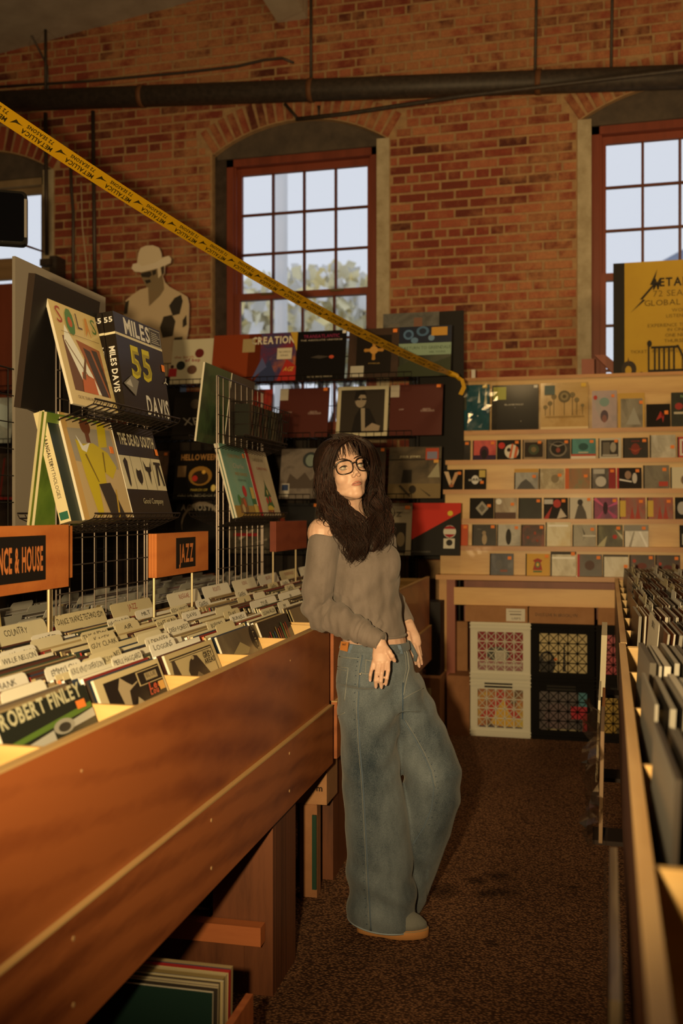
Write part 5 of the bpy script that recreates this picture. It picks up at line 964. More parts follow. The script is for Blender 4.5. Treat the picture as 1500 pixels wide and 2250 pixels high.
# lower tray of the near rack
rk(2.482, LO, M('#1d2a22', .4, coat=.3), [], 'cream spined box set on the near rack lower tray', d=.034, off=.008, edge=M('#c3b07c', .5), spine=('THOMAS BANGALTER', '#2a221a', .011, .135, .72), name='box_set', cat='box set')
bs = [q for q in C.objects if q.get('label', '').startswith('cream spined box')][0]
V, F = text_geo('MYTHOLOGIES', .011, .095); f = MB(); f.add([(-.0006, .0225-q, .115-p) for p, q in V], F, M('#2a221a', .5)); f.build('spine_title', bs)
f = MB(); f.box(-.0008, 0, .004, .030, .008, .03, M('#24503a', .5)); f.build('spine_badge', bs)
YW_ = '#b9a21c'
rk(2.545, LO, M('#b59a68', .3, coat=.5), [('r', .0, .0, .1, 1, '#b98f4e'), ('p', [(.08, .86), (.95, .9), (.95, .5), (.1, .55)], '#8f8672'), ('e', .44, .9, .1, .08, '#5c3420'), ('r', .4, .74, .48, .84, '#5c3420'), ('p', [(.62, .7), (.8, .72), (.86, .95), (.7, .98)], YW_), ('p', [(.18, .76), (.3, .72), (.52, .74), (.78, .66), (.9, .52), (.76, .4), (.62, .46), (.6, .34), (.44, .34), (.4, .06), (.3, .02), (.22, .4)], YW_), ('p', [(.44, .34), (.68, .36), (.86, .0), (.56, .0)], '#2c2620'), ('p', [(.68, .0), (.76, .3), (.78, .29), (.72, .0)], '#b08a2a'), ('p', [(.3, .62), (.44, .36), (.46, .36), (.33, .63)], '#6c5a16'), ('p', [(.66, .66), (.62, .46), (.64, .46), (.69, .66)], '#6c5a16'), ('p', [(.2, .8), (.3, .7), (.45, .74), (.34, .64), (.26, .66)], '#dedcd6')], 'tan record with a yellow suited figure on the near rack lower tray', st=[(.84, .66, .07, .07, ORANGE)])
sow = [('t', .52, .78, .12, 'THE DEAD SOUTH', '#c0b48c', {'bold': 1, 'width': .86}), ('r', .0, .31, 1, .66, '#c0b48c')]+[('r', .25*i-.004, .31, .25*i+.004, .66, '#1f1912') for i in (1, 2, 3)]
sow += [('p', [(.09, .36), (.06, .6), (.12, .64), (.16, .6), (.13, .36), (.11, .33)], '#1f1912'), ('e', .375, .46, .07, .09, '#1f1912'), ('p', [(.31, .46), (.375, .35), (.44, .46)], '#1f1912'), ('e', .375, .53, .04, .02, '#c0b48c'), ('p', [(.53, .63), (.58, .56), (.67, .56), (.72, .63), (.7, .52), (.66, .5), (.625, .36), (.6, .5), (.55, .52)], '#1f1912'), ('p', [(.79, .62), (.97, .62), (.97, .59), (.93, .59), (.97, .36), (.93, .36), (.88, .57), (.83, .36), (.79, .36), (.83, .59), (.79, .59)], '#1f1912'), ('t', .55, .16, .06, 'Good Company', '#b3a67c', {'width': .5, 'slant': .2})]
rk(2.868, LO, M('#1c1610', .35, coat=.4), sow, 'black and cream striped record with four emblems on the near rack', st=[(.92, .7, .06, .07, ORANGE)])
rk(2.47, LO, MOT('#5a6420', '#6c7a2a', '#3c4a1c', 3), [('r', .9, 0, .93, 1, '#a05a24'), ('r', .66, .01, .86, .1, '#b9ad84'), ('r', .72, .02, .8, .09, '#3a3324')], 'outer olive green record leaning on the left of the near rack', side=-1, edge=M('#a89a6a', .5))
rk(2.475, LO, MOT('#46601f', '#5d7428', '#33441a', 3), [], 'inner olive green record leaning on the left of the near rack', side=-1, edge=M('#b5a577', .5), off=.012)
# far rack
TE = MOT('#52806c', '#6c9a80', '#8aa07c', 2, .3)
balloon = [('t', .5, .82, .05, 'CHRISTMAS', '#a8742e', {'width': .52}), ('t', .56, .68, .07, 'Charlie', '#b8a88a', {'width': .44, 'slant': .2}), ('t', .6, .58, .045, 'VINCE GUARALDI', '#a8742e', {'width': .5}), ('t', .58, .5, .03, 'SOUNDTRACK', '#4a4a3a', {'width': .34}), ('r', 0, 0, 1, .16, '#8f7034'), ('e', .56, .36, .08, .08, '#a82a2a'), ('p', [(.545, .3), (.56, .14), (.57, .3)], '#6a3a2a'), ('p', [(.2, .06), (.28, .3), (.36, .26), (.5, .28), (.56, .12), (.5, .04)], '#6a5030'), ('e', .26, .24, .05, .07, '#3a6a34'), ('e', .45, .2, .05, .06, '#a3482c'), ('e', .35, .12, .06, .06, '#a89262'), ('r', .8, .04, .94, .42, '#b59a4c'), ('r', .8, .18, .94, .26, '#2f5a34')]
rk(3.845, LO, TE, balloon, 'teal record with a red balloon tree and gold strip on the far rack', st=[(.85, .84, .07, .06, ORANGE)])
rk(3.838, LO, TE, [], 'second teal record directly behind the balloon one on the far rack', off=.010)
tree = [('r', 0, 0, .13, 1, '#9c2424'), ('t', .5, .82, .05, 'CHARLIE BROWN', '#5c4c34', {'width': .5}), ('t', .6, .7, .04, 'CHRISTMAS', '#8c2a22', {'width': .5}), ('p', [(.5, .22), (.56, .56), (.68, .2)], '#2c4a2c'), ('p', [(.44, .14), (.57, .44), (.76, .14)], '#35552f'), ('p', [(.4, .3), (.56, .5), (.72, .3)], '#2c4a2c'), ('e', .48, .24, .04, .05, '#a3342c'), ('e', .62, .26, .04, .05, '#a3342c'), ('e', .56, .36, .03, .04, '#b59a5c'), ('e', .55, .12, .14, .05, '#b59a3a'), ('p', [(.4, .1), (.42, .02), (.46, .1), (.52, .02), (.56, .1), (.64, .02), (.68, .1)], '#7a3a2a')]
rk(4.165, LO, MOT('#a08f6c', '#b0a07c', '#93825f', 3), tree, 'cream record with a green tree and red spine edge on the far rack', off=0)
rk(4.15, LO, M('#8f7f60', .4), [('r', 0, 0, .1, 1, '#8c2020')], 'second cream record with red edge behind the tree one', off=.010)
rk(4.21, LO, M('#8a7c5a', .4, coat=.3), [('r', .7, .5, .95, .85, '#c0b48c'), ('e', .8, .6, .06, .06, '#1f1912')], 'tan record sticking out behind the tree record on the far rack', off=.022)
rk(3.72, UP, MOT('#1c241a', '#37482a', '#2a2a22', 4), [('r', 0, .86, 1, 1, '#3a352e'), ('p', [(.7, 0), (1, 0), (1, .4)], '#a0662a')], 'green and orange record leaning on the left of the far rack', side=-1, off=-.002)
rk(4.045, UP, MOT('#24221e', '#3a352c', '#16140f', 4), [('r', 0, .84, 1, 1, '#3a352e')], 'dark record leaning left on the far rack beside the green one', side=-1, off=-.002)
# wire basket of small cases on the far rack
bk = thing('wire_basket', 'dark wire basket crammed with small cases on the far rack top tray', 'basket', (-1.285, 3.90, 1.612), PI/2)
b = MB(); BW, BD, BH = .52, .085, .16
for x in [BW*i/13 for i in range(14)]: b.tube([(x, BD, BH), (x, BD, 0), (x, 0, 0), (x, -.02, BH*.9)], .0016, 4, DARKW)
for zz in (0, .05, .1, BH*.9): b.tube([(0, BD, zz), (0, -.02*zz/.16, zz), (BW, -.02*zz/.16, zz), (BW, BD, zz)], .002, 4, DARKW)
b.build('wire_frame', bk)
for i in range(22):
    o = plain_sleeve('small dark case standing in the dark wire basket', 'cases in the wire basket', .009, rs.choice(['#14110e', '#1c1612', '#2c1a12', '#1e1e16', '#3a3222']), rs.choice(['#1a1612', '#3a3222', '#3c1a12', '#20241a', '#4a4230']), .06, .13)
    o.name = 'cassette_case'; o['category'] = 'case'; place(o, (-1.352, 3.905+.0232*i, 1.6165), 0, R(0))
# ---- genre signs on rods
SIGN = WOOD('#9a4a1c', '#b8642a', 'Y', 1, .5, .6); RODM = M('#a08a62', .4, .4)
def sign(label, x, y0, y1, z0, z1, text, panel, n=1, back=0, tw=None, th=.05):
    t = thing('genre_sign', label, 'sign', (x, y0, 0), PI/2, 'genre signs'); w = y1-y0
    for k in range(n):
        b = MB(); b.box(0+.0*k, w, .0095*k, .0095*k+.0085, z0, z1, SIGN if not back else WOOD('#5a1c0e', '#74301a', 'Y', 1, .5, .6)); b.build('board', t)
    if panel:
        b = MB(); b.box(panel[0], panel[1], -.0012, -.0002, panel[2], panel[3], M('#120f0d', .6)); b.build('lettering_panel', t)
        V, F = text_geo(text, th, tw, bold=1, align='c'); f = MB(); f.add([((panel[0]+panel[1])/2+p, -.0018, (panel[2]+panel[3])/2-th/2+q) for p, q in V], F, M('#c06a34', .55)); f.build('lettering', t)
    for xx in (w*.12, w*.84):
        b = MB(); b.tube([(xx, .014+.0095*(n-1), ZB+.011), (xx, .014+.0095*(n-1), z1-.02)], .0045, 8, RODM); b.build('rod', t)
    return t
sign('orange wooden sign reading DANCE and HOUSE at the left', -1.33, 1.96, 2.468, 1.098, 1.266, 'DANCE & HOUSE', (.10, .385, 1.125, 1.24), 1, tw=.255, th=.062)
sign('plain end of a second orange sign board behind the dance sign', -1.352, 1.96, 2.53, 1.118, 1.262, '', None, 1)
sign('orange wooden sign reading JAZZ on a black patch', -1.255, 2.885, 3.335, 1.095, 1.232, 'JAZZ', (.155, .325, 1.115, 1.215), 3, tw=.125, th=.06)
sign('dark red back of a genre sign beside the person', -1.265, 4.20, 4.72, 1.125, 1.258, '', None, 3, back=1)
# ---- pale foam board and rear rack of the island
grid_panel('grid_rack', 'black wire grid in the rear half of the island at the left', (-1.925, 2.95, ZB+.0105), PI/2, .95, 1.13, BLK, 10, 12, 'rear island grids')
fbd = MB(); fbd.box(0, .70, 0, .012, 0, .98, M('#7d725f', .7)); o = fbd.build('foam_board'); tag(o, 'large plain grey foam board standing behind the near chrome rack', 'board')
place(o, (-1.915, 3.17, 1.225), PI/2, 0); 
b = MB(); b.box(0, .9, -.03, .02, 0, .012, BLK); o = b.build('board_ledge'); tag(o, 'thin black ledge carrying the grey foam board on the rear grid', 'shelf'); place(o, (-1.90, 3.07, 1.212), PI/2)
# ---- monitor hanging at the left
p = P(60, 480, t=4.0); t = thing('monitor', 'small black monitor hanging at the left frame edge before the window', 'monitor', (p.x, p.y, p.z), R(28))
hh = .107
def rbox(b, x0, x1, y0, y1, z0, z1, r, mat):
    poly = []
    for cx, cz_, a0 in ((x1-r, z1-r, 0), (x0+r, z1-r, 90), (x0+r, z0+r, 180), (x1-r, z0+r, 270)):
        poly += [(cx+r*math.cos(R(a0+i*22.5)), cz_+r*math.sin(R(a0+i*22.5))) for i in range(5)]
    b.prism(poly, 'y', y0, y1, mat)
b = MB(); rbox(b, -.42, 0, 0, .05, -hh, hh, .022, M('#17140f', .35, coat=.3)); b.build('case', t)
b = MB(); rbox(b, -.41, -.012, -.004, 0, -hh+.01, hh-.01, .016, M('#0a0a0b', .15)); b.build('screen', t)
b = MB(); b.box(-.012, -.002, -.0035, -.0005, -hh+.03, hh-.03, M('#8a8072', .3)); b.build('side_trim', t)
b = MB(); b.tube([(-.33, .06, -.02), (-.33, .06, 2.5)], .016, 8, BLK); b.box(-.36, -.30, .05, .064, -.04, .04, BLK); b.build('ceiling_pole', t)
setframe('B')
run('cord', [P(-10, 520, t=4.6), P(40, 534, t=4.9), P(95, 553, t=6.9)], .006, 'thin orange brown cord running past the monitor to the window edge', 'cord', M('#6b3f1c', .6), 6)
# ================================================================== RIGHT RECORD BIN
setframe('R')
XR = .0278; RPL = WOOD('#381b0d', '#512b17', 'Y', 1, .45, .8); REDG = WOOD('#a8743a', '#c99a5c', 'Y', 1, .5); RF = .690
def rbin(label, y0, y1, divs, xs=0):
    t = thing('record_bin', label, 'record bin', (0, 0, 0), 0, 'right record bins')
    def part(nm, *a, m=INN):
        b = MB(); b.box(*a, m); return b.build(nm, t)
    part('front_panel', XR+xs, XR+.0165+xs, y0, y1, .63, ZL-.004, m=RPL); part('panel_edge', XR+xs-.0005, XR+.017+xs, y0, y1, ZL-.004, ZL, m=REDG)
    part('bin_floor', XR+.0165+xs, .80, y0, y1, RF-.012, RF); part('rear_panel', .80, .816, y0, y1, .63, ZL, m=RPL)
    part('base_board', XR+.03, XR+.05, y0, y1, 0, .63, m=OAK)
    part('base_board', .77, .79, y0, y1, 0, .63, m=OAK)
    for y in divs: part('divider', XR+.0165+xs, .80, y-.006, y+.006, RF, .926)
    return t
RD1 = [.66, 1.10, 1.54, 1.98, 2.42, 2.862]; RD2 = [2.886, 3.27, 3.65, 4.02, 4.38, 4.75, 5.10, 5.45, 5.684]
rbin('near right hand record bin with a pale wooden lip at the frame edge', .30, 2.87, RD1); rbin('far right hand record bin ending at the display shelf', 2.878, 5.69, RD2, .004)
def rsl(o, x, y1, lean=-9, tw=0): return place(o, (x, y1, RF+.0005), -PI/2+R(2.0)+tw, R(lean))
rr6 = random.Random(21)
comp = {1.10: ('nearest right compartment', .0475, .20, .44), 1.54: ('second right compartment', .0475, .24, .44), 1.98: ('third right compartment', .0485, .23, .44), 2.42: ('fourth right compartment behind the bare dividers', .09, .30, .44), 2.886: ('right compartment at the joint of the two bins', .0525, .31, .38)}
GR = ['#4a473e', '#67635a', '#332e26', '#7c776a', '#241f1a', '#58554a']
for y0, (nm, xa, xb, wd_) in comp.items():
    x = xa; k = 0
    while x < xb:
        d = rr6.choice([.005, .007, .009, .012]) if y0 < 2 else rr6.choice([.004, .005, .008])
        fc = rr6.choice(GR if y0 < 2 else ['#6a3a20', '#4a2a1c', '#7a4a28', '#33261c', '#8a6a44', '#241d17']); ec = rr6.choice(['#958c76', '#7a7260', '#b3a68a', '#4a4336', '#6a6250', '#a08e6a', '#2f2820', '#c8bb9a'])
        if y0 == 2.42 and k == 0: fc = '#6e3c1e'
        o = plain_sleeve(f'bagged record edge leaning in the {nm}', 'records, '+nm, d, fc, ec)
        ln = {2.42: -6, 2.886: -3}.get(y0, -2.5)
        rsl(o, x, y0+.006+(wd_-.02 if y0 > 2 else .335 if k % 3 else .37)-rr6.uniform(0, .015), ln+rr6.uniform(-.8, .8), R(rr6.uniform(-.5, .5))); x += d*1.1+rr6.choice([.003, .006, .009]); k += 1
stock = MB()
rfar = [3.27, 3.65, 4.02, 4.38, 4.75, 5.10]
for y0 in RD1[1:5]+RD2[:1]:
    x = comp[y0][2]+.03
    while x < .70: 
        stock_sleeve(x, y0+.35, -4, -PI/2+R(2.0), RF+.0005, rr6.choice([.004, .006]), rr6.choice(['#7d7564', '#6a6354', '#9a8f76', '#3c362c']), rr6.choice(GR)); x += .011
for y0 in rfar:
    x = .056
    while x < .70: stock_sleeve(x, y0+.345, -4+rr6.uniform(-1.2, 1.2), -PI/2+R(2.0), RF+.0005, rr6.choice([.003, .005]), rr6.choice(['#857d6a', '#6a6354', '#a3977c', '#3c362c', '#7a7058', '#2a241e']), rr6.choice(['#6a3a20', '#4a2a1c', '#33261c', '#8a6a44', '#5c5a50'])); x += rr6.choice([.008, .010, .014])
tag(stock.build('record_stock'), 'packed record edges filling the far right hand compartments', 'records', kind='stuff')
rn = ['nearest', 'second', 'third', 'fourth', 'fifth', 'sixth']
for i, y0 in enumerate([2.42, 2.886]+rfar):
    for k in range(3):
        nm = f'cream divider card in the right bins, row {["one", "two", "three", "four", "five", "six", "seven", "eight"][i]} from the near joint, {["front", "middle", "rear"][k]}'
        card(nm, [.075, .18, .28][k]+.01*(i % 2), y0+(.345 if y0 > 2.5 else .36), rr6.choice(['E', 'BIRDS', 'POGUES', 'CAN', '', 'W']), tab=None if k == 0 and i < 1 else [(0, .14), (.08, .22), (.16, .305)][(k+i) % 3], h=.345, lean=-5, rz=-PI/2+R(2.0), z=RF+.0005, group='divider cards in the right bins')
# ---- things leaning against the aisle side of the right bin
def leaner(name, label, cat, y1, w, h, d, x, mat, edge, lean=-2.0, art=(), z=.001):
    o = sleeve(name, label, cat, w, h, d, mat, edge, art); place(o, (x, y1, z), -PI/2, R(lean)); return o
def ledge(y0, y1, z, label): box_thing('side_ledge', -.036, XR+.029, y0+.10, y0+.20, z-.010, z, M('#1d130d', .7), label, 'ledge')
ledge(3.28, 3.78, .70, 'narrow dark ledge on the right hand bin carrying the cream board')
ledge(2.64, 3.06, .592, 'narrow dark ledge on the right hand bin carrying white edged sleeves')
leaner('foam_sheet', 'short cream board propped on the side of the right hand bin', 'board', 3.74, .40, .20, .018, -.030, M('#b5a67f', .6), M('#b8a882', .6), z=.7005)
leaner('record_sleeve', 'white edged sleeve propped on the right hand bin before the cream board', 'record', 3.0, .31, .215, .006, -.034, M('#6a4a2c', .5), M('#b9ab88', .6), z=.5925)
leaner('cardboard_sheet', 'brown cardboard sheet propped behind the white edged sleeve', 'cardboard', 2.98, .31, .20, .008, -.024, M('#7c4a22', .7), M('#8a5528', .7), z=.5925)
ledge(2.22, 2.62, .559, 'narrow dark ledge on the right hand bin carrying the bagged record')
leaner('cardboard_sheet', 'orange brown cardboard sheet leaning low against the right hand bin', 'cardboard', 2.30, .34, .50, .012, -.006, M('#8f4f22', .7), M('#a05c2a', .7), -1)
o = leaner('record_sleeve', 'record in a crumpled clear bag leaning on the right hand bin', 'record', 2.60, .30, .25, .008, -.022, M('#5a4230', .5), M('#6a5238', .5), -1, z=.5595)
PLB = glass_mat('bag_plastic', .30, (.74, .70, .64), .22)
bm = MB(); rr = random.Random(9); nx, nz = 8, 16; vs = []
for j in range(nz+1):
    for i in range(nx+1): vs.append((-.02+.37*i/nx+rr.uniform(-.008, .008), -.006-rr.uniform(0, .02)-.02*math.sin(j*.9), .0+.27*j/nz+rr.uniform(-.008, .008)))
for j in range(nz):
    for i in range(nx): k = j*(nx+1)+i; bm.add([vs[k], vs[k+1], vs[k+nx+2], vs[k+nx+1]], [(0, 1, 2, 3)], PLB)
for i in range(nx): bm.add([vs[i], vs[i+1], (vs[i+1][0]+.01, vs[i+1][1]-.01, .10+.03*(i % 2))], [(0, 1, 2)], PLB)
bm.build('plastic_bag', o)
o = leaner('record_sleeve', 'large sleeve in clear plastic leaning on the near right hand bin', 'record', 1.66, .52, .76, .012, -.012, M('#5c4a34', .3, coat=.5), M('#6d5a40', .4, coat=.4), -1, [('r', 0, .3, 1, .86, '#6b563c')])
bm = MB(); rr = random.Random(10); vs = []
for j in range(nz+1):
    for i in range(nx+1): vs.append((-.015+.55*i/nx, -.004-rr.uniform(0, .004), .0+.80*j/nz+rr.uniform(-.003, .003)))
for j in range(nz):
    for i in range(nx): k = j*(nx+1)+i; bm.add([vs[k], vs[k+1], vs[k+nx+2], vs[k+nx+1]], [(0, 1, 2, 3)], PLB)
bm.build('plastic_bag', o)
leaner('foam_sheet', 'white edged board behind the large plastic covered sleeve at the near right', 'board', 1.40, .40, .70, .006, .012, M('#a89a76', .6), M('#b8aa86', .6), 0)
# ================================================================== PRINTED YELLOW TAPE
setframe('B')
A, Bp = P(-60, 205, t=2.9), P(992, 822, Y=YR-.16)
def tp(s):
    p = A.lerp(Bp, s); p.z -= .16*4*s*(1-s)*.42; return p
tb = MB(); N = 60; TW = .050; L_ = (Bp-A).length
fwd = (Bp-A).normalized(); camd = Vector((-math.sin(YAW), math.cos(YAW), 0))
def frame(s):
    d = (tp(min(1, s+.01))-tp(max(0, s-.01))).normalized(); n = (Vector((0, 0, EYE))-tp(s)).normalized()
    n = (n-d*n.dot(d)).normalized(); n = Matrix.Rotation(R(10+28*s), 3, d) @ n
    return d, n, d.cross(n)
vs = []
for i in range(N+1):
    s = i/N; d, n, w = frame(s); p = tp(s); tw = TW*(1 if s < .94 else 1-.6*(s-.94)/.06)
    vs += [p-w*tw/2, p+w*tw/2]
YT = M('#ad7c0c', .38, coat=.25)
for i in range(N): tb.add([vs[2*i], vs[2*i+1], vs[2*i+3], vs[2*i+2]], [(0, 1, 2, 3)], YT)
k_end = tp(1.0)
o = tb.build('banner_tape'); tag(o, 'long yellow printed tape strung from the upper left to the back rack', 'tape'); o.rotation_euler.z = 0
tx = MB(); INK = M('#2c2208', .5)
def put(V, F, s0, off, sc=1, mirror=1):
    d, n, w = frame(s0); p = tp(s0)
    # printed upside down: text runs back toward the near end, its top toward the lower edge
    tx.add([p-d*(a*mirror)+w*(-b2+off)*_sgn+n*.0012 for a, b2 in V], F, INK)
s = .02; i = 0
d, n, w = frame(.3); _sgn = 1 if w.z > 0 else -1
while s < .985:
    V, F = text_geo('METALLICA', .0145, .125, align='c', bold=1); put(V, F, s, -.003)
    V, F = text_geo('72 SEASONS', .0115, .108, align='c', bold=1); put(V, F, s, .0165)
    sm = s+.09/L_
    put([(-.028, -.003), (.0, .001), (.016, .010), (.003, -.010), (-.008, -.005)], [(0, 1, 2, 3, 4)], sm, -.0)
    s += .182/L_; i += 1
tx.build('lettering', o)
# knot and hanging tail
kb = MB(); q0 = k_end; kb.tube([q0+Vector((-.07, 0, .03)), q0, q0+Vector((.03, -.01, -.012)), q0+Vector((.05, -.01, -.04))], [.012, .018, .015, .008], 7, YT); kb.build('knot', o, smooth=True)
kb = MB(); pts = [q0+Vector((.03, -.012, -.01)), q0+Vector((.06, -.02, -.03)), q0+Vector((.075, -.025, -.08)), q0+Vector((.055, -.03, -.125))]
for a, c in zip(pts, pts[1:]): kb.add([a+Vector((-.012, 0, .004)), a+Vector((.012, 0, -.004)), c+Vector((.012, 0, -.004)), c+Vector((-.012, 0, .004))], [(0, 1, 2, 3)], YT)
kb.build('tail', o)
# ================================================================== THE PERSON
setframe('B')
from mathutils.bvhtree import BVHTree
RV = Vector((math.cos(YAW), math.sin(YAW), 0)); FV = Vector((-math.sin(YAW), math.cos(YAW), 0)); UV = Vector((0, 0, 1))
def S(u, v, d): return P(u, v, t=d)
pr = thing('person', 'person with long dark wavy hair and glasses leaning on the left record bin', 'person', (S(820, 2060, 3.05).x, S(820, 2060, 3.05).y, 0))
PINV = pr.matrix_world.inverted()
def fuse(b, voxel, sm=2, fac=.5):
    me = b.mesh('tmp'); o = bpy.data.objects.new('tmp', me); C.objects.link(o)
    r = o.modifiers.new('r', 'REMESH'); r.mode = 'VOXEL'; r.voxel_size = voxel
    if sm: s = o.modifiers.new('s', 'SMOOTH'); s.iterations = sm; s.factor = fac
    dg = bpy.context.evaluated_depsgraph_get(); m2 = bpy.data.meshes.new_from_object(o.evaluated_get(dg))
    bpy.data.objects.remove(o); bpy.data.meshes.remove(me); return m2
def finish(me, name, mat, parent=None, smooth=True):
    me.name = name; me.materials.clear(); me.materials.append(mat)
    me.polygons.foreach_set('use_smooth', [smooth]*len(me.polygons))
    me.transform(PINV); o = bpy.data.objects.new(name, me); C.objects.link(o); o.parent = parent or pr; return o
def wbuild(b, name, parent=None, smooth=False):
    """mesh built in world coordinates, as part of the person"""
    me = b.mesh(name, smooth); me.transform(PINV); o = bpy.data.objects.new(name, me); C.objects.link(o); o.parent = parent or pr; return o
def hring(v, l, r, dep, d, n=28, tilt=0, sq=2.0, twist=0):
    c = S((l+r)/2, v, d); a = (r-l)/2*d/FPX; out = []
    for k in range(n):
        t = 2*PI*k/n; ct, st = math.cos(t), math.sin(t)
        e = (abs(ct)**sq+abs(st)**sq)**(-1/sq)
        out.append(c+RV*a*ct*e+FV*dep*st*e+UV*(-tilt*a*ct*e))
    return out
def limb(b, pts, mat=None, n=18):
    """pts: (u, v, d, half width px, half depth m)"""
    cs = [S(*p[:3]) for p in pts]; rg = []
    for i, p in enumerate(pts):
        t = (cs[min(i+1, len(cs)-1)]-cs[max(i-1, 0)]).normalized(); s = t.cross(FV).normalized(); q = s.cross(t).normalized(); a = p[3]*p[2]/FPX
        rg.append([cs[i]+s*a*math.cos(2*PI*k/n)+q*p[4]*math.sin(2*PI*k/n) for k in range(n)])
    b.rings(rg, mat)
def displace(me, fn):
    me.update(); n = len(me.vertices)
    nr = [v.normal.copy() for v in me.vertices]; co = [v.co.copy() for v in me.vertices]
    flat_ = []
    for p, q in zip(co, nr): flat_ += list(p+q*fn(p))
    me.vertices.foreach_set('co', flat_); me.update()
# ---- head in its own frame: x to the person's right, y out of the face, z up
HS = .905; PSI = R(25)
hx = -(RV*math.cos(PSI)+FV*math.sin(PSI)); hy = -FV*math.cos(PSI)+RV*math.sin(PSI)
HM = Matrix.Rotation(R(-11), 3, FV) @ Matrix((hx, hy, UV)).transposed() @ Matrix.Rotation(R(8), 3, 'X')
HM = HM*HS; HO = S(772.5, 1024, 3.02)-HM @ Vector((0, .072, 0)); H4 = Matrix.Translation(HO) @ HM.to_4x4()
def H(x, y, z): return HO+HM @ Vector((x, y, z))
body = MB()
def hb(c, r): body.ball((0, 0, 0), 1, 20, 14, None, H4 @ Matrix.Translation(c) @ Matrix.Diagonal((*r, 1)))
hb((0, -.015, .032), (.071, .090, .084)); hb((0, .030, -.018), (.0595, .050, .082)); hb((0, .026, -.066), (.041, .044, .040)); hb((0, .056, -.092), (.023, .021, .019))
for s in (-1, 1):
    body.tube([H(s*.050, .0, -.046), H(s*.038, .024, -.070), H(s*.015, .053, -.090)], [.012, .0135, .014], 10)
    hb((s*.033, .048, -.030), (.026, .026, .03)); hb((s*.030, .064, .021), (.025, .014, .010)); hb((s*.0095, .086, -.0365), (.0068, .0085, .006)); hb((s*.072, -.012, -.012), (.008, .020, .030)); hb((s*.031, .056, .001), (.020, .016, .015)); hb((s*.030, .0615, -.0165), (.019, .013, .007))
    hb((s*.0308, .0640, .0105), (.0165, .0130, .0082))
hb((0, .064, .028), (.045, .013, .016)); hb((0, .061, -.058), (.027, .022, .018)); hb((0, .0765, -.0575), (.017, .0075, .004)); hb((0, .0755, -.0665), (.014, .008, .005)); hb((0, .058, -.078), (.022, .018, .012))
body.tube([H(0, .070, .016), H(0, .078, -.008), H(0, .092, -.028), H(0, .0945, -.033)], [.0075*HS, .0072*HS, .0088*HS, .0086*HS], 10)
# neck, shoulders, chest, arms, trunk, legs
nk = H(0, -.022, -.055); nb = S(770, 1160, 3.15)
body.tube([nk, nk.lerp(nb, .5)+Vector((0, 0, .0)), nb, S(770, 1200, 3.16)], [.052, .047, .056, .07], 16)
for s_ in ((700, 1172, 3.09), (842, 1180, 3.22)):
    body.tube([nb+Vector((0, 0, .012)), nb.lerp(S(*s_), .5)+Vector((0, 0, .002)), S(*s_)], [.042, .046, .047], 14)
body.ball(S(708, 1172, 3.08), (.047, .05, .05), 16, 10)
body.rings([hring(1160, 728, 836, .055, 3.15), hring(1185, 718, 846, .08, 3.14), hring(1240, 716, 872, .10, 3.14), hring(1300, 728, 872, .098, 3.14), hring(1360, 748, 880, .095, 3.14), hring(1405, 752, 892, .098, 3.14), hring(1470, 752, 900, .09, 3.135), hring(1530, 770, 900, .08, 3.13)])
limb(body, [(712, 1180, 3.07, 30, .042), (702, 1260, 3.06, 28, .04), (695, 1340, 3.09, 25, .037), (712, 1354, 3.07, 24, .034), (760, 1372, 3.01, 22, .031), (810, 1397, 2.96, 17, .024), (834, 1411, 2.95, 15, .018)])
limb(body, [(838, 1190, 3.22, 30, .042), (848, 1250, 3.30, 27, .038), (850, 1305, 3.35, 23, .034), (875, 1338, 3.31, 18, .028), (898, 1376, 3.25, 14, .018)])
limb(body, [(808, 1500, 3.12, 46, .075), (812, 1640, 3.08, 48, .07), (822, 1760, 3.08, 40, .06), (832, 1900, 3.09, 32, .048), (838, 2010, 3.10, 24, .035), (842, 2030, 3.09, 22, .034)])
limb(body, [(868, 1500, 3.17, 50, .09), (905, 1590, 3.15, 48, .07), (945, 1698, 3.11, 42, .06), (925, 1800, 3.17, 38, .05), (895, 1900, 3.24, 30, .042), (880, 1960, 3.28, 22, .034)])
# right hand
def finger(pts, r0, r1, d0):
    q = [S(*p) for p in pts]; n = len(q)
    body.tube(q, [r0+(r1-r0)*i/(n-1) for i in range(n)], 10); body.ball(q[-1], r1*1.02, 10, 8); body.ball(q[0], r0, 10, 8)
    for p in q[1:-1]: body.ball(p, r0*.98, 10, 6)
limb(body, [(832, 1408, 2.95, 15, .017), (835, 1422, 2.945, 16.5, .015), (837, 1438, 2.935, 20, .0145), (837.5, 1453, 2.928, 19.5, .012), (838, 1458, 2.926, 16, .009)])
FING = [[(821.5, 1451, 2.932), (816.5, 1470, 2.924), (813.5, 1483, 2.927), (813, 1493, 2.933)], [(831, 1456, 2.926), (827, 1478, 2.914), (825, 1495, 2.916), (825.5, 1508, 2.924)], [(841.5, 1456, 2.924), (838.5, 1479, 2.910), (836.5, 1496, 2.912), (837.5, 1509, 2.92)], [(852.5, 1451, 2.928), (852.5, 1473, 2.914), (849.5, 1490, 2.914), (847.5, 1502, 2.921)]]
for q, r in zip(FING, (.0066, .0072, .0074, .0073)): finger(q, r, r*.78, 0)
THUMB = [(846, 1421, 2.945), (855, 1432, 2.925), (861, 1442, 2.92), (866, 1451, 2.925)]
finger(THUMB, .0088, .0062, 0)
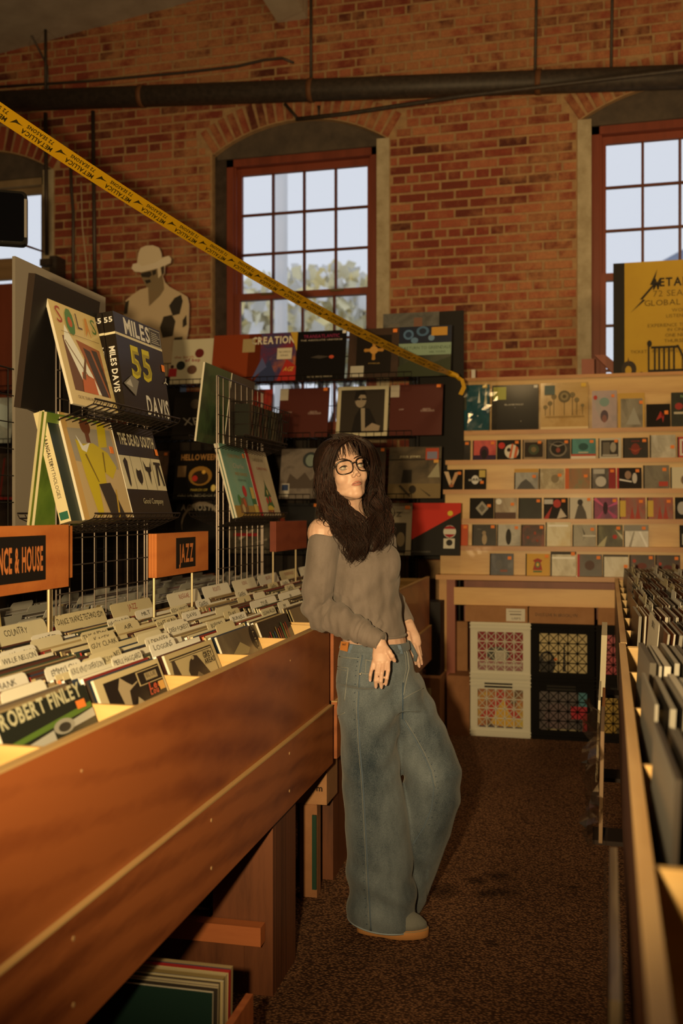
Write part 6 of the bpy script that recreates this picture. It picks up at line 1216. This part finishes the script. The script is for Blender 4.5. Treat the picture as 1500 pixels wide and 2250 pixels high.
# left hand, sliding into the far pocket
limb(body, [(898, 1374, 3.25, 13, .018), (902, 1388, 3.235, 15, .017), (907, 1402, 3.22, 16.5, .015), (911, 1416, 3.21, 15.5, .013), (913, 1422, 3.205, 12, .01)])
FINL = [[(902, 1416, 3.20), (907, 1434, 3.19), (911, 1447, 3.19), (913, 1457, 3.195)], [(909, 1418, 3.20), (914, 1438, 3.185), (918, 1452, 3.185), (920.5, 1463, 3.19)], [(915, 1417, 3.205), (920, 1434, 3.195), (923.5, 1447, 3.195), (926, 1457, 3.20)], [(919, 1412, 3.215), (922, 1427, 3.21), (924, 1438, 3.212), (925, 1446, 3.216)]]
for q, r in zip(FINL, (.0072, .0074, .0070, .0062)): finger(q, r, r*.78, 0)
finger([(896, 1392, 3.215), (899, 1406, 3.20), (902, 1417, 3.195), (905, 1427, 3.195)], .0086, .0066, 0)
SKIN = skin_mat()
bme = fuse(body, .0025, 3, .5)
bmm = bmesh.new(); bmm.from_mesh(bme); HI = H4.inverted()
sel = []
for v in bmm.verts:
    q = HI @ v.co
    if q.y > -.01 and -.125 < q.z < .06 and abs(q.x) < .075 and not (abs(q.x) < .019 and -.046 < q.z < .0 and q.y > .068) and not (abs(abs(q.x)-.031) < .019 and -.012 < q.z < .014): sel.append(v)
for _ in range(9): bmesh.ops.smooth_vert(bmm, verts=sel, factor=.5, use_axis_x=True, use_axis_y=True, use_axis_z=True)
bmm.to_mesh(bme); bmm.free()
bo = finish(bme, 'body', SKIN)
def hpart(b, name, parent=None, smooth=True): return wbuild(b, name, parent, smooth)
# eyes, brows, lips, nails
for s in (-1, 1):
    b = MB(); c = Vector((s*.0308, .0645, -.001)); r = .0122
    b.ball(c, r, 18, 12, M('#a8977f', .25, coat=.4), None); g = Vector((-.22, .95, .22)).normalized()
    for k, (rad, col, off) in enumerate(((.0060, '#39443c', .0112), (.0029, '#0c0a09', .0120), (.0009, '#e8e4da', .0124))):
        cc = c+g*off+(Vector((.0018*s, 0, .002)) if k == 2 else Vector()); u_ = g.cross(Vector((0, 0, 1))).normalized(); w_ = u_.cross(g)
        b.add([tuple(cc+(u_*math.cos(2*PI*i/14)+w_*math.sin(2*PI*i/14))*rad) for i in range(14)], [list(range(14))], M(col, .2, coat=.5))
    b.v = [tuple(H4 @ Vector(p)) for p in b.v]; hpart(b, 'eye')
    b = MB(); up = [H(s*.0308+s*.0165*math.cos(a), .0645+.0128*math.sqrt(max(0, 1-(math.cos(a)*.94)**2))+.0012, -.0030+.0062*math.sin(a)) for a in [R(5+170*i/12) for i in range(13)]]
    b.tube(up, [.0007+.0012*math.sin(PI*i/12) for i in range(13)], 6, M('#150d0a', .6)); lo = [H(s*.0308+s*.0150*math.cos(a), .0645+.0120*math.sqrt(max(0, 1-(math.cos(a)*.92)**2))+.0008, -.0035+.0062*math.sin(a)) for a in [R(190+160*i/8) for i in range(9)]]
    b.tube(lo, .0006, 5, M('#33201a', .6)); hpart(b, 'lashes')
    b = MB(); b.tube([H(s*(.012+.036*i/8), .078-.010*(i/8)**2, .0225+.006*math.sin(PI*.8*i/8)) for i in range(9)], [.0012+.0012*math.sin(PI*min(1, (i+1)/8)) for i in range(9)], 6, M('#2c1c14', .8)); hpart(b, 'eyebrow')
LIP = M('#a0624f', .45, coat=.1)
b = MB(); nn = 14
def lipc(z0, dz, bow): return [H(.0205*(2*i/nn-1), (.0832-.013*(2*i/nn-1)**2), z0+dz*(1-(2*i/nn-1)**2)+bow*(abs(2*i/nn-1) < .35)*(abs(2*i/nn-1)-.0)) for i in range(nn+1)]
prof = lambda r: [r*math.sqrt(max(.02, 1-(2*i/nn-1)**2)) for i in range(nn+1)]
b.tube(lipc(-.0615, .0035, .004), prof(.0028), 8, LIP); b.tube(lipc(-.0625, -.0050, 0), prof(.0034), 8, LIP); hpart(b, 'lips')
b = MB(); b.tube(lipc(-.0620, -.0004, 0), prof(.0007), 5, M('#4a211c', .6)); 
b.v = [tuple(Vector(p)+HM @ Vector((0, .0030, 0))) for p in b.v]; hpart(b, 'mouth_line')
NAIL = M('#d09c88', .25, coat=.4)
for q in FING+[THUMB]+FINL:
    p1, p0 = S(*q[-1]), S(*q[-2]); t = (p1-p0).normalized(); vw = (Vector((0, 0, EYE))-p1).normalized(); sd = t.cross(vw).normalized(); nm = sd.cross(t).normalized()
    if nm.dot(vw) < 0: nm = -nm
    b = MB(); c = p1-t*.0005+nm*.0049
    b.add([c+sd*.0035*math.cos(2*PI*i/12)+t*.0052*math.sin(2*PI*i/12)-nm*.0012*abs(math.cos(2*PI*i/12)) for i in range(12)], [list(range(12))], NAIL); hpart(b, 'fingernail')
# ---- glasses
gl = MB(); FRG = M('#1a120e', .25, coat=.5)
gm = None
rims = []
for s in (-1, 1):
    pts = []
    for i in range(29):
        a = 2*PI*i/28; ca, sa = math.cos(a), math.sin(a); e = (abs(ca)**2.8+abs(sa)**2.8)**(-1/2.8)
        px_, pz_ = s*.0335+.0262*ca*e*(1.0+.04*sa), -.0035+.0225*sa*e
        pts.append((px_, .0945-.35*abs(px_)*abs(px_)/.06, pz_))
    gl.tube([H(*p) for p in pts], [.0019+.0009*max(0, math.sin(2*PI*i/28)) for i in range(29)], 7, FRG, cap=False); rims.append(pts)
    gl.tube([H(s*.0600, .0735, .0075), H(s*.0690, .064, .0085), H(s*.073, .03, .006), H(s*.0745, -.025, .002)], [.0026, .0028, .0022, .002], 6, FRG)
gl.tube([H(-.0085, .0965, .003), H(0, .0985, .0065), H(.0085, .0965, .003)], .0021, 7, FRG)
glo = wbuild(gl, 'glasses', smooth=True)
for pts in rims: q = MB(); q.add([H(*p) for p in pts[:-1]], [list(range(28))], glass_mat('spectacle_lens', .045, (.97, .96, .94), .03)); wbuild(q, 'lens', glo)
# ---- sweater
sw = MB()
sw.rings([hring(1174, 726, 838, .066, 3.15), hring(1184, 716, 847, .086, 3.14), hring(1215, 712, 865, .105, 3.14), hring(1246, 712, 879, .119, 3.135), hring(1280, 716, 877, .113, 3.135), hring(1320, 726, 879, .107, 3.135), hring(1360, 738, 886, .106, 3.135), hring(1385, 748, 891, .107, 3.135), hring(1395, 750, 890, .105, 3.135)])
sw.ball(S(845, 1240, 3.085), (.052, .058, .066), 16, 12); sw.ball(S(800, 1240, 3.075), (.075, .055, .068), 16, 12)
sv = MB()
limb(sv, [(716, 1181, 3.07, 36, .05), (712, 1200, 3.065, 37, .05), (706, 1240, 3.06, 36, .049), (699, 1290, 3.065, 35, .048), (694, 1335, 3.085, 33, .046), (702, 1350, 3.085, 36, .044), (725, 1352, 3.055, 37, .042), (757, 1369, 3.015, 33, .039), (800, 1391, 2.97, 27, .034), (826, 1404, 2.952, 22, .028), (836, 1410, 2.947, 20.5, .025)], n=22)
limb(sw, [(836, 1184, 3.21, 34, .048), (846, 1250, 3.29, 31, .044), (850, 1305, 3.34, 27, .04), (874, 1336, 3.31, 22, .034), (896, 1369, 3.255, 16.5, .024)], n=20)
sw.tube([S(716, 1186, 3.10), S(760, 1190, 3.08), S(800, 1192, 3.08), S(838, 1188, 3.17)], [.045, .05, .05, .045], 14)
sv.ball(S(718, 1186, 3.085), (.05, .05, .03), 14, 10)
sm1 = fuse(sw, .0042, 6, .5); sm2 = fuse(sv, .0038, 4, .5)
bj = bmesh.new(); bj.from_mesh(sm1); bj.from_mesh(sm2); sme = sm1; bj.to_mesh(sme); bj.free()
E0, E1 = S(700, 1352, 3.08), S(836, 1410, 2.95); AX = (E1-E0).normalized(); SH = S(712, 1185, 3.07); EL = S(694, 1340, 3.085)
def swfold(p):
    d = 0.0; q = p-E0; s = q.dot(AX); r = (q-AX*s).length
    if -.02 < s < .21 and r < .085:      # gathered forearm
        k = max(0, min(1, (s+.02)/.05))*max(0, min(1, (.235-s)/.05)); ph = noise.noise(p*16)*2.2
        d += .0045*k*math.sin(s*190+ph+q.dot(UV)*70)*(.5+.5*noise.noise(p*25))
        if s > .165: d += .002*k*math.sin(s*420+ph)
    q = p-SH; ax = (EL-SH).normalized(); s = q.dot(ax); r = (q-ax*s).length
    if r < .075 and .12 < s < .28: d += .0042*math.sin(s*80+q.dot(RV)*60+noise.noise(p*14)*2)*min(1, (s-.12)/.06)
    x = (p-S(800, 1300, 3.03)).dot(RV); z = p.z-S(800, 1300, 3.03).z
    if -.13 < x < .14 and -.16 < z < .12:   # drag lines across the trunk
        w = math.exp(-((z+.03)/.09)**2); d += .0034*w*math.sin(z*60-x*62+noise.noise(p*9)*2.4)+.0016*w*math.sin(x*190+noise.noise(p*12)*2)
    return d+.0009*noise.noise(p*30)
displace(sme, swfold)
SWM = cloth_mat('grey_jersey', '#584d42', '#6f6256', 700, .95, big=14)
swo = finish(sme, 'sweater', SWM)
def tubering(b, ring, r, mat, n=6): b.tube(list(ring)+[ring[0]], r, n, mat, cap=False)
b = MB(); tubering(b, hring(1394, 749.5, 890.5, .1055, 3.135, 40), .0042, SWM); wbuild(b, 'hem', swo, True)
b = MB(); cs = S(836, 1410, 2.947); t = AX; s_ = t.cross(FV).normalized(); q_ = s_.cross(t)
tubering(b, [cs+s_*(20.5*2.947/FPX)*math.cos(2*PI*k/24)+q_*.025*math.sin(2*PI*k/24) for k in range(24)], .0034, SWM); wbuild(b, 'cuff', swo, True)
# ---- jeans
jn = MB()
jn.rings([hring(1409, 751, 896, .102, 3.14), hring(1425, 746, 899, .108, 3.14), hring(1450, 741, 905, .115, 3.135), hring(1490, 738, 919, .12, 3.13), hring(1525, 739, 934, .12, 3.13), hring(1555, 745, 944, .115, 3.125)])
NL = [(1500, 738, 884, .108, 3.095), (1560, 741, 884, .106, 3.085), (1620, 748, 873, .104, 3.08), (1700, 750, 880, .103, 3.08), (1780, 756, 894, .105, 3.085), (1860, 760, 904, .107, 3.09), (1940, 762, 911, .108, 3.095), (1990, 763, 915, .109, 3.10), (2023, 764, 919, .108, 3.105)]
jn.rings([hring(*q, tilt=.10*max(0, (q[0]-1900)/120)) for q in NL])
limb(jn, [(866, 1500, 3.17, 60, .105), (902, 1580, 3.155, 62, .10), (930, 1645, 3.135, 63, .098), (951, 1698, 3.12, 64, .097), (946, 1745, 3.135, 66, .098), (927, 1812, 3.17, 65, .10), (905, 1885, 3.215, 61, .102), (889, 1950, 3.255, 52, .102), (882, 1975, 3.27, 50, .10)], n=26)
jme = fuse(jn, .0050, 5, .5)
KN = S(985, 1700, 3.05); CR = S(885, 1560, 3.05); HEM = S(830, 1985, 3.0)
def jfold(p):
    d = .0012*noise.noise(p*18)
    x = (p-KN).dot(RV); z = p.z-KN.z
    w = math.exp(-((z+.01)/.15)**2)*max(0, min(1, (x+.2)/.1)); d += .0030*w*math.sin(z*58+x*34+noise.noise(p*7)*2.2)
    q = p-CR; w = math.exp(-(q.length/.17)**2); d += .0062*w*math.sin(q.z*64-q.dot(RV)*44+noise.noise(p*8)*1.8)
    q = p-HEM; x = q.dot(RV); w = math.exp(-((q.z)/.11)**2)*(1 if abs(x) < .16 else 0); d += .0065*w*math.sin(q.z*50+x*26+noise.noise(p*6)*3)
    w = math.exp(-((p.z-.55)/.2)**2); d += .002*w*math.sin(p.z*60+(p-CR).dot(RV)*30+noise.noise(p*7)*3)
    return d
displace(jme, jfold)
DEN = cloth_mat('faded_denim', '#222b30', '#636967', 420, .9, big=5.5)
jtree = BVHTree.FromPolygons([v.co.copy() for v in jme.vertices], [list(p.vertices) for p in jme.polygons])
jo = finish(jme, 'jeans', DEN)
def on_jeans(u, v, off=.0012):
    o = Vector((0, 0, EYE)); d = (S(u, v, 3)-o).normalized(); h = jtree.ray_cast(o, d)
    return None if h[0] is None else h[0]+h[1]*off
THR = M('#77766a', .8); DKD = M('#2b3844', .9)
def subdiv(pts, n=8):
    out = []
    for a, c in zip(pts, pts[1:]): out += [(a[0]+(c[0]-a[0])*i/n, a[1]+(c[1]-a[1])*i/n) for i in range(n)]
    return out+[pts[-1]]
def seam(pts, r=.0008, mat=THR, name='seam', off=.0006):
    q = [on_jeans(u, v, off) for u, v in subdiv(pts)]; q = [x for x in q if x is not None]
    if len(q) > 2: b = MB(); b.tube(q, r, 5, mat); wbuild(b, name, jo, True)
seam([(796, 1440), (790, 1480), (786, 1560), (791, 1650), (797, 1720), (802, 1800), (806, 1880), (810, 1960), (815, 2046)], .0022, M('#4a555c', .9)); seam([(793, 1440), (787, 1480), (783, 1560), (788, 1650), (794, 1720), (799, 1800), (803, 1880), (807, 1960), (812, 2046)])
seam([(884, 1408), (895, 1438), (898, 1468), (891, 1500), (886, 1528)], .0018); seam([(880, 1410), (890, 1440), (892, 1470), (886, 1500)])
seam([(886, 1582), (906, 1615), (928, 1655), (946, 1695), (953, 1730), (948, 1775), (930, 1820), (906, 1856)], .0016, M('#4f5a60', .9)); seam([(890, 1582), (910, 1614), (932, 1653), (950, 1693), (957, 1730)])
seam([(738, 1464), (752, 1466), (765, 1468), (762, 1492), (757, 1540)], .0015); seam([(741, 1470), (761, 1474)], .0010); seam([(742, 1573), (758, 1566)], .0014); seam([(742, 1442), (770, 1446), (790, 1448)], .0016)
seam([(804, 1448), (803, 1480)], .0013); seam([(791, 1478), (803, 1481), (818, 1480)], .0013); seam([(803, 1450), (818, 1453)], .0013); seam([(885, 1500), (884, 1580)], .002, M('#33424f', .9)); seam([(886, 1535), (905, 1524), (930, 1512)], .0011)
def pucker(path, k, du, r=.0034, col='#26313a'):
    for i in range(k):
        t = (i+.5)/k*(len(path)-1); j = min(int(t), len(path)-2); f = t-j; u = path[j][0]+(path[j+1][0]-path[j][0])*f+du; v = path[j][1]+(path[j+1][1]-path[j][1])*f
        q = [on_jeans(u+a, v+b_, -r*.75) for a, b_ in ((-3, 2), (0, 0), (3, -1.5))]
        if all(x is not None for x in q): b = MB(); b.tube(q, [r*.6, r, r*.6], 6, M(col, .95)); wbuild(b, 'fade_mark', jo, True)
pucker([(796, 1440), (790, 1480), (786, 1560), (791, 1650), (797, 1720), (802, 1800), (806, 1880), (810, 1960), (815, 2040)], 34, -9)
pucker([(896, 1600), (928, 1655), (946, 1695), (953, 1730), (948, 1775), (930, 1820)], 14, 9)
def hemline(dz, r, mat):
    b = MB(); l, rr_ = 764-1.0, 918+1.0; q = hring(2023, l, rr_, .1095, 3.105, 60, tilt=.10); tubering(b, [p+UV*dz for p in q], r, mat, 5); wbuild(b, 'hem_stitch', jo, True)
hemline(.004, .0026, M('#7e8788', .9)); hemline(.021, .0011, THR)
# waistband, loops, leather patch, rivet, pocket edge
b = MB(); outer = [hring(v, l, r, dp, 3.14, 44) for v, l, r, dp in ((1408, 749.5, 897.5, .1045), (1410, 748.5, 898.5, .106), (1423, 744.5, 902, .112), (1425, 745.5, 901, .110))]
b.rings(outer, DEN, cap=False); wbuild(b, 'waistband', jo, True)
wt = BVHTree.FromPolygons([Vector(p) for r_ in outer for p in r_], [[i*44+k, i*44+(k+1) % 44, (i+1)*44+(k+1) % 44, (i+1)*44+k] for i in range(3) for k in range(44)])
def on_waist(u, v, off):
    o = Vector((0, 0, EYE)); d = (S(u, v, 3)-o).normalized(); h = wt.ray_cast(o, d); h = h if h[0] is not None else jtree.ray_cast(o, d)
    if h[0] is None: return S(u, v, 3.06)
    return h[0]+(-d)*off
def strap(pts, w, mat, name, off=.003):
    b = MB(); q = [on_waist(u, v, off) for u, v in pts]
    vs = []
    for i, p in enumerate(q): vs += [p-RV*w/2, p+RV*w/2, p-RV*w/2-FV*.0025, p+RV*w/2-FV*.0025]
    for i in range(len(q)-1): a = 4*i; b.add(vs[a:a+8], [(2, 3, 7, 6), (0, 4, 6, 2), (1, 3, 7, 5)], mat)
    wbuild(b, name, jo)
strap([(774, 1410), (772, 1416), (769, 1424), (766, 1434)], .010, M('#56626a', .9), 'belt_loop'); strap([(872, 1410), (876, 1417), (879, 1426), (882, 1436)], .010, M('#56626a', .9), 'belt_loop')
b = MB(); vs = [S(u, v, d) for u, v, d in ((749, 1409, 3.07), (766, 1411, 3.045), (763, 1432, 3.04), (746, 1428, 3.065))]; b.add(vs, [(3, 2, 1, 0)], M('#a8642c', .6))
V, F = text_geo('PAIGE', .006, .012, bold=1); cc = (vs[0]+vs[1]+vs[2]+vs[3])/4-FV*.0035; b.add([cc+RV*(p)+UV*(q+.003) for p, q in V], F, M('#3a2010', .7)); wbuild(b, 'leather_patch', jo)
p_ = on_jeans(791.5, 1481, .002)
if p_: b = MB(); b.ball(p_, (.0042, .0042, .0042), 10, 6, M('#b8a890', .3, .8)); wbuild(b, 'rivet', jo, True)
b = MB(); q = [S(u, v, d) for u, v, d in ((897, 1408, 3.20), (903, 1420, 3.175), (909, 1432, 3.165), (913, 1440, 3.165), (911, 1452, 3.17))]; b.tube(q, [.006, .007, .007, .007, .006], 8, DEN); wbuild(b, 'pocket_edge', jo, True)
# ---- shoes
def shoe(c, ang, ln, name='shoe'):
    M4 = Matrix.Translation(c) @ Matrix.Rotation(ang, 4, 'Z')
    def ringz(z, k, w, toe, heel): 
        out = []
        for i in range(28):
            t = 2*PI*i/28; x = math.cos(t); y = math.sin(t); L = ln/2
            xx = x*L*(toe if x > 0 else heel); wy = w*(1-.18*(x < -.2))*(1+.12*math.sin(max(0, x)*PI))
            out.append(M4 @ Vector((xx, y*wy, z)))
        return out
    b = MB(); b.rings([ringz(.0, 0, .040, .97, .97), ringz(.004, 0, .0455, 1.0, 1.0), ringz(.026, 0, .0465, 1.0, 1.0), ringz(.030, 0, .044, .97, .98)], M('#a86f3c', .5)); so = wbuild(b, name, None, True)
    u = MB(); rg = []
    for z, w, t, h in ((.028, .0435, .965, .97), (.045, .043, .93, .97), (.060, .039, .78, .96), (.075, .034, .5, .95), (.092, .031, .25, .93), (.105, .030, .15, .92)): rg.append(ringz(z, 0, w, t, h))
    u.rings(rg, cloth_mat(name+'_suede', '#59584e', '#6b695d', 300, .95)); wbuild(u, 'upper', so, True)
    st = MB(); tubering(st, ringz(.0275, 0, .0462, .995, .995), .0012, M('#8a7a58', .7), 5); wbuild(st, 'welt', so, True)
tip = S(942, 2052, 3.045); tip.z = 0
c1 = tip-(RV*.985-FV*.17).normalized()*.112; c1.z = .0008
shoe(c1, math.atan2((RV*.985-FV*.17).y, (RV*.985-FV*.17).x), .224)
tip2 = S(912, 1985, 3.27); tip2.z = 0
c2 = tip2-(RV*.9-FV*.43)*.12+FV*.03; c2.z = .0008
shoe(c2, math.atan2((RV*.9-FV*.43).y, (RV*.9-FV*.43).x), .232)
# ---- hair: a close cap, two full masses and several hundred wavy locks
HAIRC = ['#120a07', '#190e0a', '#0e0806', '#20130d', '#2b1810']
def hairmat(c):
    k = ('hair', c)
    if k in MATS: return MATS[k]
    m, n, l, b_ = newmat(k); t = noisen(n, l, coords(n, l, (60, 60, 8)), 4, 3, .6); r = ramp(n, [(.35, c), (.8, '#2c1910')]); l.new(t.outputs['Fac'], r.inputs[0]); l.new(r.outputs[0], b_.inputs['Base Color'])
    b_.inputs['Roughness'].default_value = .55; b_.inputs['Specular IOR Level'].default_value = .25; return m
HM0 = hairmat(HAIRC[0])
hc = MB()
hc.ball((0, 0, 0), 1, 26, 18, None, H4 @ Matrix.Translation((0, -.032, .036)) @ Matrix.Diagonal((.083, .096, .092, 1)))
limb(hc, [(766, 962, 3.09, 5, .012), (755, 970, 3.10, 16, .04), (738, 985, 3.12, 22, .06), (722, 1015, 3.13, 24, .06), (713, 1050, 3.12, 20, .05), (713, 1090, 3.10, 20, .045), (735, 1130, 3.07, 24, .04), (765, 1165, 3.045, 28, .035), (787, 1195, 3.03, 26, .03), (786, 1222, 3.03, 16, .02)])
limb(hc, [(788, 964, 3.09, 4, .012), (798, 974, 3.12, 10, .04), (808, 987, 3.13, 13, .05), (822, 1015, 3.16, 12, .05), (828, 1060, 3.16, 11, .045), (832, 1100, 3.14, 15, .04), (831, 1135, 3.11, 17, .035), (826, 1165, 3.09, 18, .03), (818, 1195, 3.05, 16, .025), (815, 1215, 3.04, 8, .02)])
cap = fuse(hc, .006, 3); 
hair = finish(cap, 'hair', HM0)
rh = random.Random(4)
def spl(pts, n):
    out = []; m = len(pts)
    for i in range(n):
        t = i/(n-1)*(m-1); k = min(int(t), m-2); f = t-k
        p0, p1, p2, p3 = [Vector(pts[max(0, min(m-1, k+j))]) for j in (-1, 0, 1, 2)]
        out.append(.5*((2*p1)+(p2-p0)*f+(2*p0-5*p1+4*p2-p3)*f*f+(3*p1-p0-3*p2+p3)*f*f*f))
    return out
def locks(ga, gb, n, r=(.0009, .0020), amp=.019, fq=(2.6, 4.0), spread=.008, npt=56, taper=.15, b=None):
    ga = [S(*p) for p in ga]; gb = [S(*p) for p in gb]
    for i in range(n):
        w = rh.random(); off = Vector((rh.gauss(0, 1), rh.gauss(0, 1), rh.gauss(0, .6)))*spread
        g = [a.lerp(c, w)+off*(.15+.85*k/(len(ga)-1)) for k, (a, c) in enumerate(zip(ga, gb))]
        L = 1-rh.random()**2*.22; q = spl(g, npt); q = q[:max(8, int(npt*L))]; cl = int(w*13); rc = random.Random(cl*7+int(fq[0]*100)+len(ga)); f = rc.uniform(*fq); ph = rc.uniform(0, 6.3)+rh.gauss(0, .35); ph2 = rc.uniform(0, 6.3)+rh.gauss(0, .35); A = amp*rc.uniform(.7, 1.25)*rh.uniform(.8, 1.15)
        pts = []
        for k, p in enumerate(q):
            s = k/(npt-1); gr = min(1, max(0, (s-.22)/.45))**1.3; pts.append(p+RV*A*gr*math.sin(f*2*PI*s+ph)+FV*A*.8*gr*math.cos(f*2*PI*s+ph2)+UV*A*.35*gr*math.sin(f*2*PI*s+ph2))
        rr_ = rh.uniform(*r); nn_ = len(pts)
        b.tube(pts, [rr_*(.55+.45*min(1, k/4))*(1 if k < nn_*.6 else 1-(1-taper)*(k-nn_*.6)/(nn_*.4)) for k in range(nn_)], 3, hairmat(rh.choice(HAIRC)), cap=False)
hl = MB()
PART = (776, 960, 3.06)
oL = [(768, 957, 3.08), (722, 974, 3.10), (700, 1015, 3.12), (700, 1065, 3.11), (709, 1112, 3.08), (730, 1150, 3.05), (756, 1194, 3.02), (768, 1232, 3.02)]
iL = [(774, 962, 3.03), (742, 984, 2.995), (727, 1030, 3.00), (733, 1072, 3.015), (750, 1106, 3.03), (783, 1144, 3.03), (800, 1190, 3.00), (796, 1228, 3.01)]
mL = [(770, 958, 3.06), (728, 980, 3.03), (708, 1025, 3.04), (708, 1075, 3.04), (724, 1115, 3.03), (752, 1150, 3.02), (778, 1196, 2.99), (782, 1238, 3.01)]
locks(oL, mL, 210, amp=.015, b=hl); locks(mL, iL, 250, b=hl); locks(oL, iL, 40, r=(.0005, .0009), spread=.016, amp=.018, b=hl)
iR = [(780, 961, 3.03), (808, 980, 3.01), (819, 1020, 3.05), (818, 1062, 3.07), (815, 1096, 3.08), (819, 1130, 3.06), (818, 1175, 3.035), (828, 1212, 3.03)]
oR = [(786, 958, 3.08), (818, 980, 3.12), (834, 1025, 3.16), (838, 1075, 3.15), (846, 1115, 3.13), (850, 1150, 3.11), (844, 1185, 3.07), (836, 1210, 3.05)]
locks(iR, oR, 250, b=hl); locks(iR, oR, 30, r=(.0005, .0009), spread=.016, amp=.018, b=hl)
bk0 = [(764, 957, 3.10), (735, 975, 3.17), (715, 1020, 3.20), (710, 1080, 3.19), (720, 1130, 3.18), (735, 1165, 3.17)]; bk1 = [(785, 957, 3.10), (812, 975, 3.17), (830, 1020, 3.22), (838, 1080, 3.22), (845, 1130, 3.2), (842, 1165, 3.19)]
locks(bk0, bk1, 90, b=hl)
locks([(766, 956, 3.10), (718, 968, 3.13), (697, 1006, 3.16), (698, 1058, 3.15), (708, 1108, 3.11), (730, 1150, 3.07)], [(768, 955, 3.14), (730, 966, 3.19), (706, 1000, 3.21), (704, 1058, 3.2), (712, 1110, 3.16), (732, 1155, 3.1)], 120, amp=.010, b=hl)
locks([(772, 955, 3.07), (742, 962, 3.08), (718, 985, 3.09), (706, 1030, 3.08), (708, 1080, 3.07)], [(776, 955, 3.12), (750, 958, 3.15), (724, 975, 3.17), (706, 1015, 3.17), (702, 1080, 3.14)], 60, amp=.008, b=hl)
# stray curls on the bare shoulder
locks([(716, 1098, 3.06), (712, 1120, 3.05), (722, 1140, 3.04), (738, 1155, 3.03), (748, 1172, 3.02)], [(722, 1100, 3.05), (726, 1122, 3.03), (736, 1140, 3.02), (748, 1158, 3.01), (752, 1180, 3.0)], 26, r=(.0007, .0015), spread=.014, amp=.012, b=hl)
locks([(700, 1090, 3.07), (697, 1115, 3.07), (701, 1135, 3.06), (704, 1150, 3.06)], [(708, 1095, 3.06), (706, 1120, 3.05), (712, 1140, 3.04), (716, 1156, 3.04)], 16, r=(.0007, .0013), spread=.008, amp=.006, b=hl)
fr = wbuild(hl, 'locks', hair, True); fr['kind'] = 'stuff'
# fringe
fb_ = MB()
def fringe(x0, x1, n, zend, r=(.0006, .0012)):
    for i in range(n):
        x = x0+(x1-x0)*rh.random(); e = zend+rh.uniform(-.006, .008)
        pts = [H(x*.25+rh.gauss(0, .004), .030, .126), H(x*.62, .068, .104), H(x*.92, .0865, max(.072, e)), H(x*1.02+.003*math.sin(i), .089-.25*x*x/.06, max(.048, e)), H(x*1.04+.006*math.sin(i*1.7), .0865-.35*x*x/.06, e)]
        q = []
        for k in range(13):
            t = k/12*4; j = min(int(t), 3); f = t-j; p0, p1, p2, p3 = [pts[max(0, min(4, j+m))] for m in (-1, 0, 1, 2)]
            q.append(.5*((2*p1)+(p2-p0)*f+(2*p0-5*p1+4*p2-p3)*f*f+(3*p1-p0-3*p2+p3)*f*f*f))
        rr_ = rh.uniform(*r); fb_.tube(q, [rr_*(1-.8*(k/12)**2) for k in range(13)], 4, hairmat(rh.choice(HAIRC)), cap=False)
for c_, w_, n_ in ((-.060, .012, 16), (-.045, .006, 9), (-.030, .005, 9), (-.013, .006, 12), (.004, .004, 7), (.022, .006, 10), (.040, .006, 10), (.056, .012, 18)): fringe(c_-w_, c_+w_, n_, .026+.006*(abs(c_) < .03))
fringe(-.062, .062, 60, .088, (.0012, .0022))
fo = wbuild(fb_, 'fringe', hair, True); fo['kind'] = 'stuff'
